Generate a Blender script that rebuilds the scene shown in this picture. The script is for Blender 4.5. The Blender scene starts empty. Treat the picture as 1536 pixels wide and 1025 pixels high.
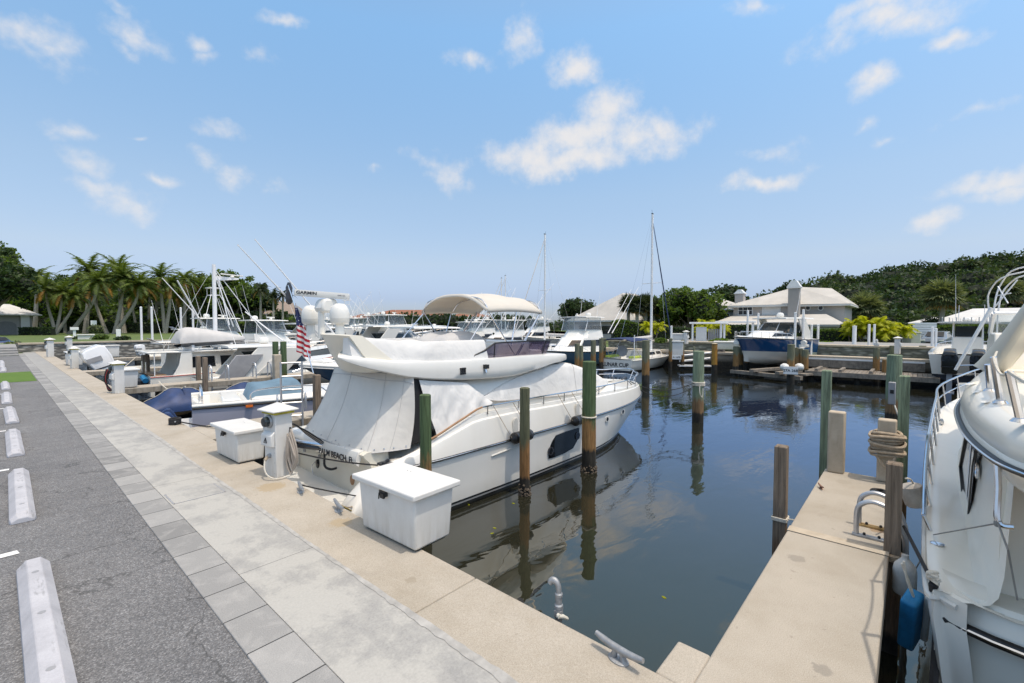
import bpy, math, random
from mathutils import Vector, Matrix, Euler, noise as mnoise
R = math.radians
sc = bpy.context.scene
COL = sc.collection
rnd = random.Random(7)

# ------------------------------------------------------------------ camera model (world: X out over the water, Y along the quay)
F, CX, CY, V0, H = 682.0, 768.0, 512.5, 488.0, 2.0
YAW = R(48.6); PIT = math.atan((CY - V0) / F)
_r = Vector((math.cos(YAW), -math.sin(YAW), 0))
_fw = Vector((math.sin(YAW) * math.cos(PIT), math.cos(YAW) * math.cos(PIT), -math.sin(PIT)))
_up = Vector((math.sin(YAW) * math.sin(PIT), math.cos(YAW) * math.sin(PIT), math.cos(PIT)))
WZ = -0.9            # water level below the quay
def ray(u, v): return _fw + _r * ((u - CX) / F) + _up * ((CY - v) / F)
def D(u, v, d):      # surveyed point at depth d
    p = ray(u, v) * d; return Vector((p.x, p.y, H + p.z))
def onZ(u, v, z=0.0):
    q = ray(u, v); t = (z - H) / q.z; return Vector((q.x * t, q.y * t, z))
def onY(u, v, y):
    q = ray(u, v); t = y / q.y; return Vector((q.x * t, y, H + q.z * t))
def onX(u, v, x):
    q = ray(u, v); t = x / q.x; return Vector((x, q.y * t, H + q.z * t))

cam = bpy.data.cameras.new('camera'); cam_o = bpy.data.objects.new('camera', cam); COL.objects.link(cam_o)
cam.sensor_width = 36; cam.lens = F / 1536 * 36; cam.clip_end = 4000; cam.clip_start = 0.05
cam_o.location = (0, 0, H); cam_o.rotation_euler = (R(90) - PIT, 0, -YAW)
sc.camera = cam_o

# ------------------------------------------------------------------ mesh builder
class MB:
    def __init__(s): s.v = []; s.f = []; s.m = []
    def add(s, vs, fs, mi=0):
        o = len(s.v); s.v.extend([tuple(p) for p in vs])
        for f in fs: s.f.append(tuple(i + o for i in f)); s.m.append(mi)
    def box(s, c, size, rz=0, mi=0, taper=1.0):
        x, y, z = [k / 2 for k in size]; cr, sr = math.cos(rz), math.sin(rz); vs = []
        for zz, t in ((-z, 1), (z, taper)):
            for xx, yy in ((-x, -y), (x, -y), (x, y), (-x, y)):
                xx *= t; yy *= t
                vs.append((c[0] + xx * cr - yy * sr, c[1] + xx * sr + yy * cr, c[2] + zz))
        s.add(vs, [(3, 2, 1, 0), (4, 5, 6, 7), (0, 1, 5, 4), (1, 2, 6, 5), (2, 3, 7, 6), (3, 0, 4, 7)], mi); return s
    def b2(s, x0, x1, y0, y1, z0, z1, mi=0): return s.box(((x0+x1)/2, (y0+y1)/2, (z0+z1)/2), (x1-x0, y1-y0, z1-z0), 0, mi)
    def quad(s, a, b, c, d, mi=0): s.add([a, b, c, d], [(0, 1, 2, 3)], mi); return s
    def poly(s, pts, mi=0): s.add(pts, [tuple(range(len(pts)))], mi); return s
    def grid(s, rows, mi=0, closed=False, capa=False, capb=False):
        n = len(rows[0]); vs = [p for r_ in rows for p in r_]; fs = []
        for i in range(len(rows) - 1):
            for j in range(n if closed else n - 1):
                k = (j + 1) % n
                fs.append((i*n+j, i*n+k, (i+1)*n+k, (i+1)*n+j))
        if capa: fs.append(tuple(range(n - 1, -1, -1)))
        if capb: fs.append(tuple(range((len(rows)-1)*n, len(rows)*n)))
        s.add(vs, fs, mi); return s
    def tube(s, pts, r, n=8, mi=0, caps=True):
        pts = [Vector(p) for p in pts]
        if len(pts) < 2: return s
        rs = r if isinstance(r, (list, tuple)) else [r] * len(pts)
        rows = []; up = None
        for i, p in enumerate(pts):
            t = (pts[min(i+1, len(pts)-1)] - pts[max(i-1, 0)])
            if t.length < 1e-9: t = Vector((0, 0, 1))
            t.normalize()
            if up is None: up = t.orthogonal().normalized()
            up = (up - t * up.dot(t))
            if up.length < 1e-6: up = t.orthogonal()
            up.normalize(); w = t.cross(up)
            rows.append([p + (up * math.cos(2*math.pi*k/n) + w * math.sin(2*math.pi*k/n)) * rs[i] for k in range(n)])
        return s.grid(rows, mi, True, caps, caps)
    def lathe(s, prof, n=24, c=(0, 0, 0), mi=0, axis='z'):
        rows = []
        for r_, z in prof:
            row = []
            for k in range(n):
                a = 2*math.pi*k/n; q = (r_*math.cos(a), r_*math.sin(a), z)
                if axis == 'x': q = (z, q[0], q[1])
                if axis == 'y': q = (q[0], -z, q[1])
                row.append((c[0]+q[0], c[1]+q[1], c[2]+q[2]))
            rows.append(row)
        return s.grid(rows, mi, True, True, True)
    def extr(s, poly, y0, y1, mi=0, plane='xz'):
        def P(a, b, c): return (a, c, b) if plane == 'xz' else ((c, a, b) if plane == 'yz' else (a, b, c))
        n = len(poly); vs = [P(a, b, y0) for a, b in poly] + [P(a, b, y1) for a, b in poly]
        fs = [tuple(range(n)), tuple(range(2*n-1, n-1, -1))] + [(i, n+i, n+(i+1) % n, (i+1) % n) for i in range(n)]
        s.add(vs, fs, mi); return s
    def move(s, d):
        s.v = [(a+d[0], b+d[1], c+d[2]) for a, b, c in s.v]; return s
    def rot(s, M):
        s.v = [tuple(M @ Vector(p)) for p in s.v]; return s
    def build(s, name, mats, parent=None, smooth=True, ang=32, bevel=0, segs=2, loc=None, solid=0, sub=0):
        me = bpy.data.meshes.new(name)
        vs = s.v if loc is None else [(a-loc[0], b-loc[1], c-loc[2]) for a, b, c in s.v]
        me.from_pydata(vs, [], s.f)
        for m_ in (mats if isinstance(mats, (list, tuple)) else [mats]): me.materials.append(m_)
        if len(me.materials) > 1: me.polygons.foreach_set('material_index', s.m)
        import bmesh
        bm = bmesh.new(); bm.from_mesh(me); bmesh.ops.remove_doubles(bm, verts=bm.verts, dist=1e-5)
        if len(bm.faces) < 20000: bmesh.ops.recalc_face_normals(bm, faces=bm.faces)
        bm.to_mesh(me); bm.free()
        if smooth:
            me.polygons.foreach_set('use_smooth', [True] * len(me.polygons)); me.set_sharp_from_angle(angle=R(ang))
        me.update()
        o = bpy.data.objects.new(name, me); COL.objects.link(o)
        if loc is not None: o.location = loc
        if parent is not None: o.parent = parent
        if solid:
            k = o.modifiers.new('s', 'SOLIDIFY'); k.thickness = solid; k.offset = 0
        if bevel:
            k = o.modifiers.new('b', 'BEVEL'); k.width = bevel; k.segments = segs; k.limit_method = 'ANGLE'; k.angle_limit = R(40)
        if sub:
            k = o.modifiers.new('u', 'SUBSURF'); k.levels = sub; k.render_levels = sub
        return o
    def leaves(s, name, mats, parent=None, loc=None):
        me = bpy.data.meshes.new(name)
        vs = s.v if loc is None else [(a-loc[0], b-loc[1], c-loc[2]) for a, b, c in s.v]
        me.from_pydata(vs, [], s.f)
        for m_ in (mats if isinstance(mats, (list, tuple)) else [mats]): me.materials.append(m_)
        if len(me.materials) > 1: me.polygons.foreach_set('material_index', s.m)
        me.update(); o = bpy.data.objects.new(name, me); COL.objects.link(o)
        if loc is not None: o.location = loc
        if parent is not None: o.parent = parent
        return o

def tag(o, label=None, cat=None, group=None, kind=None):
    if label: o['label'] = label
    if cat: o['category'] = cat
    if group: o['group'] = group
    if kind: o['kind'] = kind
    return o
def thing(name, label, cat, loc=(0, 0, 0), rz=0, group=None):
    o = bpy.data.objects.new(name, None); COL.objects.link(o); o.empty_display_size = .2
    o.location = loc; o.rotation_euler = (0, 0, rz); return tag(o, label, cat, group)
def dup(root, loc, rz=None, label=None, group=None, scale=None):
    def cp(o, par):
        c = o.copy(); COL.objects.link(c)
        if par is not None: c.parent = par
        for k in list(o.children): cp(k, c)
        return c
    r_ = cp(root, None); r_.location = loc
    if rz is not None: r_.rotation_euler = (0, 0, rz)
    if scale is not None: r_.scale = scale if isinstance(scale, (tuple, list)) else (scale,)*3
    if label: r_['label'] = label
    if group: r_['group'] = group
    return r_
def text(name, body, size, mat_, parent, M, ext=0.002, align='CENTER', sx=1.0):
    c = bpy.data.curves.new(name, 'FONT'); c.body = body; c.size = size; c.extrude = ext; c.offset = size*.022; c.align_x = align; c.align_y = 'CENTER'
    tmp = bpy.data.objects.new(name, c); COL.objects.link(tmp); me = bpy.data.meshes.new_from_object(tmp); bpy.data.objects.remove(tmp); bpy.data.curves.remove(c)
    me.materials.clear(); me.materials.append(mat_); me.name = name
    o = bpy.data.objects.new(name, me); COL.objects.link(o)
    if parent is not None: o.parent = parent
    o.matrix_local = M @ Matrix.Diagonal((sx, 1, 1, 1)); return o
def frame(o, x, y):      # matrix with origin o, text direction x, text up y
    x = Vector(x).normalized(); y = Vector(y); y = (y - x*y.dot(x)).normalized(); z = x.cross(y)
    return Matrix(((x.x, y.x, z.x, o[0]), (x.y, y.y, z.y, o[1]), (x.z, y.z, z.z, o[2]), (0, 0, 0, 1)))
def interp(tab, x):
    if x <= tab[0][0]: return tab[0][1]
    for (a, b), (c, d) in zip(tab, tab[1:]):
        if x <= c: return b + (d - b) * (x - a) / (c - a) if c > a else d
    return tab[-1][1]
def smooth_interp(tab, x):
    n = len(tab)
    if x <= tab[0][0]: return tab[0][1]
    if x >= tab[-1][0]: return tab[-1][1]
    for i in range(n-1):
        if x <= tab[i+1][0]:
            x0, y0 = tab[i]; x1, y1 = tab[i+1]; h = x1-x0
            def sl(k):
                if k == 0: return (tab[1][1]-tab[0][1])/(tab[1][0]-tab[0][0])
                if k == n-1: return (tab[-1][1]-tab[-2][1])/(tab[-1][0]-tab[-2][0])
                a = (tab[k][1]-tab[k-1][1])/(tab[k][0]-tab[k-1][0]); b = (tab[k+1][1]-tab[k][1])/(tab[k+1][0]-tab[k][0])
                return 0 if a*b <= 0 else 2*a*b/(a+b)
            t = (x-x0)/h; m0, m1 = sl(i)*h, sl(i+1)*h
            return (2*t**3-3*t*t+1)*y0+(t**3-2*t*t+t)*m0+(-2*t**3+3*t*t)*y1+(t**3-t*t)*m1
def sag(a, b, s, n=10):
    a, b = Vector(a), Vector(b)
    return [a.lerp(b, i/n) - Vector((0, 0, s*4*(i/n)*(1-i/n))) for i in range(n+1)]
def arc(pts, n=6):       # Catmull-Rom through points
    pts = [Vector(p) for p in pts]; out = []
    for i in range(len(pts)-1):
        p0 = pts[max(i-1, 0)]; p1 = pts[i]; p2 = pts[i+1]; p3 = pts[min(i+2, len(pts)-1)]
        for k in range(n):
            t = k/n
            out.append(.5*((2*p1)+(p2-p0)*t+(2*p0-5*p1+4*p2-p3)*t*t+(3*p1-p0-3*p2+p3)*t**3))
    out.append(pts[-1]); return out

# ------------------------------------------------------------------ materials
class NT:
    def __init__(s, name):
        s.mat = bpy.data.materials.new(name); s.mat.use_nodes = True; s.t = s.mat.node_tree
        s.n = s.t.nodes; s.b = s.n['Principled BSDF']
    def node(s, ty, **kw):
        n = s.n.new(ty)
        for k, v in kw.items():
            if k.startswith('i_'): n.inputs[int(k[2:])].default_value = v
            else: setattr(n, k, v)
        return n
    def link(s, a, b): s.t.links.new(a, b)
    def coords(s, kind='Object', scale=(1, 1, 1)):
        if kind == 'World': c = s.node('ShaderNodeNewGeometry').outputs['Position']
        else: c = s.node('ShaderNodeTexCoord').outputs[kind]
        m = s.node('ShaderNodeMapping'); m.inputs['Scale'].default_value = scale; s.link(c, m.inputs['Vector']); return m.outputs[0]
    def noise(s, vec, scale, detail=4, rough=.55, dist=0):
        n = s.node('ShaderNodeTexNoise'); n.inputs['Scale'].default_value = scale; n.inputs['Detail'].default_value = detail
        n.inputs['Roughness'].default_value = rough; n.inputs['Distortion'].default_value = dist; s.link(vec, n.inputs['Vector']); return n.outputs['Fac']
    def ramp(s, fac, stops, interp='LINEAR'):
        r = s.node('ShaderNodeValToRGB'); e = r.color_ramp.elements; r.color_ramp.interpolation = interp
        while len(e) < len(stops): e.new(.5)
        for k, (p, c) in enumerate(stops):
            e[k].position = p; e[k].color = (c, c, c, 1) if isinstance(c, (int, float)) else (*c, 1)
        s.link(fac, r.inputs[0]); return r.outputs[0]
    def mix(s, fac, a, b, mode='MIX'):
        m = s.node('ShaderNodeMix', data_type='RGBA', blend_type=mode)
        for sock, val in ((m.inputs[0], fac), (m.inputs[6], a), (m.inputs[7], b)):
            if hasattr(val, 'is_output'): s.link(val, sock)
            elif isinstance(val, (int, float)): sock.default_value = val if sock.type == 'VALUE' else (val, val, val, 1)
            else: sock.default_value = (*val, 1)
        return m.outputs[2]
    def math(s, op, a, b=None, c=None, clamp=False):
        m = s.node('ShaderNodeMath', operation=op, use_clamp=clamp)
        for k, x in enumerate((a, b, c)):
            if x is None: continue
            if hasattr(x, 'is_output'): s.link(x, m.inputs[k])
            else: m.inputs[k].default_value = x
        return m.outputs[0]
    def sep(s, vec):
        n = s.node('ShaderNodeSeparateXYZ'); s.link(vec, n.inputs[0]); return n.outputs
    def bump(s, h, strength=.3, dist=.02):
        b = s.node('ShaderNodeBump'); b.inputs['Strength'].default_value = strength; b.inputs['Distance'].default_value = dist
        s.link(h, b.inputs['Height']); s.link(b.outputs[0], s.b.inputs['Normal'])
    def base(s, c):
        if hasattr(c, 'is_output'): s.link(c, s.b.inputs['Base Color'])
        else: s.b.inputs['Base Color'].default_value = (*c, 1)
    def set(s, **kw):
        for k, v in kw.items():
            i = s.b.inputs[k.replace('_', ' ')]
            if hasattr(v, 'is_output'): s.link(v, i)
            else: i.default_value = v
        return s

def M_(name, c, rough=.5, metal=0, var=.1, sc_=3.0, bump=0, bsc=20, coat=0, spec=.5, streak=None):
    t = NT(name); v = t.coords('Object')
    n = t.noise(v, sc_, 5, .6)
    lo = tuple(max(0, x*(1-var)) for x in c); hi = tuple(min(1, x*(1+var)) for x in c)
    col = t.ramp(n, [(.3, lo), (.7, hi)])
    if streak:
        n2 = t.noise(t.coords('Object', (1, 1, .12)), streak[0], 4, .6)
        col = t.mix(t.ramp(n2, [(.5, 0), (.75, streak[2])]), col, streak[1])
    t.base(col); t.set(Roughness=rough, Metallic=metal)
    t.b.inputs['Specular IOR Level'].default_value = spec
    if coat: t.b.inputs['Coat Weight'].default_value = coat; t.b.inputs['Coat Roughness'].default_value = .08
    if bump: t.bump(t.noise(v, bsc, 6, .6), bump, .01)
    return t.mat

MAT = {}
MAT['gel'] = M_('white_gelcoat', (.77, .755, .71), .22, var=.035, sc_=1.2, coat=.25, streak=(2.5, (.62, .6, .54), .22))
MAT['gel_warm'] = M_('warm_white_gelcoat', (.83, .785, .69), .25, var=.03, sc_=1.2, coat=.12, streak=(2.5, (.66, .62, .53), .2))
MAT['gel_grey'] = M_('offwhite_gelcoat', (.66, .645, .60), .35, var=.05, sc_=2, streak=(3, (.5, .47, .4), .3))
MAT['gel_cream'] = M_('cream_gelcoat', (.72, .685, .59), .35, var=.05, sc_=2)
MAT['gel_lav'] = M_('lavender_gelcoat', (.40, .40, .47), .25, var=.04, sc_=1, coat=.2, streak=(2, (.3, .3, .34), .3))
MAT['gel_blue'] = M_('navy_gelcoat', (.012, .05, .16), .12, var=.2, sc_=1, coat=.5)
MAT['gel_teal'] = M_('teal_gelcoat', (.03, .13, .25), .2, var=.15, sc_=1, coat=.4)
MAT['gel_sky'] = M_('slate_blue_gelcoat', (.12, .22, .36), .25, var=.12, sc_=1, coat=.3)
MAT['gel_dark'] = M_('charcoal_gelcoat', (.035, .037, .045), .25, var=.2, sc_=2, coat=.3)
MAT['plastic'] = M_('white_plastic', (.76, .76, .75), .42, var=.04, sc_=4, bump=.08, bsc=60, streak=(6, (.55, .54, .5), .25))
MAT['plastic_d'] = M_('grey_plastic', (.30, .30, .31), .5, var=.1, sc_=5)
MAT['black'] = M_('black_rubber', (.015, .015, .016), .45, var=.3, sc_=8)
MAT['darkin'] = M_('dark_interior', (.02, .02, .022), .7, var=.5, sc_=3)
MAT['steel'] = M_('stainless_steel', (.72, .72, .74), .18, metal=1, var=.08, sc_=10)
MAT['alu'] = M_('dull_aluminium', (.55, .56, .58), .4, metal=.8, var=.12, sc_=8)
MAT['alu_w'] = M_('white_painted_aluminium', (.80, .80, .80), .3, var=.04, sc_=6)
MAT['galv'] = M_('galvanised_steel', (.36, .37, .38), .55, metal=.6, var=.25, sc_=18, bump=.25, bsc=60)
MAT['rope_w'] = M_('white_rope', (.62, .58, .50), .85, var=.2, sc_=30, bump=.6, bsc=120)
MAT['rope_b'] = M_('black_rope', (.02, .02, .022), .8, var=.3, sc_=30, bump=.6, bsc=120)
MAT['rope_t'] = M_('tan_rope', (.42, .34, .25), .9, var=.25, sc_=25, bump=.7, bsc=120)
MAT['teak'] = M_('teak', (.33, .19, .10), .6, var=.2, sc_=10)
MAT['navy_cloth'] = M_('navy_canvas', (.016, .032, .10), .8, var=.3, sc_=4, bump=.5, bsc=6)
MAT['blue_cloth'] = M_('blue_tarp', (.012, .036, .12), .55, var=.35, sc_=3, bump=.6, bsc=5)
MAT['sky_cloth'] = M_('pale_blue_canvas', (.13, .215, .29), .8, var=.15, sc_=4, bump=.5, bsc=7)
MAT['grey_cloth'] = M_('grey_canvas', (.52, .51, .50), .85, var=.08, sc_=2, bump=.5, bsc=4)
MAT['lime_cloth'] = M_('lime_cushion', (.52, .62, .10), .8, var=.1)
MAT['foamblue'] = M_('blue_foam', (.012, .17, .36), .7, var=.25, sc_=9, bump=.5, bsc=30)
MAT['yellowed'] = M_('algae_yellow_trim', (.45, .40, .05), .7, var=.35, sc_=9)
MAT['engine_w'] = M_('white_outboard_paint', (.78, .78, .79), .2, var=.03, coat=.5)
MAT['engine_k'] = M_('black_outboard_paint', (.012, .012, .013), .15, var=.2, coat=.5)
MAT['red'] = M_('red_paint', (.40, .03, .03), .4, var=.2)
MAT['orange'] = M_('orange_plastic', (.70, .16, .02), .5, var=.15)
MAT['ink'] = M_('black_lettering', (.02, .02, .025), .5, var=.1)
MAT['pvc'] = M_('white_pvc', (.80, .80, .79), .35, var=.05, sc_=6)
MAT['brown_l'] = M_('oyster_crust', (.10, .08, .06), .95, var=.5, sc_=30, bump=1, bsc=40)

def plastic_mat():
    t = NT('grimy_white_plastic'); v = t.coords('Object'); z = t.sep(v)[2]; n = t.noise(v, 5, 6, .65); st = t.noise(t.coords('Object', (1, 1, .13)), 16, 5, .65); f = t.noise(v, 70, 3, .6)
    c = t.ramp(n, [(.3, (.65, .64, .615)), (.7, (.72, .715, .69))])
    c = t.mix(t.math('MULTIPLY', t.ramp(z, [(.0, .75), (.35, .08)]), t.ramp(st, [(.35, .15), (.7, .9)])), c, (.40, .365, .30))
    c = t.mix(t.ramp(n, [(.62, 0), (.75, .22)]), c, (.5, .47, .41)); c = t.mix(t.ramp(f, [(.70, 0), (.76, .35)]), c, (.35, .33, .3))
    t.base(c); t.set(Roughness=.45); t.bump(t.math('ADD', t.noise(v, 2, 2), t.math('MULTIPLY', f, .08)), .12, .02); return t.mat
MAT['plastic'] = plastic_mat()
def canvas_mat(name, c, wr=.35, sc1=(1, 1, 1)):
    t = NT(name); v = t.coords('Object', sc1)
    n = t.noise(v, 2.6, 3, .5, .25); fine = t.noise(v, 300, 2, .5)
    t.base(t.ramp(n, [(.3, tuple(x*.93 for x in c)), (.7, tuple(min(1, x*1.05) for x in c))]))
    t.set(Roughness=.82); t.b.inputs['Specular IOR Level'].default_value = .2
    t.bump(t.math('ADD', n, t.math('MULTIPLY', fine, .02)), wr, .12); return t.mat
MAT['canvas'] = canvas_mat('white_canvas', (.70, .695, .68))
MAT['canvas_w'] = canvas_mat('wrinkled_white_canvas', (.72, .715, .70), .8, (1, 1, .5))
MAT['mesh_grey'] = canvas_mat('grey_mesh_cover', (.68, .655, .61), .25)
def bimini_mat():
    t = NT('bimini_cloth'); v = t.coords('Object'); n = t.noise(v, 3, 3)
    t.base(t.ramp(n, [(.3, (.72, .70, .64)), (.7, (.78, .76, .71))])); t.set(Roughness=.8)
    tr = t.node('ShaderNodeBsdfTranslucent'); tr.inputs[0].default_value = (.75, .62, .45, 1)
    mx = t.node('ShaderNodeMixShader'); mx.inputs[0].default_value = .3
    t.link(t.b.outputs[0], mx.inputs[1]); t.link(tr.outputs[0], mx.inputs[2]); t.link(mx.outputs[0], t.n['Material Output'].inputs[0])
    t.bump(n, .2, .03); return t.mat
MAT['bimini'] = bimini_mat()
def glass_mat(name, tint, alpha_mix, rough=.04):
    t = NT(name); t.base(tint); t.set(Roughness=rough); t.b.inputs['Specular IOR Level'].default_value = .6
    tr = t.node('ShaderNodeBsdfTransparent'); tr.inputs[0].default_value = (*[min(1, .25+x*2.2) for x in tint], 1)
    n = t.noise(t.coords('Object'), 2, 3); mx = t.node('ShaderNodeMixShader')
    t.link(t.math('ADD', t.math('MULTIPLY', n, .15), alpha_mix - .07), mx.inputs[0])
    t.link(t.b.outputs[0], mx.inputs[1]); t.link(tr.outputs[0], mx.inputs[2]); t.link(mx.outputs[0], t.n['Material Output'].inputs[0]); return t.mat
MAT['smoke'] = glass_mat('smoked_acrylic', (.075, .06, .10), .55)
MAT['glass'] = glass_mat('tinted_glass', (.03, .04, .045), .12)
MAT['clear'] = glass_mat('clear_vinyl', (.30, .33, .36), .6, .15)
MAT['window'] = M_('dark_window', (.012, .015, .02), .06, var=.4, sc_=2)

def hull_mat(name, top, bottom=(.02, .022, .03), stripe=(.015, .015, .02), bands=None, coat=.25, rough=.2):
    """topside colour with a waterline band, by height above the boat's own waterline"""
    t = NT(name); v = t.coords('Object'); z = t.sep(v)[2]
    n = t.noise(v, 1.1, 4); st = t.noise(t.coords('Object', (1, 1, .15)), 3.0, 4)
    hi = tuple(min(1, x*1.03) for x in top); lo = tuple(x*.95 for x in top)
    c = t.ramp(n, [(.3, lo), (.7, hi)])
    c = t.mix(t.ramp(st, [(.52, 0), (.8, .18)]), c, tuple(x*.8 for x in top))
    g = t.math('MULTIPLY', t.ramp(z, [(.06, 1), (.38, 0)]), t.ramp(st, [(.3, .05), (.8, .35)]))
    c = t.mix(g, c, (top[0]*.6, top[1]*.57, top[2]*.46))
    for z0, z1, col in (bands or [(-.05, .09, stripe)]):
        m = t.math('MULTIPLY', t.math('GREATER_THAN', z, z0), t.math('LESS_THAN', z, z1)); c = t.mix(m, c, col)
    c = t.mix(t.math('LESS_THAN', z, -.05 if not bands else bands[0][0]), c, bottom)
    t.base(c); t.set(Roughness=rough); t.b.inputs['Coat Weight'].default_value = coat; return t.mat
MAT['hull_yacht'] = hull_mat('yacht_hull_paint', (.82, .80, .75), bands=[(.02, .075, (.015, .015, .018)), (.075, .10, (.3, .3, .3)), (.10, .135, (.02, .02, .022))], coat=.12)
MAT['hull_white'] = hull_mat('white_hull_paint', (.81, .775, .70), coat=.12)
MAT['hull_lav'] = hull_mat('lavender_hull_paint', (.42, .42, .50), bottom=(.30, .31, .37), bands=[(.16, .19, (.02, .02, .025))])
MAT['hull_teal'] = hull_mat('teal_hull_paint', (.04, .16, .28), coat=.4)
MAT['hull_sky'] = hull_mat('slate_hull_paint', (.10, .19, .32), bottom=(.10, .19, .32), coat=.4, bands=[(.0, .01, (.1, .19, .32))])
MAT['hull_grey'] = hull_mat('grey_hull_paint', (.16, .165, .18))

def pile_mat(name, green, brown, zg, zb):
    """wood pile: green treated upper, rusty brown band, black tide zone, by world height"""
    t = NT(name); p = t.coords('World'); z = t.sep(p)[2]; ob = t.coords('Object', (1, 1, .06))
    g1 = t.noise(ob, 38, 5, .65, .4); g2 = t.noise(t.coords('Object', (1, 1, .25)), 9, 5, .6)
    top = t.ramp(g1, [(.28, tuple(x*.42 for x in green)), (.5, green), (.72, tuple(min(1, x*1.45) for x in green))])
    brn = t.ramp(g1, [(.3, tuple(x*.4 for x in brown)), (.55, brown), (.75, tuple(min(1, x*1.6) for x in brown))])
    zz = t.math('ADD', z, t.math('MULTIPLY', t.math('SUBTRACT', g2, .5), .9))
    c = t.mix(t.math('MULTIPLY_ADD', zz, 6.0, -zg*6.0+.5, True), brn, top)
    blk = t.ramp(g2, [(.3, (.012, .012, .012)), (.7, (.06, .055, .045))])
    zk = t.math('ADD', z, t.math('MULTIPLY', t.math('SUBTRACT', g2, .5), .25))
    c = t.mix(t.math('MULTIPLY_ADD', zk, 14.0, -zb*14.0+.5, True), blk, c)
    t.base(c); t.set(Roughness=.85); t.b.inputs['Specular IOR Level'].default_value = .25
    t.bump(t.math('ADD', g1, t.math('MULTIPLY', g2, .6)), .8, .012); return t.mat
MAT['pile_g'] = pile_mat('green_treated_pile', (.085, .125, .06), (.30, .17, .07), .12, -.45)
MAT['pile_o'] = pile_mat('olive_pile', (.11, .115, .07), (.27, .145, .06), .0, -.6)
MAT['pile_m'] = pile_mat('mint_weathered_pile', (.20, .25, .17), (.24, .15, .08), -.2, -.6)
MAT['pile_w'] = pile_mat('bare_wood_pile', (.21, .165, .125), (.19, .13, .09), -.3, -.75)
MAT['pile_far'] = pile_mat('far_pile', (.16, .165, .11), (.26, .15, .06), .3, -.35)
MAT['wood'] = M_('weathered_timber', (.22, .19, .155), .85, var=.35, sc_=6, bump=.6, bsc=14, streak=(12, (.09, .08, .065), .6))

def leaf_mat(name, c, var=.5, tr=.35, patch=.35):
    t = NT(name); g = t.node('ShaderNodeNewGeometry')
    ri = g.outputs['Random Per Island']; w = t.noise(t.coords('World'), patch, 3)
    lo = tuple(x*(1-var) for x in c); hi = (min(1, c[0]*(1+var*1.15)), min(1, c[1]*(1+var)), c[2]*(1+var*.3))
    f = t.math('ADD', t.math('MULTIPLY', ri, .55), t.math('MULTIPLY', w, .5))
    t.base(t.ramp(f, [(.2, lo), (.5, c), (.85, hi)])); t.set(Roughness=.55); t.b.inputs['Specular IOR Level'].default_value = .3
    tl = t.node('ShaderNodeBsdfTranslucent'); tl.inputs[0].default_value = (min(1, c[0]*1.9), min(1, c[1]*1.9), c[2]*.9, 1)
    mx = t.node('ShaderNodeMixShader'); mx.inputs[0].default_value = tr
    t.link(t.b.outputs[0], mx.inputs[1]); t.link(tl.outputs[0], mx.inputs[2]); t.link(mx.outputs[0], t.n['Material Output'].inputs[0]); return t.mat
MAT['leaf'] = leaf_mat('broadleaf', (.078, .125, .024))
MAT['leaf_dark'] = leaf_mat('dark_broadleaf', (.034, .060, .021), .6, .26)
MAT['leaf_forest'] = leaf_mat('forest_leaf', (.052, .080, .030), .55, .25, .12)
MAT['leaf_lime'] = leaf_mat('lime_leaf', (.10, .16, .015), .45, .4)
MAT['leaf_yellow'] = leaf_mat('yellow_palm_leaf', (.34, .36, .02), .4, .45)
MAT['leaf_palm'] = leaf_mat('coconut_frond', (.092, .130, .030), .55, .3)
MAT['leaf_palm_d'] = leaf_mat('dark_frond', (.03, .045, .02), .5, .25)
MAT['leaf_cabbage'] = leaf_mat('cabbage_palm_frond', (.13, .155, .075), .5, .25)
MAT['leaf_dry'] = leaf_mat('dry_frond', (.26, .15, .035), .4, .25)
MAT['bark'] = M_('bark', (.19, .155, .12), .9, var=.35, sc_=5, bump=.8, bsc=12)
MAT['bark_pale'] = M_('pale_palm_bark', (.33, .30, .25), .85, var=.25, sc_=4, bump=.6, bsc=14)
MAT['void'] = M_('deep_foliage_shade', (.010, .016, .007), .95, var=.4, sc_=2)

# ------------------------------------------------------------------ daylight
SUN_EL, SUN_AZ = R(71), Vector((.06, -1, 0)).normalized()       # from over the far finger pier side
sd = Vector((SUN_AZ.x*math.cos(SUN_EL), SUN_AZ.y*math.cos(SUN_EL), math.sin(SUN_EL)))
sl = bpy.data.lights.new('sun', 'SUN'); sl.energy = 2.5; sl.angle = R(.53); sl.color = (1, .915, .80)
so = bpy.data.objects.new('sun', sl); COL.objects.link(so); so.rotation_euler = sd.to_track_quat('Z', 'Y').to_euler(); so.location = (0, -20, 40)

world = bpy.data.worlds.new('World'); sc.world = world; world.use_nodes = True
wt = world.node_tree; wn = wt.nodes; wl = wt.links.new
bg = wn['Background']; bg.inputs[1].default_value = .15
sky = wn.new('ShaderNodeTexSky'); sky.sky_type = 'NISHITA'; sky.sun_disc = False; sky.sun_elevation = SUN_EL
sky.sun_rotation = math.atan2(SUN_AZ.x, SUN_AZ.y); sky.air_density = 1.0; sky.dust_density = .6; sky.ozone_density = 2.0
def W(ty, **kw):
    n = wn.new(ty)
    for k, v in kw.items(): setattr(n, k, v)
    return n
def wm(op, a, b=None, c=None, clamp=False):
    n = W('ShaderNodeMath', operation=op, use_clamp=clamp)
    for k, x in enumerate((a, b, c)):
        if x is None: continue
        if hasattr(x, 'is_output'): wl(x, n.inputs[k])
        else: n.inputs[k].default_value = x
    return n.outputs[0]
tc = W('ShaderNodeTexCoord').outputs['Generated']
nz1 = W('ShaderNodeTexNoise'); nz1.inputs['Scale'].default_value = 7; nz1.inputs['Detail'].default_value = 4; nz1.inputs['Roughness'].default_value = .6; wl(tc, nz1.inputs['Vector'])
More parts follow.
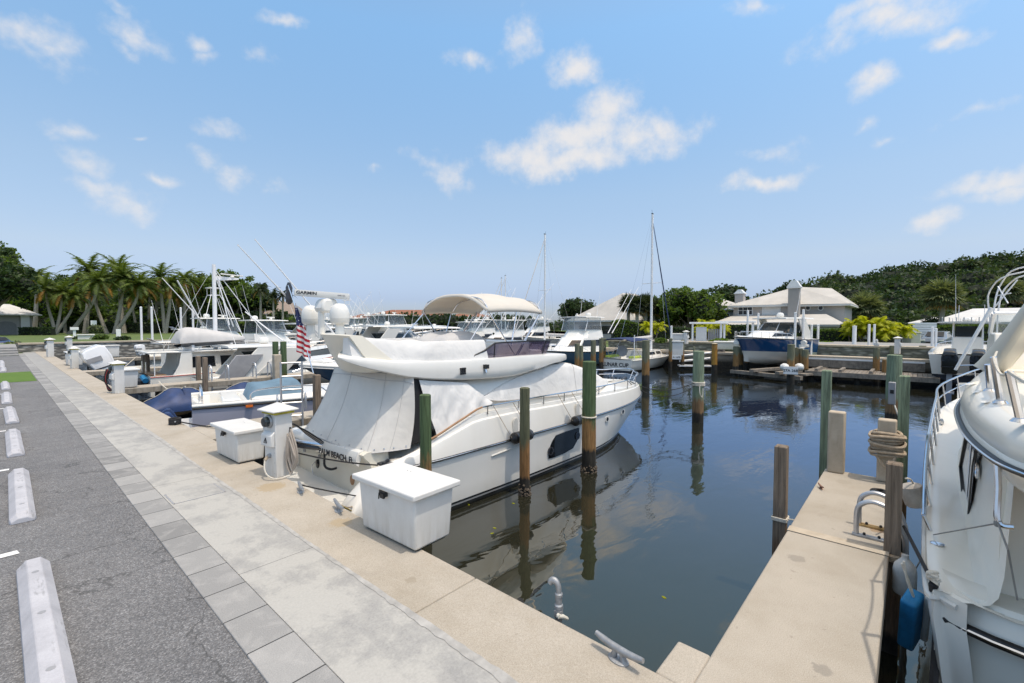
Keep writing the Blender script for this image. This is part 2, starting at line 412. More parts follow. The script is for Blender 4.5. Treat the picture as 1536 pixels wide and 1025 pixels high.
nz2 = W('ShaderNodeTexNoise'); nz2.inputs['Scale'].default_value = 22; nz2.inputs['Detail'].default_value = 5; nz2.inputs['Roughness'].default_value = .62; wl(tc, nz2.inputs['Vector'])
dv = W('ShaderNodeVectorMath', operation='SUBTRACT'); wl(nz1.outputs['Color'], dv.inputs[0]); dv.inputs[1].default_value = (.5, .5, .5)
ds = W('ShaderNodeVectorMath', operation='SCALE'); wl(dv.outputs[0], ds.inputs[0]); ds.inputs['Scale'].default_value = .10
da = W('ShaderNodeVectorMath', operation='ADD'); wl(tc, da.inputs[0]); wl(ds.outputs[0], da.inputs[1]); dird = da.outputs[0]
CLOUDS = [  # sky survey: bearing given by its survey point, half width, half height, strength
 (880,195,75,36,1), (905,165,48,30,.95), (960,205,70,30,.9), (800,230,72,28,1), (860,235,110,24,.9), (990,195,42,17,.9), (860,100,45,24,.85), (775,52,30,18,.7),
 (672,255,34,34,.95), (640,238,34,12,.55), (685,275,28,16,.7), (1140,266,58,17,.9), (1160,222,30,12,.45), (1310,128,30,19,.9), (1300,10,75,22,.85), (1390,22,60,20,.8),
 (1440,57,30,13,.8), (1335,22,110,14,.7), (1490,270,75,22,.85), (1500,285,40,14,.7), (1400,330,34,15,.7), (1420,322,18,12,.6), (1285,187,13,8,.45), (1335,202,16,7,.4), (1480,172,34,8,.35),
 (55,72,55,17,.75), (85,82,34,15,.7), (200,45,40,16,.6), (180,60,24,12,.5), (298,55,18,12,.75), (305,78,16,12,.55), (420,28,26,12,.8), (388,84,18,10,.5), (178,5,20,10,.55),
 (108,193,38,14,.6), (120,250,34,20,.65), (140,290,40,15,.75), (195,310,38,22,.75), (325,195,26,11,.45), (223,212,13,7,.55), (312,242,18,13,.5), (360,268,20,11,.5), (248,282,18,8,.4),
 (700,85,28,12,.5), (565,258,10,7,.4), (1130,8,22,12,.4), (1330,50,12,10,.4), (410,278,16,6,.3),
 # the rest of the sky, out of the picture, seen in the water
 (500,-260,160,60,.8), (1000,-330,190,70,.85), (1500,-200,140,50,.8), (-300,150,120,40,.8), (1900,200,140,40,.8), (200,-420,170,70,.8), (760,-700,260,110,.8), (1500,-760,300,110,.8)]
best = None
groups = {}
for asp in (1.4, 2.4, 4.5):
    S = Vector((1, 1, asp)); n = W('ShaderNodeVectorMath', operation='MULTIPLY'); wl(dird, n.inputs[0]); n.inputs[1].default_value = S; groups[asp] = (S, n.outputs[0])
for (u, v, a, b, s) in CLOUDS:
    c = ray(u, v).normalized(); k = F / (F*F + (u-CX)**2 + (v-CY)**2) ** .5; aa = a / F * k * 1.12
    asp = min(groups, key=lambda q: abs(math.log(q/(a/b)))); S, sv = groups[asp]
    n = W('ShaderNodeVectorMath', operation='DISTANCE'); wl(sv, n.inputs[0]); n.inputs[1].default_value = (c.x*S.x, c.y*S.y, c.z*S.z)
    val = wm('MULTIPLY_ADD', n.outputs['Value'], -s/aa, s)
    best = val if best is None else wm('MAXIMUM', best, val)
dens = wm('ADD', best, wm('MULTIPLY', wm('SUBTRACT', nz2.outputs['Fac'], .5), 1.5))
mr = W('ShaderNodeMapRange', interpolation_type='SMOOTHSTEP'); wl(dens, mr.inputs[0]); mr.inputs[1].default_value = -.14; mr.inputs[2].default_value = .95; mr.inputs[4].default_value = .92
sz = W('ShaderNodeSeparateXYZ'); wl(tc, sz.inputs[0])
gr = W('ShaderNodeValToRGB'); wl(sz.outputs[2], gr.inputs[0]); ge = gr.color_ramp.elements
SKYG = [(.0, (.140, .160, .222)), (.055, (.163, .169, .232)), (.13, (.272, .240, .236)), (.26, (.345, .322, .290)), (.53, (.400, .460, .425)), (.68, (.47, .47, .405)), (.88, (.88, .62, .36))]  # upper stops whitened, out of view, to lighten the shaded sides
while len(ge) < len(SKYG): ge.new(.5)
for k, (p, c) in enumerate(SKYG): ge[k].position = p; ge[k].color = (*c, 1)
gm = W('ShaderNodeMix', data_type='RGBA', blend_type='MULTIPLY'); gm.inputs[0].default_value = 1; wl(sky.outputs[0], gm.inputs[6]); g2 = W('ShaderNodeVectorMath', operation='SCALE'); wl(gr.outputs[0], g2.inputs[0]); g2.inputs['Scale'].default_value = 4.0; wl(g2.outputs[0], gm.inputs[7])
gd = W('ShaderNodeVectorMath', operation='DOT_PRODUCT'); wl(tc, gd.inputs[0]); gd.inputs[1].default_value = sd      # glow added around the sun, fills the hull sides with light
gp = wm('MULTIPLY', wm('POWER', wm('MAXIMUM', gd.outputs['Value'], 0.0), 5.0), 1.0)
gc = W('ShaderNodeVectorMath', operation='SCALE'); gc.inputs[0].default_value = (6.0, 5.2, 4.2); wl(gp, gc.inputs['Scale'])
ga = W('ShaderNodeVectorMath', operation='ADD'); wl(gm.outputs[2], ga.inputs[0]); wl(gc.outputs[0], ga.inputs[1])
cm = W('ShaderNodeMix', data_type='RGBA'); wl(mr.outputs[0], cm.inputs[0]); wl(ga.outputs[0], cm.inputs[6]); cm.inputs[7].default_value = (5.7, 5.55, 5.5, 1)
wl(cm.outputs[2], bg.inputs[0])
sc.view_settings.view_transform = 'Standard'; sc.view_settings.look = 'None'; sc.view_settings.exposure = 0
sc.cycles.max_bounces = 7; sc.cycles.diffuse_bounces = 3; world.cycles.sampling_method = 'MANUAL'; world.cycles.sample_map_resolution = 512; sc.cycles.transparent_max_bounces = 12; sc.cycles.caustics_reflective = False; sc.cycles.caustics_refractive = False
sc.cycles.use_denoising = True
# ================================================================== SETTING
EDGE = 2.46
def ground_mats():
    # asphalt
    t = NT('asphalt'); v = t.coords('World')
    vo = t.node('ShaderNodeTexVoronoi'); vo.inputs['Scale'].default_value = 120; t.link(v, vo.inputs['Vector'])
    n = t.noise(v, 160, 3, .7); big = t.noise(v, .6, 5, .6); mid = t.noise(v, 5, 4, .6)
    chip = t.ramp(t.sep(vo.outputs['Color'])[0], [(0, .10), (.5, .19), (.8, .26), (1, .40)])
    c = t.mix(t.ramp(n, [(.35, .75), (.65, 0)]), chip, (.10, .10, .103))
    c = t.mix(1, c, t.ramp(t.math('ADD', t.math('MULTIPLY', big, .6), t.math('MULTIPLY', mid, .4)), [(.35, (.78, .78, .8)), (.65, (1.15, 1.14, 1.14))]), 'MULTIPLY')
    oil = t.noise(t.coords('World', (1, .7, 1)), .9, 7, .7); c = t.mix(t.ramp(oil, [(.62, 0), (.70, .45)]), c, (.075, .075, .075)); crk = t.node('ShaderNodeTexVoronoi', feature='DISTANCE_TO_EDGE'); crk.inputs['Scale'].default_value = .55; wv = t.node('ShaderNodeVectorMath', operation='ADD'); nn_ = t.node('ShaderNodeTexNoise'); nn_.inputs['Scale'].default_value = 2.5; nn_.inputs['Detail'].default_value = 6; t.link(v, nn_.inputs['Vector']); t.link(v, wv.inputs[0]); t.link(nn_.outputs['Color'], wv.inputs[1]); t.link(wv.outputs[0], crk.inputs['Vector']); c = t.mix(t.math('MULTIPLY', t.math('LESS_THAN', crk.outputs['Distance'], .006), .55), c, (.05, .05, .05))
    t.base(c); t.set(Roughness=.88); t.bump(t.math('ADD', vo.outputs['Distance'], t.math('MULTIPLY', n, .6)), .55, .006); MAT['asphalt'] = t.mat
    # paver border: one tint per paver
    t = NT('paver_border'); v = t.coords('World'); p = t.sep(v)
    LEN = .435
    yy = t.math('DIVIDE', t.math('ADD', p[1], .055), LEN); idn = t.math('FLOOR', yy); fr = t.math('SUBTRACT', yy, idn)
    wn_ = t.node('ShaderNodeTexWhiteNoise', noise_dimensions='1D'); t.link(idn, wn_.inputs['W'])
    tint = t.ramp(wn_.outputs['Value'], [(0, (.20, .198, .194)), (.5, (.265, .262, .256)), (1, (.335, .33, .32))])
    sp = t.noise(v, 140, 4, .7); bl = t.noise(v, 5, 5, .65, .6)
    c = t.mix(t.ramp(bl, [(.48, 0), (.70, .6)]), tint, (.40, .39, .375))
    c = t.mix(1, c, t.ramp(sp, [(.3, .78), (.7, 1.2)]), 'MULTIPLY')
    j = t.math('LESS_THAN', t.math('MINIMUM', fr, t.math('SUBTRACT', 1, fr)), .012); c = t.mix(j, c, (.05, .05, .05))
    t.base(c); t.set(Roughness=.85); t.bump(t.math('SUBTRACT', t.math('MULTIPLY', sp, .25), j), .4, .004); MAT['paver'] = t.mat
    # broomed concrete walkway with weathering stains and joints
    t = NT('walkway_concrete'); v = t.coords('World'); p = t.sep(v)
    st = t.noise(t.coords('World', (1.25, 1, 1)), 1.7, 13, .74, .0); pr_ = t.noise(t.coords('World', (1, 1, 1)), 60, 5, .7)
    far = t.math('MULTIPLY_ADD', p[1], .055, -.34, True)
    side = t.ramp(p[0], [(.0, 0), (.5, 0), (1, 1)])
    edge = t.math('MULTIPLY_ADD', p[0], 2.2, -3.45, True)
    f = t.math('ADD', st, t.math('MULTIPLY', t.math('ADD', far, t.math('MULTIPLY', edge, .5)), .13))
    m = t.ramp(t.math('ADD', f, t.math('MULTIPLY', t.math('SUBTRACT', t.noise(v, 22, 5, .7), .5), .10)), [(.49, 0), (.56, .55), (.66, 1)])
    c = t.mix(m, t.ramp(pr_, [(.3, (.375, .365, .338)), (.7, (.445, .435, .405))]), t.ramp(pr_, [(.3, (.245, .242, .234)), (.7, (.335, .33, .318))]))
    yy = t.math('DIVIDE', t.math('ADD', p[1], 1.99), 3.0); fr = t.math('SUBTRACT', yy, t.math('FLOOR', yy))
    j = t.math('LESS_THAN', fr, .0022); c = t.mix(j, c, (.12, .12, .115))
    t.base(c); t.set(Roughness=.8); t.bump(t.math('SUBTRACT', t.math('MULTIPLY', pr_, .3), j), .3, .004); MAT['walk'] = t.mat
    # exposed aggregate tan concrete
    t = NT('tan_concrete'); v = t.coords('World')
    a = t.noise(v, 150, 4, .8); b = t.noise(v, 1.3, 6, .65); e = t.noise(v, 45, 3, .6)
    c = t.ramp(a, [(.28, (.25, .217, .172)), (.45, (.385, .343, .283)), (.58, (.445, .40, .335)), (.75, (.60, .545, .465))])
    c = t.mix(1, c, t.ramp(b, [(.3, (.84, .82, .78)), (.55, (1, 1, 1)), (.75, (1.1, 1.1, 1.1))]), 'MULTIPLY')
    c = t.mix(t.ramp(t.noise(v, .9, 8, .7, .5), [(.60, 0), (.68, .35)]), c, (.27, .235, .19))
    c = t.mix(t.ramp(t.noise(v, 14, 2, .5), [(.70, 0), (.74, .35)]), c, (.18, .16, .13))
    for (sx, sy, sr, col) in ((4.49, .70, .075, (.24, .215, .18)), (3.12, .35, .055, (.22, .20, .17)), (7.1, .62, .10, (.33, .29, .23)), (2.1, 2.9, .05, (.28, .24, .18)), (5.62, .22, .06, (.30, .17, .07)), (2.2, 5.9, .18, (.36, .27, .15)), (2.25, 4.3, .12, (.37, .28, .16))):
        dn = t.node('ShaderNodeVectorMath', operation='DISTANCE'); t.link(v, dn.inputs[0]); dn.inputs[1].default_value = (sx, sy, 0)
        c = t.mix(t.math('MULTIPLY', t.ramp(t.math('ADD', t.math('DIVIDE', dn.outputs['Value'], sr), t.math('MULTIPLY', t.math('SUBTRACT', t.noise(v, 26, 4, .7), .5), 1.6)), [(.75, 1), (1.0, 0)]), .6), c, col)
    zz = t.sep(v)[2]; c = t.mix(t.math('MULTIPLY', t.math('LESS_THAN', zz, -.02), t.ramp(t.noise(t.coords('World', (1, 1, .2)), 9, 4), [(.4, .2), (.7, .8)])), c, (.15, .125, .09))
    t.base(c); t.set(Roughness=.85); t.bump(t.math('ADD', a, t.math('MULTIPLY', e, .4)), .35, .004); MAT['tan'] = t.mat
    # smoother cast concrete for posts
    t = NT('cast_concrete'); v = t.coords('World'); b = t.noise(v, 6, 6, .65); z = t.sep(v)[2]
    c = t.ramp(b, [(.3, (.40, .335, .25)), (.6, (.50, .43, .335)), (.8, (.55, .49, .40))])
    c = t.mix(t.ramp(t.noise(t.coords('World', (1, 1, .2)), 14, 4), [(.55, 0), (.75, .35)]), c, (.27, .22, .16))
    t.base(c); t.set(Roughness=.85); t.bump(t.noise(v, 90, 4, .7), .3, .004); MAT['cast'] = t.mat
    # seawall: stained concrete, dark and crusted near the water
    t = NT('seawall_concrete'); v = t.coords('World'); z = t.sep(v)[2]; b = t.noise(v, 2.2, 6, .65); q = t.noise(v, 9, 5, .7)
    c = t.ramp(b, [(.3, (.19, .165, .13)), (.7, (.33, .29, .23))])
    c = t.mix(t.math('MULTIPLY_ADD', t.math('ADD', z, t.math('MULTIPLY', q, -.35)), -3.4, -.95, True), c, t.ramp(q, [(.35, (.008, .007, .006)), (.7, (.05, .042, .03))]))
    t.base(c); t.set(Roughness=.9); t.bump(q, .6, .03); MAT['seawall'] = t.mat
    # land
    t = NT('land_grass'); v = t.coords('World'); b = t.noise(v, .25, 6, .65); q = t.noise(v, 30, 3, .7)
    c = t.mix(t.ramp(q, [(.3, 0), (.7, 1)]), t.ramp(b, [(.35, (.045, .085, .015)), (.7, (.10, .14, .03))]), t.ramp(b, [(.35, (.09, .14, .025)), (.7, (.16, .19, .055))]))
    t.base(c); t.set(Roughness=.9); t.bump(q, .6, .03); MAT['grass'] = t.mat
    t = NT('turf'); v = t.coords('World'); q = t.noise(v, 60, 3, .7); b = t.noise(v, 1.5, 4)
    c = t.mix(q, (.05, .11, .008), t.ramp(b, [(.3, (.10, .19, .012)), (.7, (.15, .24, .03))])); t.base(c); t.set(Roughness=.9); t.bump(q, .7, .02); MAT['turf'] = t.mat
    t = NT('road_surface'); v = t.coords('World'); b = t.noise(v, .4, 6, .65); t.base(t.ramp(b, [(.3, (.24, .235, .23)), (.7, (.33, .325, .315))])); t.set(Roughness=.9); MAT['road'] = t.mat
    t = NT('ledge_stone'); v = t.coords('World', (1, 1, 1))
    br = t.node('ShaderNodeTexVoronoi'); br.inputs['Scale'].default_value = 2.6; m = t.coords('World', (.8, .8, 2.4)); t.link(m, br.inputs['Vector'])
    c = t.mix(t.ramp(br.outputs['Distance'], [(.30, 0), (.55, .8)]), t.ramp(t.sep(br.outputs['Color'])[0], [(0, (.27, .255, .23)), (1, (.52, .49, .43))]), (.09, .085, .075))
    c = t.mix(t.ramp(t.noise(v, 5, 4), [(.5, 0), (.8, .5)]), c, (.25, .23, .2)); t.base(c); t.set(Roughness=.9); t.bump(br.outputs['Distance'], .8, .05); MAT['ledge'] = t.mat
    t = NT('road_paint'); v = t.coords('World'); b = t.noise(v, 40, 4, .7); t.base(t.mix(t.ramp(b, [(.58, 0), (.72, .8)]), (.74, .74, .73), (.25, .25, .25))); t.set(Roughness=.7); MAT['paint'] = t.mat
    t = NT('stop_concrete'); v = t.coords('Object'); b = t.noise(v, 3, 6, .65); a = t.noise(v, 120, 4, .7)
    c = t.ramp(b, [(.3, (.36, .36, .385)), (.55, (.46, .46, .49)), (.75, (.53, .53, .555))]); sc2 = t.noise(t.coords('Object', (3, .5, 1)), 5, 6, .7); c = t.mix(t.ramp(sc2, [(.60, 0), (.68, .55)]), c, (.19, .19, .195)); c = t.mix(1, c, t.ramp(a, [(.3, .9), (.7, 1.08)]), 'MULTIPLY'); t.base(c); t.set(Roughness=.8); t.bump(a, .2, .003); MAT['stop'] = t.mat
    # water: dark canal, small calm ripples, a little more wind further out
    t = NT('canal_water'); v = t.coords('World', (1, 1, 1)); p = t.sep(v)
    n1 = t.noise(t.coords('World', (.55, 1.3, 1)), 1.35, 3, .5, .6); n2 = t.noise(t.coords('World', (1, 1.8, 1)), 5.5, 3, .55, .3); n3 = t.noise(v, .28, 4, .6)
    wind = t.ramp(n3, [(.42, .12), (.62, 1)])
    far = t.math('MULTIPLY_ADD', p[0], .075, -.15, True)
    h = t.math('ADD', n1, t.math('MULTIPLY', n2, t.math('MULTIPLY', wind, t.math('MULTIPLY_ADD', far, .30, .05))))
    t.base((.020, .020, .013)); t.set(Roughness=.4); t.b.inputs['Specular IOR Level'].default_value = 0
    gl = t.node('ShaderNodeBsdfGlossy'); gl.inputs['Color'].default_value = (.66, .79, 1, 1); gl.inputs['Roughness'].default_value = .012
    bp = t.node('ShaderNodeBump'); bp.inputs['Strength'].default_value = .42; bp.inputs['Distance'].default_value = .022; t.link(h, bp.inputs['Height']); t.link(bp.outputs[0], gl.inputs['Normal'])
    fr = t.node('ShaderNodeFresnel'); fr.inputs['IOR'].default_value = 1.62; t.link(bp.outputs[0], fr.inputs['Normal'])
    t.link(t.ramp(fr.outputs[0], [(.07, (1, .92, .70)), (.16, (.86, .86, .84)), (.30, (.60, .75, 1))]), gl.inputs['Color'])
    mx = t.node('ShaderNodeMixShader'); t.link(t.math('MULTIPLY', t.math('POWER', fr.outputs[0], .78), 1.10, None, True), mx.inputs[0]); t.link(t.b.outputs[0], mx.inputs[1]); t.link(gl.outputs[0], mx.inputs[2]); t.link(mx.outputs[0], t.n['Material Output'].inputs[0])
    MAT['water'] = t.mat
ground_mats()

def sheet(name, pts, z, mat_, kind='structure'):
    m = MB(); m.poly([(x, y, z) for x, y in pts]); return tag(m.build(name, mat_, smooth=False), kind=kind)
def rect(x0, x1, y0, y1): return [(x0, y0), (x1, y0), (x1, y1), (x0, y1)]

# land as one sheet with the basin cut out, a second level on the far bank
g = MB()
g.poly([(x, y, -.03) for x, y in rect(-1500, 1.9, -1500, 1500)])
g.poly([(x, y, -.03) for x, y in [(1.9, 52), (32, 57), (58, 80), (96, 128), (150, 150), (1500, 900), (1500, 1500), (1.9, 1500)]])
g.poly([(x, y, .12) for x, y in [(31.3, -1500), (1500, -1500), (1500, 900), (150, 150), (145, 118), (104, 66), (72, 44), (48, 29.5), (31.3, 19.5)]])
tag(g.build('ground', MAT['grass'], smooth=False), kind='structure')
w = MB(); w.poly([(2.0, -1500, WZ), (1500, -1500, WZ), (1500, 1500, WZ), (2.0, 1500, WZ)])
tag(w.build('water', MAT['water'], smooth=False), kind='structure')
sheet('parking_lot', rect(-60, .955, -30, 44), -.012, MAT['asphalt'])
sheet('lawn', rect(-9, .93, 23.7, 28.7), -.004, MAT['turf'])
sheet('road', [(-80, 49.5), (1.9, 50.6), (34, 60), (70, 104), (66, 112), (28, 78), (1.9, 72), (-80, 76)], -.018, MAT['road'])
b = MB(); b.b2(.955, 1.235, -30, 47.5, -.2, .0); tag(b.build('paver_border', MAT['paver'], bevel=.006), kind='structure')
b = MB(); b.b2(1.238, 1.845, -30, 49, -.2, -.002); tag(b.build('sidewalk', MAT['walk'], bevel=.004), kind='structure')
for k, y in enumerate((-1.1, 2.4, 5.9, 9.4, 12.9, 16.4, 19.9, 30.0, 32.9, 35.8)):
    sheet('painted_line', [(-5.2, y-.05), (.065 + .01*(k % 3), y-.045), (.07, y+.05), (-5.2, y+.05)], -.007, MAT['paint'])

# quay wall with its cap
q = thing('quay_wall', 'tan concrete seawall and cap along the walkway, carrying the dock boxes', 'seawall', (0, 0, 0))
m = MB(); m.b2(1.95, 2.40, -30, 50, -2.2, -.19); m.build('wall_face', MAT['seawall'], q)
cap = MB()
ys = [-30, -3.5, 2.55, 8.9, 15.2, 21.5, 27.8, 34.1, 40.4, 50]
for a, c in zip(ys, ys[1:]): cap.b2(1.848, EDGE, a+.004, c-.004, -.19, .004)
cap.build('cap', MAT['tan'], q, bevel=.012)
# patched mortar strip beside the cap: ragged
rr = random.Random(3); pts = []; y = -4.
m = MB(); L_, R_ = [], []
while y < 18:
    ph = .5+.5*math.sin(y*1.1)*math.sin(y*.37+1); L_.append((1.835 + rr.uniform(-.012, .006) - .012*ph, y, .001)); R_.append((1.852 + rr.uniform(-.004, .006) + .028*ph, y, .0058)); y += rr.uniform(.015, .09)
m.grid([L_, R_]); tag(m.build('mortar_patch', M_('pale_mortar', (.37, .36, .34), .9, var=.25, sc_=9, bump=.3, bsc=50), q))
# utility cover in the walkway
u_ = MB(); u_.b2(1.27, 1.76, 6.16, 6.56, -.05, .0035)
hatch = tag(u_.build('access_cover', MAT['walk'], bevel=.004), 'flush rectangular concrete access cover set in the walkway', 'utility cover')
m = MB()
for a in ((1.262, 1.768, 6.148, 6.16), (1.262, 1.768, 6.56, 6.572), (1.255, 1.27, 6.148, 6.572), (1.76, 1.775, 6.148, 6.572)): m.b2(*a, -.02, .002)
m.build('frame', MAT['plastic_d'], hatch)

# finger piers
def finger(name, label, y0, y1, x1, steps=(), joints=()):
    t = thing(name, label, 'dock', (EDGE, (y0+y1)/2, 0), 0, 'concrete finger piers off the quay'); yc = (y0+y1)/2
    m = MB(); xs = [EDGE] + list(joints) + [x1]
    for a, c in zip(xs, xs[1:]): m.b2(a+.002-EDGE, c-.003-EDGE, y0-yc, y1-yc, -.19, .0)
    m.build('deck', MAT['tan'], t, bevel=.012)
    m = MB()
    for x in [EDGE+1.2+2.2*k for k in range(int((x1-EDGE)/2.2)+1)]: m = MB(); m.b2(x-.15-EDGE, x+.15-EDGE, y0-yc+.08, y1-yc-.08, -2.2, -.191); m.build('support', MAT['seawall'], t)
    return t
near_pier = finger('finger_pier', 'near tan concrete finger pier with the boarding ladder, running out to two concrete posts', .11, .875, 7.62, joints=(5.06,))
m = MB(); m.add([(0, .38, .002), (.35, .38, .002), (.35, .5775, .002), (0, .5775, .002), (0, .38, -.19), (.35, .38, -.19), (.35, .5775, -.19), (0, .5775, -.19)],
    [(0, 1, 2, 3), (7, 6, 5, 4), (0, 4, 5, 1), (1, 5, 6, 2), (2, 6, 7, 3), (3, 7, 4, 0)])
m.v = [(x, y - .0, z) for x, y, z in m.v]; m.build('corner_step', MAT['tan'], near_pier, bevel=.012)
m = MB(); m.add([(2.60-.01, -.3825, .006), (2.60+.12, -.3825, .006), (2.60+.12, .3825, .006), (2.60-.01, .3825, .006)], [(0, 1, 2, 3)]); m.build('joint_strip', MAT['cast'], near_pier)
p2 = finger('finger_pier', 'tan concrete finger pier with aluminium ladder between the covered yacht and the lavender boat', 9.75, 10.55, 9.2)
m = MB(); m.b2(0, .42, -.95, -.402, -.19, .001); m.build('corner_step', MAT['tan'], p2, bevel=.01)
p3 = finger('finger_pier', 'tan concrete finger pier between the blue tarpaulin boat and the trawler', 18.6, 19.35, 12.5)
p4 = finger('finger_pier', 'concrete finger pier just behind the trawler, before the white outboard engine', 26.6, 27.4, 13)
p5 = finger('finger_pier', 'farthest concrete finger pier before the stone ledge wall', 36.0, 36.8, 13)

# concrete posts and piles on the near pier
def post(name, label, x, y, sx, sy, top, grp):
    m = MB(); m.b2(x-sx/2, x+sx/2, y-sy/2, y+sy/2, .0, top); o = m.build(name, MAT['cast'], bevel=.02, segs=3, loc=(x, y, 0)); return tag(o, label, 'post', grp)
post('concrete_post', 'tan concrete post beside the tall square mint pile at the pier end', 7.53, .745, .16, .19, .83, 'concrete posts at the pier end')
post('concrete_post', 'tan concrete post with rope wound round it at the pier end', 7.50, .215, .16, .19, .80, 'concrete posts at the pier end')

def pile(name, label, x, y, r, top, mat_, sq=False, grp=None, lean=(0, 0), bottom=-2.4, crust=False, cat='pile', taper=.92, sides=14):
    rr_ = random.Random(int(x*100+y*1000)); m = MB(); rows = []; n = 4 if sq else sides; H_ = top - bottom; k = 10
    for i in range(k+1):
        z = bottom + H_*i/k; f = 1 + (taper-1)*i/k; row = []
        for j in range(n):
            a = 2*math.pi*(j+.5)/n + (.0 if sq else .2); rad = r*f*(1.414 if sq else 1) * (1 + (0 if sq else rr_.uniform(-.02, .02)))
            row.append((rad*math.cos(a) + lean[0]*(z-top), rad*math.sin(a) + lean[1]*(z-top), z))
        rows.append(row)
    rows.append([(px*.8, py*.8, top + .012) for px, py, pz in rows[-1]])
    m.grid(rows, 0, True, True, True)
    o = m.build(name, mat_, smooth=not sq, ang=40, loc=(0, 0, WZ)); o.location = (x, y, WZ)
    if crust:
        c = MB()
        for i in range(150):
            a = rr_.uniform(0, 6.28); z = rr_.gauss(-.86, .05); s = rr_.uniform(.012, .03); rad = r*1.03
            c.lathe([(s*.1, -s), (s, 0), (s*.1, s)], 5, (rad*math.cos(a), rad*math.sin(a), z-WZ))
        c.build('oyster_crust', MAT['brown_l'], o)
    return tag(o, label, cat, grp)
PG = 'wooden mooring piles'
pA = onY(638, 593, 5.0); pile('mooring_pile', 'short green pile in front of the grey cockpit cover, beside the dock box', pA.x, 5.0, .085, pA.z, MAT['pile_g'], grp=PG)
pB = onZ(787, 742, WZ); pile('mooring_pile', 'slender green and rust brown pile against the yacht side with an oyster crust', pB.x, pB.y, .092, .93, MAT['pile_o'], grp=PG, crust=True)
pC = onZ(883, 707, WZ); pile('mooring_pile', 'tallest thick green pile with a split brown and black foot against the yacht bow', pC.x, pC.y, .145, 1.28, MAT['pile_g'], grp=PG, crust=True)
pD = onZ(1047, 640, WZ); pD = D(1047, 600, 13.6); pile('mooring_pile', 'pale mint and rusty pile standing alone in open water with a rope tied round', pD.x, pD.y, .17, D(1047, 527, 13.6).z, MAT['pile_m'], grp=PG)
pile('mooring_pile', 'tall square mint green timber pile at the outer end of the near pier', 8.02, .93, .062, 1.33, MAT['pile_m'], sq=True, grp=PG)
pile('mooring_pile', 'bare grey timber pile tied to the near pier edge over open water', 5.45, 1.01, .062, .72, MAT['pile_w'], grp=PG, sq=True)
pile('mooring_pile', 'gnarled bare timber pile beside the white cruiser with a jug and blue fender tied on', onX(1340, 700, 5.2).x, onX(1342, 700, 5.2).y, .062, onX(1341, 696, 5.2).z, MAT['pile_w'], grp=PG, sq=True)
q_ = onX(1357, 565, 7.9); pile('mooring_pile', 'square green timber pile behind the rope wrapped concrete post', 7.9, q_.y, .062, q_.z, MAT['pile_m'], grp=PG, sq=True)
q_ = D(1342, 533, 13.5); pile('mooring_pile', 'thick mint green pile carrying a small electric box beyond the pier end', q_.x, q_.y, .20, q_.z, MAT['pile_m'], grp=PG)
e_ = D(1338, 590, 12.6); m = MB(); m.box((0, 0, 0), (.16, .16, .62)); ebox = tag(m.build('electric_box', MAT['plastic_d'], bevel=.02, loc=None), 'small weathered grey electric box on the mint pile beyond the pier end', 'electric box'); ebox.location = e_
m = MB(); m.box((-.085, 0, .05), (.01, .08, .1)); m.build('outlet_cover', MAT['black'], ebox)
m = MB(); m.tube(arc([(0, -.05, -.3), (-.12, -.12, -.5), (-.05, -.2, -.9), (.05, .1, -1.3)]), .02, 6); m.build('conduit', MAT['rope_w'], ebox)

# rope wound round the post
m = MB(); px, py = 7.50, .215
for k in range(9):
    z = .36 + .033*k; rx = .145 + .02*math.sin(k*2.1); pts = []
    for j in range(33):
        a = 2*math.pi*j/32; ca, sa = math.cos(a), math.sin(a); e = .55
        pts.append((px + math.copysign(abs(ca)**e, ca)*rx, py + math.copysign(abs(sa)**e, sa)*(rx+.012), z + .012*math.sin(a*2+k)))
    m.tube(pts, .019, 7)
m.tube(arc([(px-.14, py-.1, .4), (px-.17, py-.02, .2), (px-.15, py+.1, .35)]), .015, 6)
tag(m.build('rope_coil', MAT['rope_t']), 'thick tan mooring rope wound around the concrete post', 'rope')

# pier ladder
lad = thing('boarding_ladder', 'silver boarding ladder with two curved handrails bolted on the near pier', 'ladder', (5.5, .36, 0))
for x, nm in ((-.13, 'handrail'), (.17, 'handrail')):
    m = MB(); m.tube(arc([(x, .0, 0), (x, .0, .22), (x, -.035, .31), (x, -.13, .35), (x, -.25, .30), (x, -.33, .14), (x, -.36, -.1), (x, -.36, -1.1)], 7), .022, 10); m.build(nm, MAT['alu'], lad)
    m = MB(); m.b2(x-.03, x+.03, -.25, .03, .001, .022); o = m.build('foot_plate', M_('rusty_plate', (.40, .26, .10), .7, var=.5, sc_=12) if x > 0 else MAT['galv'], lad, bevel=.004)
    m = MB()
    for yb in (-.06, -.17): m.lathe([(.012, .0), (.012, .018), (.006, .024)], 8, (x, yb, .02))
    m.build('bolt', MAT['black'], o)
m = MB()
for z in (-.25, -.5, -.75, -1.0): m = MB(); m.b2(-.13, .17, -.385, -.335, z-.012, z+.012); m.build('rung', MAT['alu'], lad)
r_ = MB()
for k in range(3):
    r_.tube([(6.93 + (.1-.02*k)*math.cos(a*.3)*1.0, .25 + (.085-.02*k)*math.sin(a*.3), .012+.006*k) for a in range(22)], .012, 6)
tag(r_.build('rope_coil', MAT['rope_b']), 'black rope coil lying flat on the end of the near pier', 'rope')
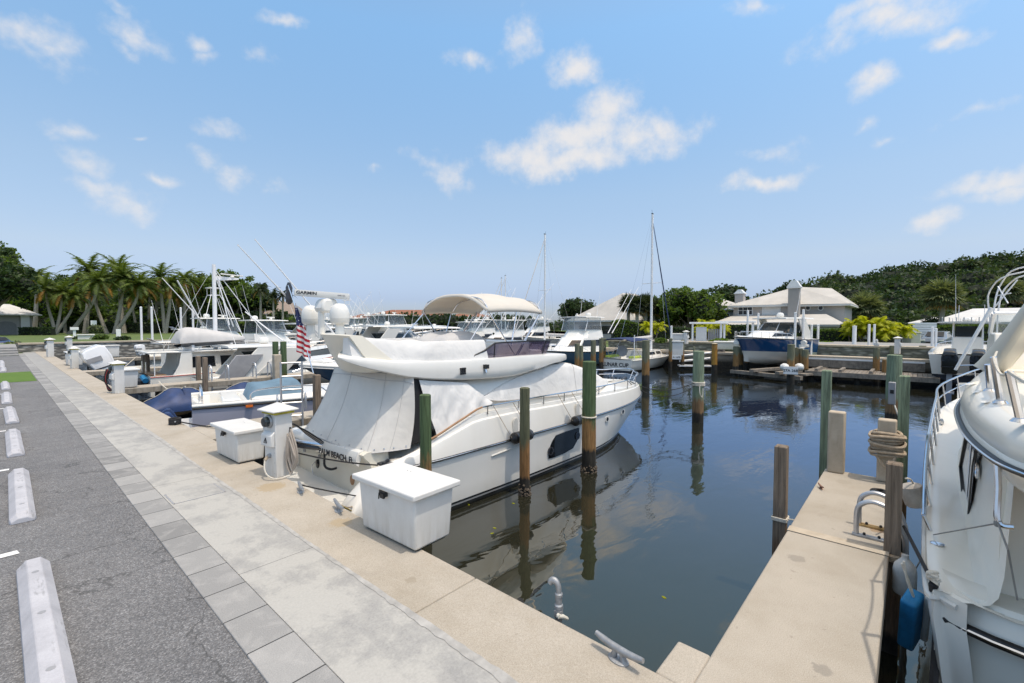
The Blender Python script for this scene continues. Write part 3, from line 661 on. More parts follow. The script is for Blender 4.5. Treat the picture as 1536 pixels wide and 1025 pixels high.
# small rusty cleat by the post
def cleat(name, label, loc, rz, s, mat_, grp='dock cleats along the quay'):
    t = thing(name, label, 'cleat', loc, rz, grp)
    m = MB(); m.lathe([(.062, 0), (.062, .008), (.045, .014)], 16, (0, 0, 0)); m.v = [(x*s*1.1, y*s*.7, z*s) for x, y, z in m.v]; m.build('base_plate', mat_, t)
    m = MB()
    for sx in (-1, 1): m.tube([(sx*.036*s, 0, .005*s), (sx*.026*s, 0, .04*s), (sx*.03*s, 0, .075*s)], [.024*s, .016*s, .02*s], 10)
    P = [(-.165, .088), (-.12, .078), (-.06, .07), (0, .068), (.06, .07), (.12, .078), (.165, .088)]
    m.tube([(a*s, 0, z*s) for a, z in P], [.014*s, .019*s, .021*s, .022*s, .021*s, .019*s, .014*s], 12); m.build('horn', mat_, t); return t
cleat('dock_cleat', 'large galvanised cleat at the near quay corner by the pier step', (2.40, 1.27, .004), R(84), 1.0, MAT['galv'])
cleat('dock_cleat', 'grey cleat with a yellow line just behind the near white dock box', (2.38, 4.58, .004), R(78), .95, MAT['galv'])
cleat('dock_cleat', 'grey cleat with a black line at the foot of the shore power pedestal', (2.36, 5.45, .004), R(75), .95, MAT['galv'])
cleat('dock_cleat', 'small rusty cleat on the end of the near pier beside the concrete post', (6.62, .80, .0), R(25), .5, M_('rust', (.23, .12, .08), .8, var=.5, sc_=20))
cleat('dock_cleat', 'quay cleat wrapped in black rope before the lavender boat', (2.33, 11.1, .004), R(80), .9, MAT['galv'])
m = MB()
for k in range(4): m.tube([(2.33+.09*math.cos(a*.45+k), 11.1+.10*math.sin(a*.45+k), .03+.03*k) for a in range(15)], .02, 6)
m.tube(arc([(2.4, 11.05, .05), (2.62, 10.5, .02), (2.9, 9.6, .01), (3.3, 8.9, -.35)]), .014, 6)
tag(m.build('mooring_line', MAT['rope_b']), 'black mooring line bunched on the quay cleat before the lavender boat', 'rope')

# water pipe standing by the quay
pp = thing('standpipe', 'weathered grey valve pipe with white handle standing at the quay edge', 'pipe', (2.56, 1.82, -.85)); pp.scale = (.7, .7, .88)
m = MB(); m.tube([(0, 0, -.6), (0, 0, .88)], .028, 12); m.build('riser', MAT['pvc'], pp)
m = MB(); m.lathe([(.03, .86), (.036, .87), (.036, .98), (.044, .985), (.044, 1.01), (.034, 1.02), (.034, 1.075), (.040, 1.08), (.040, 1.10), (.03, 1.11)], 14)
m.tube(arc([(0, 0, 1.10), (.002, .005, 1.15), (-.005, .03, 1.19), (-.02, .07, 1.195), (-.025, .09, 1.17)], 6), .028, 12); m.box((.0, 0, .95), (.085, .075, .05), .4); m.build('valve_body', MAT['galv'], pp)
m = MB(); m.tube([(-.045, -.035, .945), (.0, -.05, .93), (.075, -.055, .885)], [.018, .018, .014], 8); m.lathe([(.02, -.012), (.02, .012)], 10, (-.045, -.03, .945), axis='y'); m.build('handle', MAT['gel_cream'], pp)

# floating leaves
rr = random.Random(11)
lf = [(996, 896), (742, 792), (738, 800), (703, 757), (725, 742), (770, 755)]
for k, (u, v) in enumerate(lf):
    c = onZ(u, v, WZ+.004); m = MB(); s = .022; a = rr.uniform(0, 3)
    m.poly([(c.x+math.cos(a+t_)*s*(1.5 if i % 3 == 0 else .8), c.y+math.sin(a+t_)*s*(1.5 if i % 3 == 0 else .8), c.z) for i, t_ in enumerate([j*math.pi/3 for j in range(6)])])
    tag(m.build('fallen_leaf', MAT['leaf_yellow'], smooth=False, loc=tuple(c)), ['yellow leaf floating alone in the dark water off the pier' if k == 0 else 'tiny yellow leaf floating beside the yacht hull'][0], 'leaf', None if k == 0 else 'leaves floating beside the yacht')

# wheel stops
ws = thing('wheel_stop', 'nearest pale grey concrete wheel stop on the asphalt', 'wheel stop', (.15, 4.3, -.012), 0, 'wheel stops along the walkway')
m = MB(); P = [(-.098, 0), (.098, 0), (.094, .045), (.042, .105), (-.042, .105), (-.094, .045)]
rows = [[(x*.86, y, max(0, z*.5)) for x, z in P] for y in (-1.10,)] + [[(x, y, z) for x, z in P] for y in (-1.055, -.3, 0, .3, 1.055)] + [[(x*.86, y, z*.5) for x, z in P] for y in (1.10,)]
m.grid(rows, 0, True, True, True); m.build('bumper_block', MAT['stop'], ws, ang=20, bevel=.006)
for y in (-.75, 0., .75):
    m = MB(); m.lathe([(.021, .098), (.021, .1065), (.019, .1068), (.0, .1068)], 12, (0, y, 0)); m.build('pin', MAT['plastic_d'], ws)
ORD = ['second nearest pale grey wheel stop on the asphalt', 'third nearest wheel stop, before the middle of the parking lot', 'fourth nearest wheel stop along the walkway', 'fifth wheel stop, last but one before the lawn strip', 'last wheel stop before the near edge of the lawn strip',
       'first wheel stop beyond the lawn strip', 'middle wheel stop of three beyond the lawn strip', 'last wheel stop beyond the lawn strip']
for k, y in enumerate((7.85, 11.35, 14.85, 18.4, 22.2, 30.3, 33.2, 36.2)):
    dup(ws, (.15 + .012*((k*7) % 3 - 1), y, -.012), R(((k*37) % 5 - 2)*.25), ORD[k])

# dock boxes
def dock_box(label, loc, rz, L, Wd, Hh):
    t = thing('dock_box', label, 'dock box', loc, rz, 'white fibreglass dock boxes')
    m = MB(); m.add([], []); tp = .045
    rows = [[(-L/2+tp, -Wd/2+tp, .02), (L/2-tp, -Wd/2+tp, .02), (L/2-tp, Wd/2-tp, .02), (-L/2+tp, Wd/2-tp, .02)], [(-L/2+.02, -Wd/2+.02, Hh), (L/2-.02, -Wd/2+.02, Hh), (L/2-.02, Wd/2-.02, Hh), (-L/2+.02, Wd/2-.02, Hh)]]
    m.grid(rows, 0, True, True, True); m.build('body', MAT['plastic'], t, bevel=.022, segs=3)
    m = MB(); m.b2(-L/2-.028, L/2+.028, -Wd/2-.028, Wd/2+.028, Hh+.001, Hh+.055); m.build('lid', MAT['plastic'], t, bevel=.014, segs=3)
    m = MB(); m.b2(-L/2+.08, L/2-.08, -Wd/2+.08, Wd/2-.08, 0, .021); m.build('skid', MAT['black'], t)
    m = MB(); y = -Wd/2-.0; m.b2(-.045, .045, y-.012, y+.02, Hh-.06, Hh-.008); m.b2(-.02, .035, y-.02, y, Hh-.075, Hh-.03); m.tube([(-.03, y-.02, Hh-.03), (-.03, y-.025, Hh-.085)], .006, 6); m.build('latch', MAT['black'], t)
    for a in (-.03, .02):
        m = MB(); m.lathe([(.006, 0), (.006, .003)], 8, (a-.1, Wd/2-.12, Hh+.055)); m.build('lid_screw', MAT['galv'], t)
    return t
# box corners measured on the ground
dock_box('nearest white dock box at the water edge, latch facing the walkway', (2.555, 3.62, .004), R(-88), .90, .50, .49)
dock_box('white dock box next to the shore power pedestal with the meter', (2.40, 7.62, .004), R(-88), .92, .44, .44)
dock_box('far white dock box behind the pedestals near the stone ledge wall', (2.55, 31.6, .004), R(-90), 1.3, .6, .62)
dock_box('white dock box below the pedestal with the hose near the trawler stern', (2.75, 19.0, .0), R(-90), .8, .5, .55)
dock_box('long white dock box behind the white outboard engine', (4.0, 37.6, .004), R(0), 2.2, .7, .7)

# shore power pedestals
def pedestal(label, loc, rz, full=True):
    t = thing('power_pedestal', label, 'power pedestal', loc, rz, 'shore power pedestals on the quay')
    hw, hd, Hb = .135, .115, .83
    P = [(-hd, 0), (hd, 0), (hd, Hb), (-hd*.82, Hb), (-hd*.82, .60), (-hd*1.45, .52), (-hd*1.5, .40), (-hd*.8, .37), (-hd, .12)]
    m = MB(); m.extr([(-hd, 0), (hd, 0), (hd, Hb), (-hd, Hb)], -hw, hw); m.build('cabinet', MAT['plastic'], t, bevel=.008)
    m = MB(); m.extr([(-hd-.001, .61), (-hd-.055, .56), (-hd-.06, .42), (-hd-.001, .40)], -hw+.012, hw-.012); m.build('socket_hood', MAT['plastic'], t, bevel=.01)
    m = MB(); m.b2(-hd-.022, hd+.022, -hw-.022, hw+.022, Hb+.001, Hb+.035); m.build('lens_band', MAT['yellowed'], t, bevel=.005)
    m = MB(); a = hd+.062; c = hw+.062; z0 = Hb+.036
    m.add([(-a, -c, z0), (a, -c, z0), (a, c, z0), (-a, c, z0), (-a, -c, z0+.018), (a, -c, z0+.018), (a, c, z0+.018), (-a, c, z0+.018), (0, -.02, z0+.105), (0, .02, z0+.105)],
          [(3, 2, 1, 0), (0, 1, 5, 4), (1, 2, 6, 5), (2, 3, 7, 6), (3, 0, 4, 7), (4, 5, 8), (5, 6, 9, 8), (6, 7, 9), (7, 4, 8, 9)]); m.build('cap', MAT['plastic'], t, bevel=.006)
    mt = MB(); mt.lathe([(.086, 0), (.086, .02), (.078, .03), (.07, .032)], 28, (-hd-.001, 0, .735), axis='x'); mt.v = [(-2*(hd+.001)-x, y, z) for x, y, z in mt.v]; me = mt.build('meter', MAT['galv'], t)
    mt = MB(); mt.lathe([(.066, .0), (.066, .05), (.055, .066), (.02, .072)], 26, (0, 0, 0), axis='x'); mt.v = [(-hd-.02-x, y, z+.735) for x, y, z in mt.v]; mt.build('meter_glass', MAT['glass'], me)
    mt = MB(); mt.lathe([(.052, 0), (.052, .03)], 20, (0, 0, 0), axis='x'); mt.v = [(-hd-.02-x, y, z+.735) for x, y, z in mt.v]
    mt.b2(-hd-.056, -hd-.05, -.035, .035, .742, .76, 1); mt.b2(-hd-.056, -hd-.05, -.03, .03, .712, .722, 1); mt.build('meter_dial', [MAT['plastic_d'], MAT['ink']], me)
    if full:
        tri = MB(); T = [(-.036, -.03), (.036, -.03), (0, .035)]
        def onhood(y, z): return (-hd-.062+.0 - .0 + ( -.002 if z < 0 else -.002), y, .49+z)
        fz = lambda y, z: (-hd-.0585-.0045 + (z+.03)*.04, y, .495+z)
        for i in range(3):
            a_, b_ = T[i], T[(i+1) % 3]; tri.tube([fz(*a_), fz(*b_)], .004, 4)
        tri.tube([fz(.004, .012), fz(-.006, -.004), fz(.006, -.006), fz(-.002, -.02)], .003, 4); tri.build('hazard_triangle', MAT['ink'], t)
        m = MB(); m.b2(-hd-.004, -hd+.0, -.02, .02, .8, .81); m.build('vent', MAT['ink'], t)
        m = MB(); m.b2(-.05, .02, hw+.001, hw+.004, .70, .78); m.build('label_plate', MAT['galv'], t)
        m = MB(); m.tube([(-.11, hw+.03, .66), (-.09, hw+.03, .55), (-.05, hw+.01, .52)], .012, 6); m.b2(-.08, .06, hw, hw+.05, .49, .54); m.build('bracket', MAT['plastic'], t)
        m = MB(); m.lathe([(.03, 0), (.03, .03), (.02, .04)], 12, (0, 0, 0), axis='x'); m.v = [(-hd-x, y-.0, z+.28) for x, y, z in m.v]; m.build('socket', MAT['plastic_d'], t)
        m = MB(); m.tube([(-hd-.03, 0, .28), (-hd-.08, -.015, .24)], .02, 8, 1); m.tube(arc([(-hd-.08, -.015, .24), (-hd-.11, -.06, .14), (-hd-.10, -.13, .06), (-hd-.02, -.22, .02), (hd, -.24, .03)]), .010, 6); m.build('power_cord', [MAT['rope_w'], MAT['rope_t']], t)
        m = MB()
        for y in (-.1, .1):
            for z in (.06, .2, .33): m.lathe([(.005, 0), (.005, .003)], 6, (0, 0, 0), axis='x'); m.v[-12:] = [(-hd-.0-x, yy+y, zz+z) for x, yy, zz in m.v[-12:]]
        m.build('screw', MAT['galv'], t)
    return t
ped = pedestal('nearest white power pedestal with meter, hazard triangle and yellowed cap band', (2.455, 6.32, .004), R(8))
# hose and cord coil hanging beside it
m = MB(); rr = random.Random(5)
for k in range(7):
    x0 = 2.50 + rr.uniform(-.03, .05); y0 = 6.09 + rr.uniform(-.03, .03); w_ = rr.uniform(.035, .07); top = .66 - .02*k; bot = .05 + rr.uniform(0, .10)
    m.tube(arc([(x0, y0, top), (x0+.03, y0-w_, top-.2), (x0+.05, y0-w_, bot+.12), (x0+.03, y0-.01, bot), (x0, y0+.03, bot+.12), (x0-.01, y0+.02, top-.2), (x0, y0, top)], 5), .0125, 7, rr.choice([0, 0, 1]))
tag(m.build('hose_coil', [M_('beige_hose', (.44, .38, .32), .6, var=.15), MAT['rope_b']]), 'coil of beige hose and black cord hanging on the nearest pedestal', 'hose')
f1 = pedestal('white power pedestal holding a dark hose near the trawler stern', (2.33, 17.5, .004), R(8), False)
m = MB()
for k in range(6): m.tube(arc([(2.2-.015*k, 17.72+.02*k, .7), (2.12-.01*k, 17.85, .4), (2.15, 17.84, .08+.02*k), (2.24, 17.74, .1), (2.25, 17.70, .4), (2.2-.015*k, 17.72+.02*k, .7)], 4), .02, 6, 1 if k == 3 else 0)
tag(m.build('hose_coil', [MAT['rope_b'], MAT['red']]), 'dark hose coil hanging on the pedestal near the trawler stern', 'hose')
PED = [(2.35, 29.0, 'white power pedestal in front of the white outboard engine'), (2.2, 40.5, 'white power pedestal left of the white outboard, before the stone wall'), (3.6, 47.5, 'farthest white power pedestal beside the stone ledge wall'), (12.5, 47, 'white power pedestal by the ledge wall behind the trawler roof'), (17.5, 47.4, 'white power pedestal by the ledge wall near the grey dinghy cover')]
for x, y, lb in PED: dup(f1, (x, y, .004), R(8), lb, scale=1.25 if y > 35 else 1.05)
# ================================================================== THE COVERED MOTOR YACHT
Y0 = (3.5, 6.75, WZ)
ya = thing('motor_yacht', 'large white flybridge motor yacht under grey and white covers, stern to the quay', 'yacht', Y0)
RUB = [(0, 1.40), (1, 1.49), (3, 1.50), (5, 1.49), (6, 1.47), (7, 1.40), (8, 1.20), (8.7, .94), (9.1, .66), (9.32, .36), (9.42, 0)]
WL = [(0, 1.36), (1.2, 1.42), (3, 1.46), (5.2, 1.43), (6, 1.33), (7, 1.06), (7.6, .80), (8.0, .52), (8.25, .28), (8.42, 0)]
def hb(tab, x): return max(0, smooth_interp(tab, x))
def zrub(x): return .90 + .0*x + max(0, x-5.3)**2*.006
BUL = [(0, .965), (.3, 1.0), (.7, 1.12), (1.25, 1.30), (1.75, 1.43), (2.4, 1.43), (4, 1.38), (5.4, 1.36), (7, 1.31), (8.4, 1.25), (9.42, 1.20)]
NS = 44; TS = [i/NS for i in range(NS+1)]
def stx(t, Lx): return Lx*(1-(1-t)**1.25) if t > 0 else 0
def ring(t, s):
    xr, xw = stx(t, 9.42), stx(t, 8.42); xk = stx(t, 7.9)
    yr, yw = hb(RUB, xr), hb(WL, xw)
    return [(xk, s*.0, -.5 + .42*t**5), (xw*.5+xk*.5, s*yw*.62, -.34+.28*t**4), (xw, s*yw, .0), (xw*.985+xr*.015, s*(yw*.985+yr*.015)+s*.012*(1-t), .06), (xw*.64+xr*.36, s*(yw*.66+yr*.34), .34), (xw*.3+xr*.7, s*(yw*.33+yr*.67), .62), (xr, s*yr, zrub(xr)-.03)]
m = MB()
for s in (-1, 1): m.grid([ring(t, s) for t in TS])
m.poly([(x, y, z) for x, y, z in ring(0, -1)] + [(x, y, z) for x, y, z in ring(0, 1)][::-1][:-1])
hull = m.build('hull', MAT['hull_yacht'], ya, ang=60)
# bulwark above the rub rail, inward ledge and side deck
m = MB()
for s in (-1, 1):
    rows = []
    for t in TS:
        x = stx(t, 9.42); y = hb(RUB, x); zr = zrub(x); zb = interp(BUL, x) if x < .1 else smooth_interp(BUL, x); zb = max(zb, zr+.05)
        k = max(.15, min(1, y/.6))
        rows.append([(x, s*y, zr-.03), (x, s*(y-.005), zr), (x, s*(y-.055*k), zr+(zb-zr)*.72), (x, s*(y-.065*k), zr+(zb-zr)*.8), (x, s*(y-.10*k), zr+(zb-zr)*.84), (x, s*(y-.115*k), zb-.01), (x, s*(y-.135*k), zb), (x, s*(y-.17*k), zb-.012), (x, s*max(0, y-.185*k), zb-.13)])
    m.grid(rows)
m.build('bulwark', MAT['gel'], ya, ang=40)
m = MB(); rows = []
for t in TS:
    x = stx(t, 9.42); y = max(0, hb(RUB, x)-.18*max(.15, min(1, hb(RUB, x)/.6))); zb = max(smooth_interp(BUL, x), .95) - .12 - max(0, .9-x)*.05 + (.0 if x < 6 else min(.07, (x-6)*.05))
    rows.append([(x, -y, zb), (x, -y*.5, zb+.035), (x, 0, zb+.05), (x, y*.5, zb+.035), (x, y, zb)])
m.grid(rows); m.build('deck', MAT['gel'], ya, ang=60)
m = MB()
for s in (-1, 1):
    m.tube([(stx(t, 9.42), s*(hb(RUB, stx(t, 9.42))+.008), zrub(stx(t, 9.42))-.015) for t in TS], .021, 8)
m.build('rub_rail', MAT['black'], ya)
m = MB()
for s in (-1, 1): m.tube([(stx(t, 9.42), s*(hb(RUB, stx(t, 9.42))+.022), zrub(stx(t, 9.42))-.010) for t in TS], .008, 6)
m.build('rub_rail_insert', MAT['steel'], ya)
# engine vents / portholes / hull windows
def on_hull(x, z, off=.006):
    f = max(0, min(1, z/.87)); best_ = None
    # invert: find t with x on level f
    lo, hi = 0., 1.
    for _ in range(40):
        t = (lo+hi)/2; xx = stx(t, 8.42)*(1-f) + stx(t, 9.42)*f
        if xx < x: lo = t
        else: hi = t
    P = [Vector(p) for p in ring(t, -1)]
    for a, b in zip(P[2:], P[3:]):
        if a.z <= z <= b.z+1e-6:
            q = a.lerp(b, (z-a.z)/(b.z-a.z)); return Vector((x, q.y-off, z))
    return Vector((x, P[-1].y-off, z))
def hull_panel(name, pts, mat_, off=.012, par=ya, n=10):
    m = MB(); 
    xs0, xs1 = min(p[0] for p in pts), max(p[0] for p in pts)
    top = pts[0]; 
    # pts = list of (x, zlow, zhigh)
    rows = []
    for x, zl, zh in pts: rows.append([on_hull(x, zl + (zh-zl)*k/4, off) for k in range(5)])
    m.grid(rows)
    edge = [r_[0] for r_ in rows] + rows[-1][1:] + [r_[-1] for r_ in rows[::-1]][1:] + rows[0][::-1][1:-1]
    back = [Vector((p.x, p.y+off+.01, p.z)) for p in edge]
    m.grid([edge, back], 0, True)
    return m.build(name, mat_, par, ang=30)
win = hull_panel('hull_window', [(3.56, .30, .48), (3.66, .285, .62), (3.78, .285, .72), (4.1, .288, .735), (4.42, .33, .735), (4.52, .42, .735), (4.62, .52, .73)], MAT['window'])
for x, z in ((3.60, .44), (4.55, .57)):
    c = on_hull(x, z, .02); m = MB(); m.lathe([(.082, -.012), (.082, .012), (.06, .014), (.055, 0)], 20, (0, 0, 0), axis='y'); m.move((c.x, c.y, c.z)); p = m.build('porthole', MAT['gel_dark'], win)
    m = MB(); m.lathe([(.053, .0), (.05, .012)], 18, axis='y'); m.move((c.x, c.y, c.z)); m.build('pane', MAT['window'], p)
for x, z in ((5.83, .72), (6.70, .76)):
    c = on_hull(x, z, .004); m = MB(); P_ = [(-.09, -.035), (-.06, -.075), (.07, -.075), (.10, -.03), (.10, .045), (.075, .075), (-.06, .075), (-.09, .045)]
    m.extr(P_, -.012, .02); m.move((c.x, c.y, c.z)); p = m.build('hull_porthole', MAT['gel_grey'], ya, bevel=.008)
    m = MB(); m.lathe([(.048, 0), (.046, .016)], 16, axis='y'); m.move((c.x+.0, c.y-.003, c.z)); m.build('pane', MAT['window'], p)
m = MB(); a = on_hull(1.95, .70); b = on_hull(2.75, .76); m.tube([a, a.lerp(b, .5)+Vector((0, -.01, 0)), b], [.012, .016, .006], 8); m.build('spray_vent', MAT['gel_grey'], ya)
for x in (2.55, 4.55):      # pale bulwark plates behind the fenders
    y = -hb(RUB, x)-.004; m = MB(); m.extr([(x-.05, .93), (x+.06, .93), (x+.06, 1.2), (x+.03, 1.25), (x-.02, 1.25), (x-.05, 1.2)], y-.006, y+.03); m.build('fender_plate', MAT['gel_grey'], ya)
# aft quarter, transom and swim platform
m = MB(); m.b2(-.95, .02, -1.30, 1.34, .30, .42); m.build('swim_platform', MAT['gel'], ya, bevel=.04, segs=3)
m = MB()
rows = []
for y in [-1.02 + 2.42*k/14 for k in range(15)]:
    c = .06*(1-(y/1.4)**2); rows.append([(-.02-c, y, .40), (-.0-c, y, .62), (.02-c, y, .80), (-.02-c, y, .95), (-.10-c, y, 1.03), (-.12-c, y, 1.07), (-.06-c, y, 1.10), (.25, y, 1.10), (.3, y, .42)])
m.grid(rows, 0, False, True, True); tr = m.build('transom', MAT['gel_cream'], ya, ang=35)
m = MB(); rows = []
for y in [-.92 + 2.25*k/12 for k in range(13)]:
    c = .06*(1-(y/1.4)**2); rows.append([(-.13-c, y, .90), (-.165-c, y, .93), (-.17-c, y, 1.02), (-.13-c, y, 1.10), (-.05-c, y, 1.115)])
m.grid(rows, 0, False, True, True); m.build('transom_cap', MAT['gel'], tr, ang=50)
# near aft wing: rounded quarter with the corner step
m = MB(); rows = []
for k in range(9):
    a = k/8; x = -.55 + .95*a; zt = .50 + .47*(1-(1-a)**2.2)
    rows.append([(x, -1.42-.0*a, .30), (x, -1.44, .30+(zt-.30)*.5), (x, -1.41, zt-.05), (x, -1.35, zt), (x, -1.12, zt), (x, -1.04, zt-.06), (x, -1.02, .30)])
m.grid(rows, 0, False, True, True); m.build('stern_quarter', MAT['gel'], ya, ang=50)
m = MB(); rows = []
for k in range(9):
    a = k/8; x = -.45 + .85*a; zt = .50 + .47*(1-(1-a)**2.2)
    rows.append([(x, 1.42, .30), (x, 1.44, .30+(zt-.30)*.5), (x, 1.41, zt-.05), (x, 1.37, zt), (x, 1.34, zt), (x, 1.33, zt-.06), (x, 1.33, .30)])
m.grid(rows, 0, False, True, True); m.build('stern_quarter', MAT['gel'], ya, ang=50)
for y, z in ((.55, .62), (-.55, .60)):
    m = MB(); m.lathe([(.075, -.02), (.075, .012), (.055, .02)], 18, (0, 0, 0), axis='x'); m.v = [(-.055-x, yy*.7+y, zz+z) for x, yy, zz in m.v]; m.build('fairlead', MAT['window'] if y > 0 else MAT['teak'], tr)
for y in (1.0, .45): 
    m = MB(); m.b2(-.085, -.06, y-.03, y+.03, .74, .79); m.build('vent', MAT['plastic_d'], tr)
m = MB(); m.tube(arc([(-.1, .62, .43), (-.12, .62, .58), (-.1, .55, .66)]), .01, 6); m.build('platform_staple', MAT['steel'], ya)
text('hailing_port_lettering', 'PALM BEACH, FL', .125, MAT['ink'], tr, frame((-.238, -.40, .975), (.07, -1, 0), (.03, 0, 1)), sx=1.0)
# passerelle lying against the stern with the shore cables
m = MB(); m.tube([(-.75, 1.1, 1.06), (-.16, .1, .98)], .05, 8); m.tube([(-.75, 1.0, 1.12), (-.2, .05, 1.05)], .03, 8, 1); m.build('passerelle', [MAT['gel_dark'], MAT['steel']], ya)
m = MB(); m.tube(arc([(-.2, .0, .97), (-.22, -.02, .75), (-.18, -.12, .70), (-.12, -.2, .72)]), .018, 8); m.build('shore_cable_loop', MAT['rope_b'], ya)
# stern mooring fitting
m = MB(); m.b2(-.02, .16, -1.30, -1.16, .945, .975); m.tube([(.0, -1.28, .98), (.14, -1.18, .98)], .022, 8); m.build('stern_cleat', MAT['gel_dark'], ya)

# cabin
def wcab(x): return smooth_interp([(.5, 1.12), (4.3, 1.10), (5.4, 1.03), (6.4, .86), (7.3, .58), (7.95, .28)], x)
def ztop(x): return smooth_interp([(.5, 2.04), (1.5, 2.0), (4.2, 2.06), (5.0, 2.03), (5.55, 1.92), (6.4, 1.70), (7.2, 1.47), (7.95, 1.29)], x)
def zbase(x): return 1.26 if x < 7 else 1.26 + (x-7)*.0
def cabin_rows(x0, x1, n, off=0, zb=None, inset=.12):
    rows = []
    for k in range(n+1):
        x = x0 + (x1-x0)*k/n; w_ = wcab(x)+off; zt = ztop(x)+off; b_ = (zb(x) if zb else zbase(x)); b_ = min(b_, zt-.02); hh = (zt-b_)
        wi = w_ - inset*hh/.8
        half = [(x, w_, b_), (x, w_-(w_-wi)*.5, b_+hh*.5), (x, wi+.01, zt-.09*min(1, hh/.4)), (x, wi-.05, zt-.02), (x, wi-.2*w_, zt), (x, 0, zt+.025)]
        rows.append([(a, -b, c) for a, b, c in half] + [(a, b, c) for a, b, c in half[::-1]][1:])
    return rows
m = MB(); m.grid(cabin_rows(.62, 7.95, 50), 0, False, True, True); m.build('cabin', MAT['gel'], ya, ang=50)
# white window covers: front wrap and wrinkled aft side panels
def zcov(x): return smooth_interp([(2.15, 1.60), (2.3, 1.55), (3.5, 1.46), (5.8, 1.33), (7.9, 1.285)], x)
m = MB(); rows = []
for r_ in cabin_rows(2.16, 7.92, 60, .022, zcov):
    rows.append(r_)
# taper the tail of the cover to a point
out = []
for r_ in rows:
    x = r_[0][0]
    zc = zcov(x) if x > 2.16 else 1.6
    lim = smooth_interp([(2.16, 1.63), (2.8, 1.83), (3.6, 1.97), (4.6, 2.07), (9, 2.2)], x)
    if x < 4.6: out.append([ (a, b, min(c, lim)) for a, b, c in r_])
    else: out.append(r_)
m = MB()
nn = len(out[0]); h_ = nn//2
for sel in (range(0, 4), range(nn-4, nn)):
    m.grid([[r_[k] for k in sel] for r_ in out if r_[0][0] < 4.7])
m.grid([r_ for r_ in out if r_[0][0] >= 4.6])
m.build('windscreen_cover', MAT['canvas'], ya, ang=60)
m = MB()
for x in (5.15, 6.0):
    P_ = [r_ for r_ in cabin_rows(x, x+.01, 1, .026, zcov)][0]; m.tube(P_, .006, 5)
P_ = [(x, -(wcab(x)+.024), zcov(x)) for x in [2.2+.3*k for k in range(19)]]; m.tube(P_, .010, 5)
m.build('cover_seam', MAT['grey_cloth'], ya)
# wrinkled white side covers
for s in (-1, 1):
    m = MB(); A = [(.72, 2.07), (.93, 1.13)]; B_ = [(1.70, 1.93), (2.16, 1.56)]; rows = []
    rr = random.Random(4 if s < 0 else 9)
    for i in range(41):
        a = i/40; col = []
        for j in range(31):
            b = j/30
            tx = (A[0][0]*(1-a)+B_[0][0]*a, A[0][1]*(1-a)+B_[0][1]*a); bz = smooth_interp([(0, 1.13), (.35, 1.24), (.7, 1.45), (1, 1.56)], a); bx = A[1][0]*(1-a)+B_[1][0]*a
            x = tx[0]*(1-b)+bx*b; z = tx[1]*(1-b)+bz*b; fold = .016*b*math.sin(a*24+b*5+math.sin(b*7+a*3)) + .012*b*math.sin((a+b)*17) + .02*math.sin(b*3.1)*a
            col.append((x, s*(1.15+.05*b*(1-a)+.16*b**1.4 + fold), z))
        rows.append(col)
    m.grid(rows); m.build('side_cover', MAT['canvas_w'], ya, ang=80)
# dark sheet standing for the shade in the gap between the covers
m = MB(); m.add([(.58, -1.125, 2.10), (.80, -1.125, 2.09), (1.0, -1.14, 1.13), (.52, -1.14, 1.11)], [(0, 1, 2, 3)]); m.add([(.58, 1.125, 2.10), (.80, 1.125, 2.09), (1.06, 1.125, 1.10), (.46, 1.125, 1.05)], [(0, 1, 2, 3)]); m.build('side_gap_shade', MAT['darkin'], ya)
# aft cockpit cover
m = MB(); rows = []
top = [(.60, -1.18, 2.12), (.50, -1.05, 2.16), (.30, -.75, 2.18), (.28, 0, 2.2), (.35, .7, 2.16), (.62, 1.2, 2.05)]
bot = [(.47, -1.27, 1.10), (.15, -1.12, 1.085), (-.10, -.86, 1.085), (-.16, 0, 1.12), (-.08, .9, 1.12), (.12, 1.25, 1.12)]
def rs(P, n):
    q = arc(P, 8); return [q[int(round(k*(len(q)-1)/n))] for k in range(n+1)]
T_, B_ = rs(top, 36), rs(bot, 36)
for i in range(37):
    col = []
    for j in range(25):
        b = j/24; p = T_[i].lerp(B_[i], b); sag_ = .05*math.sin(b*3.14) + .012*math.sin(i*.6+b*4)*b; col.append((p.x+sag_*.8, p.y, p.z-.02*math.sin(b*3.14)))
    rows.append(col)
m.grid(rows); m.build('cockpit_cover', MAT['mesh_grey'], ya, ang=80)
m = MB()
for i in (6, 13, 22, 30): m.tube([(x-.006, y, z) for x, y, z in rows[i]], .003, 5)
m.tube([(r_[-1][0]-.004, r_[-1][1], r_[-1][2]) for r_ in rows], .006, 6); m.tube([(r_[2][0]-.006, r_[2][1], r_[2][2]) for r_ in rows], .006, 5)
m.build('cover_seam', MAT['grey_cloth'], ya)
for i in range(2, 36, 3):
    x, y, z = rows[i][-2]; m = MB(); m.lathe([(.011, -.006), (.011, .006), (.005, .010)], 8, (0, 0, 0), axis='x'); m.v = [(x-.004-a, y+b, z+c) for a, b, c in m.v]; m.build('snap_fastener', MAT['steel'], ya)
m = MB()
for y in (-.55, -.35, -.15):
    m.tube([(-.16, y, 1.14), (-.185, y, 1.06)], .005, 5)
m.build('cover_hook', MAT['steel'], ya)

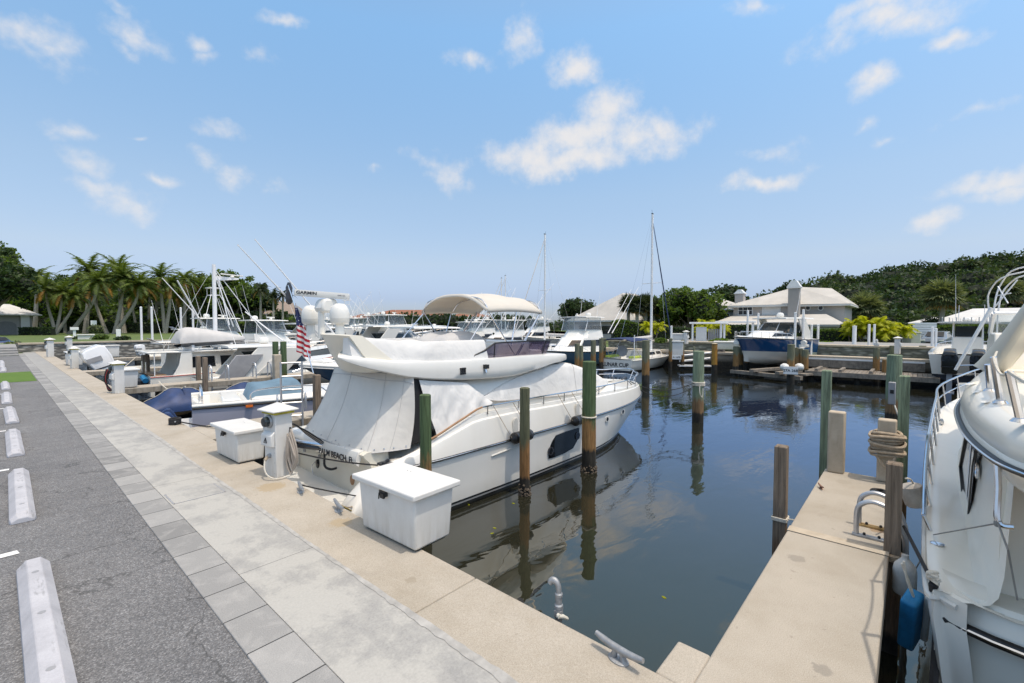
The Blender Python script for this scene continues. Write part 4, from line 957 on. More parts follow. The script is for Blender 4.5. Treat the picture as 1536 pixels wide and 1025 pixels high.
# flybridge deck moulding
FT = [(-.62, 0), ]
def wfly(x): return smooth_interp([(-.55, 1.02), (-.2, 1.13), (.6, 1.2), (3.4, 1.2), (4.3, 1.13), (4.9, .95), (5.3, .62), (5.5, .30), (5.56, .0)], x)
def zlo(x): return smooth_interp([(-.55, 2.455), (-.25, 2.34), (.05, 2.245), (.62, 2.10), (1.5, 2.0), (2.7, 1.95), (3.6, 2.02), (4.3, 2.10), (5.56, 2.13)], x)
def zup(x): return smooth_interp([(-.55, 2.50), (-.2, 2.45), (.4, 2.37), (1.7, 2.31), (3, 2.31), (4.4, 2.285), (5.2, 2.22), (5.56, 2.16)], x)
m = MB(); rows = []
for k in range(61):
    t = k/60; x = -.55 + 6.11*(1-(1-t)**1.5); w_ = wfly(x); a, b = zlo(x), zup(x); h2 = b-a
    sk_ = max(0, (.9-x)/1.45); half = [(x, max(0, w_-.30), a+.015), (x, w_-.035*min(1, w_*3), a), (x, w_, a+h2*.10), (x, w_+.006, a+h2*.42), (x, w_-.006, a+h2*.88), (x, max(0, w_-.022), b), (x, max(0, w_-.05), b+.008), (x, max(0, w_-.2), b+.012)]
    rows.append([(p+1.3*sk_*max(0, (-q+1.1)/2.2), -q, r_) for p, q, r_ in half] + [(p+1.3*sk_*max(0, (q+1.1)/2.2), q, r_) for p, q, r_ in half[::-1]])
m.grid(rows, 0, True, True, False); fly = m.build('flybridge_deck', MAT['gel'], ya, ang=45)
# flybridge coaming (covered) and the upswept aft rim
rim = [(-.34, -1.02, 2.755), (-.33, -.6, 2.76), (-.22, 0, 2.76), (.05, .55, 2.76), (.42, 1.02, 2.755)]
m = MB(); rows = []
botl = [(.02, -1.13, 2.26), (.03, -.6, 2.20), (.12, 0, 2.19), (.36, .6, 2.20), (.74, 1.13, 2.26)]
R1, R0 = rs(rim, 24), rs(botl, 24)
for i in range(25):
    p, q_ = R1[i], R0[i]; rows.append([q_+Vector((.16, 0, -.02)), q_, p.lerp(q_, .55)+Vector((-.02, 0, 0)), p.lerp(q_, .12), p, p+Vector((.05, 0, .012)), p+Vector((.20, 0, -.0)), p+Vector((.26, 0, -.05)), q_+Vector((.3, 0, .1))])
m.grid(rows, 0, False, True, True); m.build('flybridge_aft_wing', MAT['gel_cream'], ya, ang=40)
m = MB()
def coam(s):
    rows = []
    for k in range(25):
        a = k/24; x = (-.32 if s < 0 else .5) + (2.55 if s < 0 else 1.73)*a; zt = 2.755 - .115*min(1, a*2.5); zb = zup(x)-.02
        w0 = wfly(x)-.07; rows.append([(x+.02, s*w0, zb), (x+.0, s*(w0-.02-.02*math.sin(a*9)), zb+(zt-zb)*.45), (x, s*(w0-.075), zt-.03), (x, s*(w0-.10), zt), (x, s*(w0-.20), zt+.0), (x, s*(w0-.24), zb)])
    return rows
for s in (-1, 1): m = MB(); m.grid(coam(s), 0, False, True, True); m.build('flybridge_coaming', MAT['canvas'], ya, ang=45)
# smoked wind deflector
WB = [(1.88, -1.10, 2.30), (2.8, -1.10, 2.30), (3.7, -1.06, 2.30), (4.3, -.85, 2.28), (4.62, -.45, 2.26), (4.7, 0, 2.26)]
WB = WB + [(x, -y, z) for x, y, z in WB[::-1][1:]]
B1 = rs(WB, 60); m = MB(); rows = []; T1 = []
for i, p in enumerate(B1):
    c = Vector((3.0, 0, p.z)); out_ = (p-c); out_.z = 0; out_.normalize()
    rise = .285 if 4 < i < 56 else .285*min(i, 60-i)/4*.9+.02
    q_ = p + Vector((out_.x*.16 + (.1 if i < 6 or i > 54 else .04), out_.y*.0, rise)); T1.append(q_); rows.append([p, p.lerp(q_, .5), q_])
m.grid(rows); ws_ = m.build('wind_deflector', MAT['smoke'], ya, ang=60)
m = MB(); m.tube(T1, .014, 6); m.tube(B1, .012, 6)
for i in (4, 14, 24, 30, 36, 46, 56): m.tube([B1[i], T1[i]], .012, 6)
m.build('deflector_frame', MAT['black'], ws_)
# flybridge covers and seats
def blob(name, c, size, mat_, par, seed=1, tilt=0):
    rr = random.Random(seed); m = MB(); rows = []
    for i in range(13):
        u = i/12; row = []
        for j in range(17):
            v = j/16; x = (u-.5); y = (v-.5); ex = max(abs(x), abs(y))*2; h = (1-ex**6)**.5 if ex < 1 else 0
            row.append((c[0]+x*size[0], c[1]+y*size[1], c[2]+h*size[2]*(1+.10*math.sin(u*6+seed)+.06*math.sin(v*11+seed)+tilt*x)))
        rows.append(row)
    m.grid(rows); return m.build(name, mat_, par, ang=70)
blob('seat_cover', (1.35, .25, 2.32), (.9, 1.4, .29), MAT['canvas'], ya, 2)
blob('helm_cover', (2.55, .25, 2.30), (1.2, 1.2, .42), MAT['grey_cloth'], ya, 5, .2)
m = MB(); m.b2(2.9, 3.9, -.75, .75, 2.3, 2.58); m.build('helm_console', MAT['gel'], ya, bevel=.06)
m = MB(); m.b2(3.92, 4.35, -.7, .5, 2.28, 2.37); m.build('sunpad', MAT['canvas'], ya, bevel=.03)
# bimini top
bim = MB(); rows = []
for i in range(25):
    a = i/24; x = 2.40 + 1.60*a; row = []
    for j in range(21):
        b = j/20*2-1; e = abs(b)
        crown = 3.20 + .30*(1-e**2.6) + .05*math.sin(a*math.pi)*(1-.3*e) + .10*a*0
        ov = .03*math.sin(a*math.pi*2)**2
        row.append((x - .0 + (.05*(1-e**2))*(1 if a > .9 else 0), b*.95*(1-.0*e), crown - ov*(1-e)))
    rows.append(row)
bim.grid(rows)
for k, x in ((0, 2.40), (24, 4.0)):      # end valances curve down
    base_ = rows[k]; sgn = -1 if k == 0 else 1
    bim.grid([base_, [(p[0]+sgn*.035, p[1], p[2]-.05-.0*abs(p[1])) for p in base_]])
for side in (0, 20):
    base_ = [r_[side] for r_ in rows]; sy = -1 if side == 0 else 1
    bim.grid([base_, [(p[0], p[1]+sy*.012, p[2]-.075) for p in base_]])
canopy = bim.build('bimini_canopy', MAT['bimini'], ya, ang=60, solid=.006)
for s in (-1, 1):
    hinge = (3.12, s*1.0, 2.30)
    for nm, x in (('bimini_bow', 2.42), ('bimini_bow', 3.97)):
        m = MB(); m.tube([hinge, (x, s*.94, 3.17)] + ([] if s > 0 else arc([(x, -.90, 3.27), (x, -.7, 3.40), (x, 0, 3.475), (x, .7, 3.40), (x, .90, 3.27), (x, .94, 3.17)], 5)), .0135, 8); m.build(nm, MAT['steel'], canopy)
    m = MB(); m.tube([(3.0, s*1.0, 2.5), (3.2, s*.955, 3.16)], .0125, 8); m.tube([(2.43, s*.945, 3.15), (1.92, s*1.0, 2.62)], .012, 8); m.tube([(3.96, s*.945, 3.15), (3.2, s*1.0, 2.33)], .012, 8); m.build('bimini_strut', MAT['steel'], canopy)
    m = MB(); m.tube(arc([(3.2, s*.9, 3.2), (3.22, s*.72, 3.38), (3.22, s*.3, 3.46)]), .012, 8); m.build('bimini_bow', MAT['steel'], canopy)
# emblem and horn on the flybridge side
m = MB(); c = (1.56, -1.222, 2.145)
for (a, b, w_, h2) in ((-.045, 0, .018, .11), (0, .0, .018, .11), (.045, 0, .018, .11), (0, .045, .12, .014), (0, -.045, .12, .014), (-.022, .0, .03, .014), (.022, .0, .03, .014)):
    m.b2(c[0]+a-w_/2, c[0]+a+w_/2, c[1]-.006, c[1]+.03, c[2]+b-h2/2, c[2]+b+h2/2)
m.build('builder_emblem', MAT['ink'], fly)
m = MB(); m.b2(2.04, 2.12, -1.27, -1.19, 2.15, 2.22); m.tube([(2.08, -1.22, 2.15), (2.08, -1.24, 2.08)], .02, 8, 1); m.build('side_light', [MAT['black'], MAT['steel']], fly)
# radar mast on the aft rim
mast = MB(); mast.tube([(-.08, .30, 2.70), (-.08, .30, 3.12)], [.055, .045], 10); 
mr_ = mast.build('radar_mast', MAT['gel'], ya)
m = MB(); m.extr([(-.11, 3.10), (.13, 3.10), (.16, 3.17), (.17, 3.21), (.10, 3.31), (.07, 3.32), (-.07, 3.32), (-.11, 3.27), (-.14, 3.17)], .16, .44); m.build('radar_gearbox', MAT['gel'], mr_, bevel=.035, segs=3)
bar_dir = Vector((1*.74, -.68, -.075)).normalized(); bc = Vector((-.06, .30, 3.385))
m = MB(); rows = []
for s in (-.5, -.485, .485, .5):
    k = .7 if abs(s) == .5 else 1; P_ = [(-.05, -.048), (.05, -.048), (.062, -.01), (.05, .048), (-.05, .048), (-.062, -.01)]
    side = bar_dir.cross(Vector((0, 0, 1))).normalized(); upv = side.cross(bar_dir)
    rows.append([bc + bar_dir*(s*.83) + side*(a*k) + upv*(b*k) for a, b in P_])
m.grid(rows, 0, True, True, True); rb = m.build('radar_array', MAT['gel'], mr_)
side = bar_dir.cross(Vector((0, 0, 1))).normalized(); upv = side.cross(bar_dir)
nrm = side if side.dot(Vector((-3.5, -6.7, 0))) > 0 else -side
tx = bar_dir
text('brand_lettering', 'GARMIN', .066, MAT['ink'], rb, frame(bc - bar_dir*.22 + nrm*.0615 + upv*.004, tx, upv), sx=1.25)
text('model_lettering', 'GMR 424', .030, MAT['plastic_d'], rb, frame(bc + bar_dir*.31 + nrm*.0612 + upv*.004, tx, upv))
for k, (x, y) in enumerate(((-.02, -.17), (-.02, .80))):
    m = MB(); m.lathe([(.075, 2.70), (.062, 2.93)], 14, (x, y, 0)); ped_ = m.build('dome_pedestal', MAT['gel'], ya)
    m = MB(); m.lathe([(.02, 2.915), (.12, 2.92), (.138, 2.95), (.142, 3.00)], 26, (x, y, 0), 0)
    m.lathe([(.143, 3.001), (.145, 3.05), (.143, 3.09), (.13, 3.15), (.10, 3.2), (.06, 3.225), (.005, 3.232)], 26, (x, y, 0), 1); m.build('satellite_dome', [MAT['gel_grey'], MAT['gel']], ped_)
# railings
m = MB(); NB = 40
def railpt(x, s): 
    y = hb(RUB, x) - .10*min(1, hb(RUB, x)/.6); z = smooth_interp([(.55, 1.13), (.9, 1.24), (1.4, 1.41), (1.85, 1.535), (3, 1.53), (5, 1.50), (6.5, 1.485), (8, 1.50), (9.3, 1.52)], x); return Vector((x, s*y, z))
aft_rail = [railpt(.62+.12*k, -1) for k in range(11)]
for s in (-1, 1):
    m = MB(); m.tube([railpt(.62+.12*k, s) for k in range(11)], .017, 8); m.build('teak_handrail', MAT['teak'], ya)
    m = MB(); pts = [railpt(1.8+.15*k, s) for k in range(int((9.0-1.8)/.15))]; pul = [Vector((9.15, s*.50, 1.50)), Vector((9.42, s*.34, 1.52)), Vector((9.62, s*.13, 1.53)), Vector((9.64, 0, 1.53))]
    m.tube(pts+pul, .014, 8); m.build('guard_rail', MAT['steel'], ya)
    for x in (1.95, 2.75, 3.5, 4.2, 4.9, 5.6, 6.4, 7.2, 8.0):
        p = railpt(x, s); m = MB(); m.tube([(p.x, p.y, max(smooth_interp(BUL, x)-.03, 1.0)), p], .011, 8); m.build('stanchion', MAT['steel'], ya)
m = MB()
for s in (-1, 1):
    m.tube([(9.2, s*.30, 1.2), (9.44, s*.33, 1.52)], .012, 8); m.tube([(8.8, s*.62, 1.24), (8.98, s*.68, 1.5)], .012, 8); m.tube(arc([(8.98, s*.62, 1.36), (9.35, s*.34, 1.36), (9.5, s*.1, 1.38), (9.52, 0, 1.38)]), .010, 8)
m.build('pulpit', MAT['steel'], ya)
m = MB(); m.tube([(8.75, -.3, 1.30), (9.0, -.3, 1.34)], .03, 8); m.lathe([(.05, 1.24), (.06, 1.3), (.03, 1.36)], 12, (8.7, 0, 0)); m.build('windlass', MAT['gel_dark'], ya)
m = MB(); m.tube([(8.35, -.75, 1.28), (8.55, -.65, 1.28)], .02, 8); m.build('bow_cleat', MAT['galv'], ya)
# life jackets of dust: foredeck hatch
m = MB(); m.b2(8.05, 8.45, -.2, .2, 1.27, 1.315); m.build('foredeck_hatch', MAT['gel_grey'], ya, bevel=.02)

# fenders (own things, hung from the rail)
def wpt(x, y, z): return (Y0[0]+x, Y0[1]+y, Y0[2]+z)
fd_ = None
for k, (x, lb) in enumerate(((2.62, 'black cylindrical fender lying between the slender pile and the yacht hull'), (4.50, 'black cylindrical fender lying behind the tallest thick pile'))):
    y = -1.50-.095; t = thing('fender', lb, 'fender', wpt(x, y, .93), 0, 'black fenders along the yacht side')
    m = MB(); m.lathe([(.025, -.27), (.05, -.25), (.085, -.23), (.098, -.19), (.1, -.1), (.1, .1), (.098, .19), (.085, .23), (.05, .25), (.025, .27)], 20, axis='x')
    m.build('body', MAT['black'], t)
    m = MB(); m.lathe([(.101, -.20), (.1035, -.19), (.1035, -.16), (.101, -.15)], 20, axis='x'); m.lathe([(.101, .15), (.1035, .16), (.1035, .19), (.101, .20)], 20, axis='x'); m.build('ribbed_band', MAT['gel_dark'], t)
    m = MB()
    for dx, tx_ in ((-.26, -.55), (.26, -.05)):
        q_ = railpt(x+tx_, -1); m.tube([(dx, 0, 0), (tx_, q_.y-y-.01, q_.z-.93)], .006, 5)
    m.build('lanyard', MAT['rope_t'], t)

# mooring lines and cables of the yacht
m = MB(); m.tube(sag((2.58, 6.28, .30), (3.45, 5.52, .06), .03), .011, 6); tag(m.build('mooring_line', MAT['rope_b']), 'taut black line from the pedestal to the yacht stern cleat', 'rope')
for k in range(1):
    m = MB()
    for j in range(5): m.tube(arc([(2.56, 6.30+.02*j, .74-.012*j), (2.75+.02*j, 6.62, .60-.012*j), (3.05, 6.75+.015*j, .40-.01*j), (3.3, 6.80, .19-.012*j)]), .0115, 6, j % 2)
    tag(m.build('shore_cable', [MAT['rope_b'], M_('grey_cable', (.30, .28, .26), .6)]), 'bundle of black shore cables from the pedestal to the yacht stern', 'cable')
m = MB(); m.tube(sag((2.40, 4.6, .06), (2.95, 5.35, -.38), .0, 6), .010, 6, 0); m.tube(sag((2.40, 4.62, .06), (3.0, 5.42, -.36), .02, 6), .010, 6, 1)
tag(m.build('mooring_line', [M_('yellow_rope', (.45, .33, .08), .8, var=.3), MAT['rope_t']]), 'yellow and tan line from the quay cleat to the swim platform', 'rope')
m = MB(); m.tube(sag((2.38, 5.45, .08), (3.3, 5.5, -.35), .01, 6), .009, 6); tag(m.build('mooring_line', MAT['rope_b']), 'thin dark line from the quay cleat across the swim platform', 'rope')
bc_ = wpt(8.45, -.7, 1.30)
m = MB(); m.tube(sag(bc_, (pD.x-.16, pD.y+.05, .30), .25, 16), .012, 6); m.tube(sag((bc_[0]-.1, bc_[1], bc_[2]), (pD.x-.16, pD.y+.02, .22), .38, 16), .010, 6)
tag(m.build('mooring_line', MAT['rope_b']), 'pair of dark bow lines from the yacht to the lone pale pile', 'rope')
m = MB()
for k in range(4): m.lathe([(.182, -.012), (.195, 0), (.182, .012)], 16, (pD.x, pD.y, .30-.03*k))
m.tube(arc([(pD.x-.17, pD.y-.1, .22), (pD.x-.2, pD.y-.12, .0), (pD.x-.12, pD.y-.16, -.12), (pD.x-.1, pD.y-.17, .15)]), .014, 6)
tag(m.build('rope_coil', MAT['rope_w']), 'pale rope tied round the lone pale pile', 'rope')
m = MB()
for k in range(2): m.lathe([(.145, -.009), (.156, 0), (.145, .009)], 16, (pC.x, pC.y, .20-.012*k))
tag(m.build('rope_coil', MAT['rope_w']), 'pale rope ring round the tallest thick pile', 'rope')
m = MB()
for k in range(3): m.tube([(5.45+.066*a, 1.01+.066*b, -.03-.013*k) for a, b in ((-1, -1), (1, -1), (1, 1), (-1, 1), (-1, -1))], .008, 6)
m.tube([(5.43, .95, -.03), (5.42, .88, -.02)], .008, 6)
tag(m.build('rope_coil', MAT['rope_w']), 'white rope tying the bare timber pile to the pier', 'rope')
# ================================================================== THE WHITE CRUISER ON THE RIGHT
O4 = (7.5, -2.05, WZ)
cr = thing('cabin_cruiser', 'large white aft cabin cruiser with swept radar arch beside the near pier', 'cruiser', O4)
def rel(m): return m.move((-O4[0], -O4[1], -O4[2]))
YC = -2.05
PORT = [onZ(u, v, z) for u, v, z in ((1393, 868, .24), (1390, 760, .28), (1393, 720, .31), (1397, 690, .34), (1405, 640, .42), (1415, 610, .50), (1436, 575, .62))]
PORT = [Vector((4.02, -.30, .23)), Vector((4.10, -.20, .235))] + PORT + [Vector((13.6, -1.12, .68)), Vector((14.5, -1.62, .72)), Vector((14.85, YC, .74))]
PORT.sort(key=lambda p: p.x)
SH = arc(PORT, 5)
def mir(p): return Vector((p.x, 2*YC-p.y, p.z))
m = MB()
for s in (0, 1):
    rows = []
    for p in SH:
        k = max(0, (YC-p.y)/(YC+.12)); k = abs(p.y-YC)/1.93; f = (p.x-4)/10.85
        def at_(ins, z, dx): 
            y = YC + (p.y-YC)*max(0, 1-ins-.35*ins*f*3); return Vector((p.x-dx*f*f, y, z))
        col = [Vector((p.x-2.6*f*f, YC, -1.5)), at_(.20, -1.25, 2.2), at_(.06, -.90, 1.7), at_(.04, -.55, 1.1), at_(.012, -.1, .5), at_(.0, .06, .2), p]
        rows.append([mir(q) for q in col] if s else col)
    m.grid(rows)
rel(m).build('hull', MAT['hull_white'], cr, ang=60)
# transom with rounded quarter, bulwark cap
def stern_curve(n=24, ins=0, dx=0):
    out = []
    for k in range(n+1):
        a = k/n; y = -.16-ins + (2*(YC+.16+ins))*a; e = abs(y-YC)/(1.9-ins)
        out.append(Vector((3.98 + .22*e**9 + .02*(1-e*e)*-1 + dx, y, 0)))
    return out
m = MB(); rows = []
for p in stern_curve():
    rows.append([p+Vector((.10, 0, -1.4)), p+Vector((.03, 0, -.9)), p+Vector((.0, 0, -.4)), p+Vector((.04, 0, -.02)), p+Vector((.0, 0, .03)), p+Vector((.03, 0, .10)), p+Vector((.06, 0, .20)), p+Vector((.09, 0, .235)), p+Vector((.30, 0, .25)), p+Vector((.36, 0, .22)), p+Vector((.38, 0, -.1))])
m.grid(rows, 0, False, True, True); rel(m).build('transom', MAT['gel_warm'], cr, ang=45)
m = MB(); m.tube([p+Vector((-.022, 0, .055)) for p in stern_curve(30)], .034, 8); rel(m).build('stern_rub_rail', MAT['black'], cr)
m = MB(); m.tube([p+Vector((-.052, 0, .060)) for p in stern_curve(30)][1:-1], .012, 6); rel(m).build('rub_rail_insert', MAT['steel'], cr)
for q in (0, 1):
    m = MB(); L_ = [p+Vector((0, .012, -.05)) for p in SH[2:]]; m.tube([mir(p) for p in L_] if q else L_, .02, 6); rel(m).build('gunwale_rail', MAT['gel_grey'], cr)
m = MB(); c = Vector((4.0, -.5, -.30)); m.tube(arc([c+Vector((-.02, 0, .12)), c+Vector((-.06, 0, .06)), c+Vector((-.06, 0, -.12)), c+Vector((0, 0, -.2))]), .016, 8); rel(m).build('stern_handle', MAT['steel'], cr)
# side deck
m = MB(); rows = []
for p in SH[1:]:
    k = (YC-p.y); rows.append([(p.x, p.y, p.z), (p.x, p.y+k*.02, p.z+.012), (p.x, p.y+k*.05, p.z-.0), (p.x, p.y+k*.13, p.z-.03), (p.x, p.y+k*.5, p.z+.0), (p.x, YC, p.z+.02)])
m.grid(rows); m.grid([[(a, 2*YC-b, c) for a, b, c in r_] for r_ in rows]); rel(m).build('side_deck', MAT['gel_warm'], cr, ang=40)
# aft cabin side walls with coving to the deck
def wcab4(x): return smooth_interp([(4.08, -.46), (6, -.44), (8, -.50), (9.5, -.72), (10.6, -1.15), (11.1, YC)], x)
m = MB(); rows = []
for k in range(41):
    x = 4.08 + 7.02*k/40; y = wcab4(x); zd = .24 + max(0, x-6)*.03
    rows.append([(x, y+.11, zd-.03), (x, y+.055, zd+.0), (x, y+.02, zd+.06), (x, y, zd+.2), (x, y-.02, .9), (x, y-.03, 1.22)])
m.grid(rows); m.grid([[(a, 2*YC-b, c) for a, b, c in r_] for r_ in rows]); 
m.add([(4.3, wcab4(4.3), .2), (4.3, 2*YC-wcab4(4.3), .2), (4.3, 2*YC-wcab4(4.3), 1.22), (4.3, wcab4(4.3), 1.22)], [(0, 1, 2, 3)])
cabw = rel(m).build('cabin', MAT['gel_warm'], cr, ang=50)
WY = -.425
wp = [onY(u, v, WY) for u, v in ((1453, 638), (1468, 661), (1461, 700), (1453, 788), (1446, 752), (1441, 700))]
m = MB(); ctr = sum((Vector(p) for p in wp), Vector())/len(wp)
m.poly([tuple(p) for p in wp]); m.poly([(p.x, p.y-.03, p.z) for p in wp]); w4 = rel(m).build('side_window', MAT['window'], cr, smooth=False)
m = MB(); m.tube([p + Vector((0, .004, 0)) for p in wp + [wp[0]]], .012, 6); rel(m).build('window_frame', MAT['black'], w4)
m = MB()
for (u0, v0, u1, v1) in ((1457, 652, 1449, 745), (1463, 668, 1455, 752)):
    a, b_ = onY(u0, v0, WY+.004), onY(u1, v1, WY+.004); d_ = Vector((.05, 0, .01)); m.quad(a-d_, a+d_, b_+d_*.7, b_-d_*.7)
rel(m).build('window_reflection_stripe', MAT['alu_w'], w4, smooth=False)  # white stripes painted on for the reflection in the glass
c = onY(1467, 706, -.44); m = MB(); m.lathe([(.07, 0), (.07, .012), (.055, .016), (.05, .004)], 20, axis='y'); m.v = [(x*.75, -y, z) for x, y, z in m.v]; m.move((c.x, c.y+.0, c.z)); rel(m).build('oval_vent', MAT['steel'], cr)
a, b_ = onY(1498, 680, -.40), onY(1497, 786, -.40); m = MB(); m.tube(arc([a+Vector((0, -.06, .0)), a+Vector((0, 0, -.015)), a.lerp(b_, .5), b_+Vector((0, 0, .015)), b_+Vector((0, -.06, 0))], 5), .016, 8); rel(m).build('grab_rail', MAT['steel'], cr)
a = onY(1455, 655, -.40); b_ = onY(1475, 661, -.40); m = MB(); m.tube([a+Vector((0, -.05, 0)), a, b_, b_+Vector((0, -.05, 0))], .014, 8); rel(m).build('grab_rail', MAT['steel'], cr)
# upper deck moulding
UD = [Vector(p) for p in ((3.05, YC, 0), (3.06, -1.5, 0), (3.16, -.95, 0), (3.36, -.66, 0), (3.66, -.455, 0), (4.0, -.375, 0), (4.6, -.325, 0), (5.4, -.325, 0), (6.1, -.36, 0), (7.0, -.46, 0), (8.2, -.62, 0), (9.3, -.82, 0), (10.2, -1.15, 0), (10.7, -1.6, 0), (10.8, YC, 0))]
UD = arc(UD, 5)
def inset(P, d):
    out = []
    for i, p in enumerate(P):
        t = (P[min(i+1, len(P)-1)]-P[max(i-1, 0)]).normalized(); n_ = Vector((t.y, -t.x, 0)); out.append(p + n_*d)
    return out
prof = [(.16, 1.00), (.10, 1.04), (.05, 1.10), (.02, 1.155), (.0, 1.18), (.0, 1.23), (.015, 1.25), (.0, 1.30), (.02, 1.38), (.07, 1.44), (.14, 1.465), (.30, 1.455)]
rows_ = [[p+Vector((0, 0, z)) for p in inset(UD, d)] for d, z in prof]
m = MB(); m.grid(rows_); m.grid([[mir(p) for p in r_] for r_ in rows_]); 
top_ = rows_[-1]; m.grid([top_, [Vector((p.x, YC, p.z+.01)) for p in top_]]); m.grid([[mir(p) for p in top_], [Vector((p.x, YC, p.z+.01)) for p in top_]])
bt_ = rows_[0]; m.grid([bt_, [Vector((p.x, YC, p.z)) for p in bt_]]); m.grid([[mir(p) for p in bt_], [Vector((p.x, YC, p.z)) for p in bt_]])
ud = rel(m).build('upper_deck', MAT['gel_warm'], cr, ang=42)
m = MB(); P_ = [p+Vector((0, 0, 1.205)) for p in inset(UD, -.012)]; m.tube(P_, .022, 8); m.tube([mir(p) for p in P_], .022, 8); rel(m).build('rub_rail', MAT['black'], ud)
m = MB(); P_ = [p+Vector((0, 0, 1.212)) for p in inset(UD, -.034)]; m.tube(P_, .008, 6); m.tube([mir(p) for p in P_], .008, 6); rel(m).build('rub_rail_insert', MAT['steel'], ud)
# shadow scallops put into the shape as raised ridges on the coaming
for x in (4.6, 5.25, 5.9):
    m = MB(); rows = []
    for k in range(13):
        a = k/12; yb = -.36-.16*a; rows.append([(x+.42*a**1.5, yb-.02, 1.452), (x+.05+.42*a**1.5, yb-.02, 1.452+.018*math.sin(a*3.14)), (x+.12+.42*a**1.5, yb-.02, 1.452)])
    m.grid(rows); rel(m).build('scallop_ridge', MAT['gel_warm'], ud, ang=60)
# radar arch
def leg(s):
    P = [((9.15, 1.44), (7.72, 1.44)), ((8.75, 1.54), (7.35, 1.53)), ((8.0, 1.72), (6.75, 1.74)), ((7.2, 1.93), (6.15, 1.97)), ((6.3, 2.18), (5.6, 2.17)), ((5.4, 2.44), (5.0, 2.34)), ((4.9, 2.56), (4.5, 2.46))]
    rows = []
    for i, ((x0, z0), (x1, z1)) in enumerate(P):
        yo = -.64 - .025*i; yi = yo - (.16 if i < 5 else .2)
        q = [(x0, yo-.02, z0), (x0-.06, yo, z0-.02), ((x0+x1)/2, yo+.012, (z0+z1)/2), (x1+.06, yo, z1+.02), (x1, yo-.02, z1), (x1, yi, z1), (x0, yi, z0)]
        rows.append([(a, 2*YC-b, c) if s else (a, b, c) for a, b, c in q])
    return rows
m = MB(); m.grid(leg(0), 0, True, True, True); m.grid(leg(1), 0, True, True, True)
m.b2(4.45, 5.0, 2*YC+.78, -.78, 2.46, 2.58); ar = rel(m).build('radar_arch', MAT['gel_cream'], cr, ang=40, bevel=.03, segs=3)
m = MB(); m.tube([D(1433, 555, 7.4), D(1487, 462, 7.0)], [.020, .026], 8); rel(m).build('antenna', MAT['alu_w'], ar)
# folded bimini frame forward of the arch
bf = None
for (A, B_, C_) in (((1485, 482), (1485, 436), (1536, 408)), ((1490, 470), (1503, 424), (1545, 399)), ((1498, 462), (1512, 428), (1556, 410))):
    a, b_, c = D(*A, 8.2), D(*B_, 8.1), D(*C_, 7.4)
    far = lambda p: Vector((p.x, 2*YC-p.y, p.z)); a0 = Vector((a.x+.05, a.y-.0, 1.46))
    m = MB(); m.tube(arc([a0, a, b_, c, far(c), far(b_), far(a), far(a0)], 5), .0125, 8); rel(m).build('bimini_frame', MAT['alu_w'], cr)
m = MB(); m.tube([D(1491, 462, 7.9), D(1526, 420, 7.6)], .012, 6); m.tube([D(1494, 444, 7.9), D(1516, 440, 7.6)], .010, 6); m.tube([D(1497, 430, 7.9), D(1512, 455, 7.6)], .010, 6); rel(m).build('frame_brace', MAT['alu_w'], cr)
# helm coaming, windscreen and seats beyond the arch
m = MB(); rows = []
for k in range(9):
    a = k/8; y = -.78 + (2*(YC+.78))*a; bow = (1-((y-YC)/1.27)**2); rows.append([(9.3+.55*bow, y, 1.44), (9.15+.55*bow, y, 1.80), (8.9+.5*bow, y, 1.90), (8.4+.3*bow, y, 1.90), (8.3, y, 1.44)])
m.grid(rows, 0, False, True, True); rel(m).build('helm_coaming', MAT['gel_warm'], cr, ang=40, bevel=.02)
m = MB(); fr = MB(); prev = None
for k in range(9):
    a = k/8; y = -.80 + (2*(YC+.80))*a; bow = (1-((y-YC)/1.27)**2); p0 = Vector((9.05+.52*bow, y, 1.89)); p1 = Vector((8.75+.45*bow, y, 2.16))
    if prev: m.quad(prev[0], p0, p1, prev[1]); fr.tube([prev[1], p1], .022, 6)
    if k % 2 == 0: fr.tube([p0, p1], .025, 6)
    prev = (p0, p1)
wsn = rel(m).build('windscreen', MAT['clear'], cr, smooth=False); rel(fr).build('windscreen_frame', MAT['alu_w'], wsn)
m = MB(); m.b2(6.9, 7.9, -2.6, -1.0, 1.46, 1.60); m.b2(7.7, 8.0, -2.6, -1.0, 1.60, 1.86); rel(m).build('seat', MAT['gel_warm'], cr, bevel=.05, segs=3)
m = MB(); m.b2(6.3, 6.75, -1.25, -.85, 1.46, 1.80); rel(m).build('seat', MAT['gel_grey'], cr, bevel=.07, segs=3)
# upper deck stanchions with line
SP = []
for (u, v, u2, v2) in ((1485, 587, 1481, 547), (1501, 605, 1490, 536), (1531, 633, 1514, 558)):
    b_ = onZ(u, v, 1.46); d_ = (Vector((b_.x, b_.y, b_.z))-Vector((0, 0, H))).dot(_fw); t_ = D(u2, v2, d_*.99); SP.append((b_, t_))
    m = MB(); m.tube([b_, t_], .019, 8); m.lathe([(.045, 0), (.03, .02)], 10, tuple(b_)); rel(m).build('stanchion', MAT['steel'], ud)
m = MB(); m.tube(arc([SP[0][1]+Vector((0, 0, -.05)), D(1495, 528, 4.4), SP[1][1]+Vector((0, 0, -.02))]), .008, 6); m.tube(sag(SP[1][1], SP[2][1], .06), .008, 6); m.tube(sag(SP[2][1], SP[2][1]+Vector((-1.0, -.15, -.05)), .03), .012, 6); rel(m).build('guard_line', MAT['rope_w'], ud)
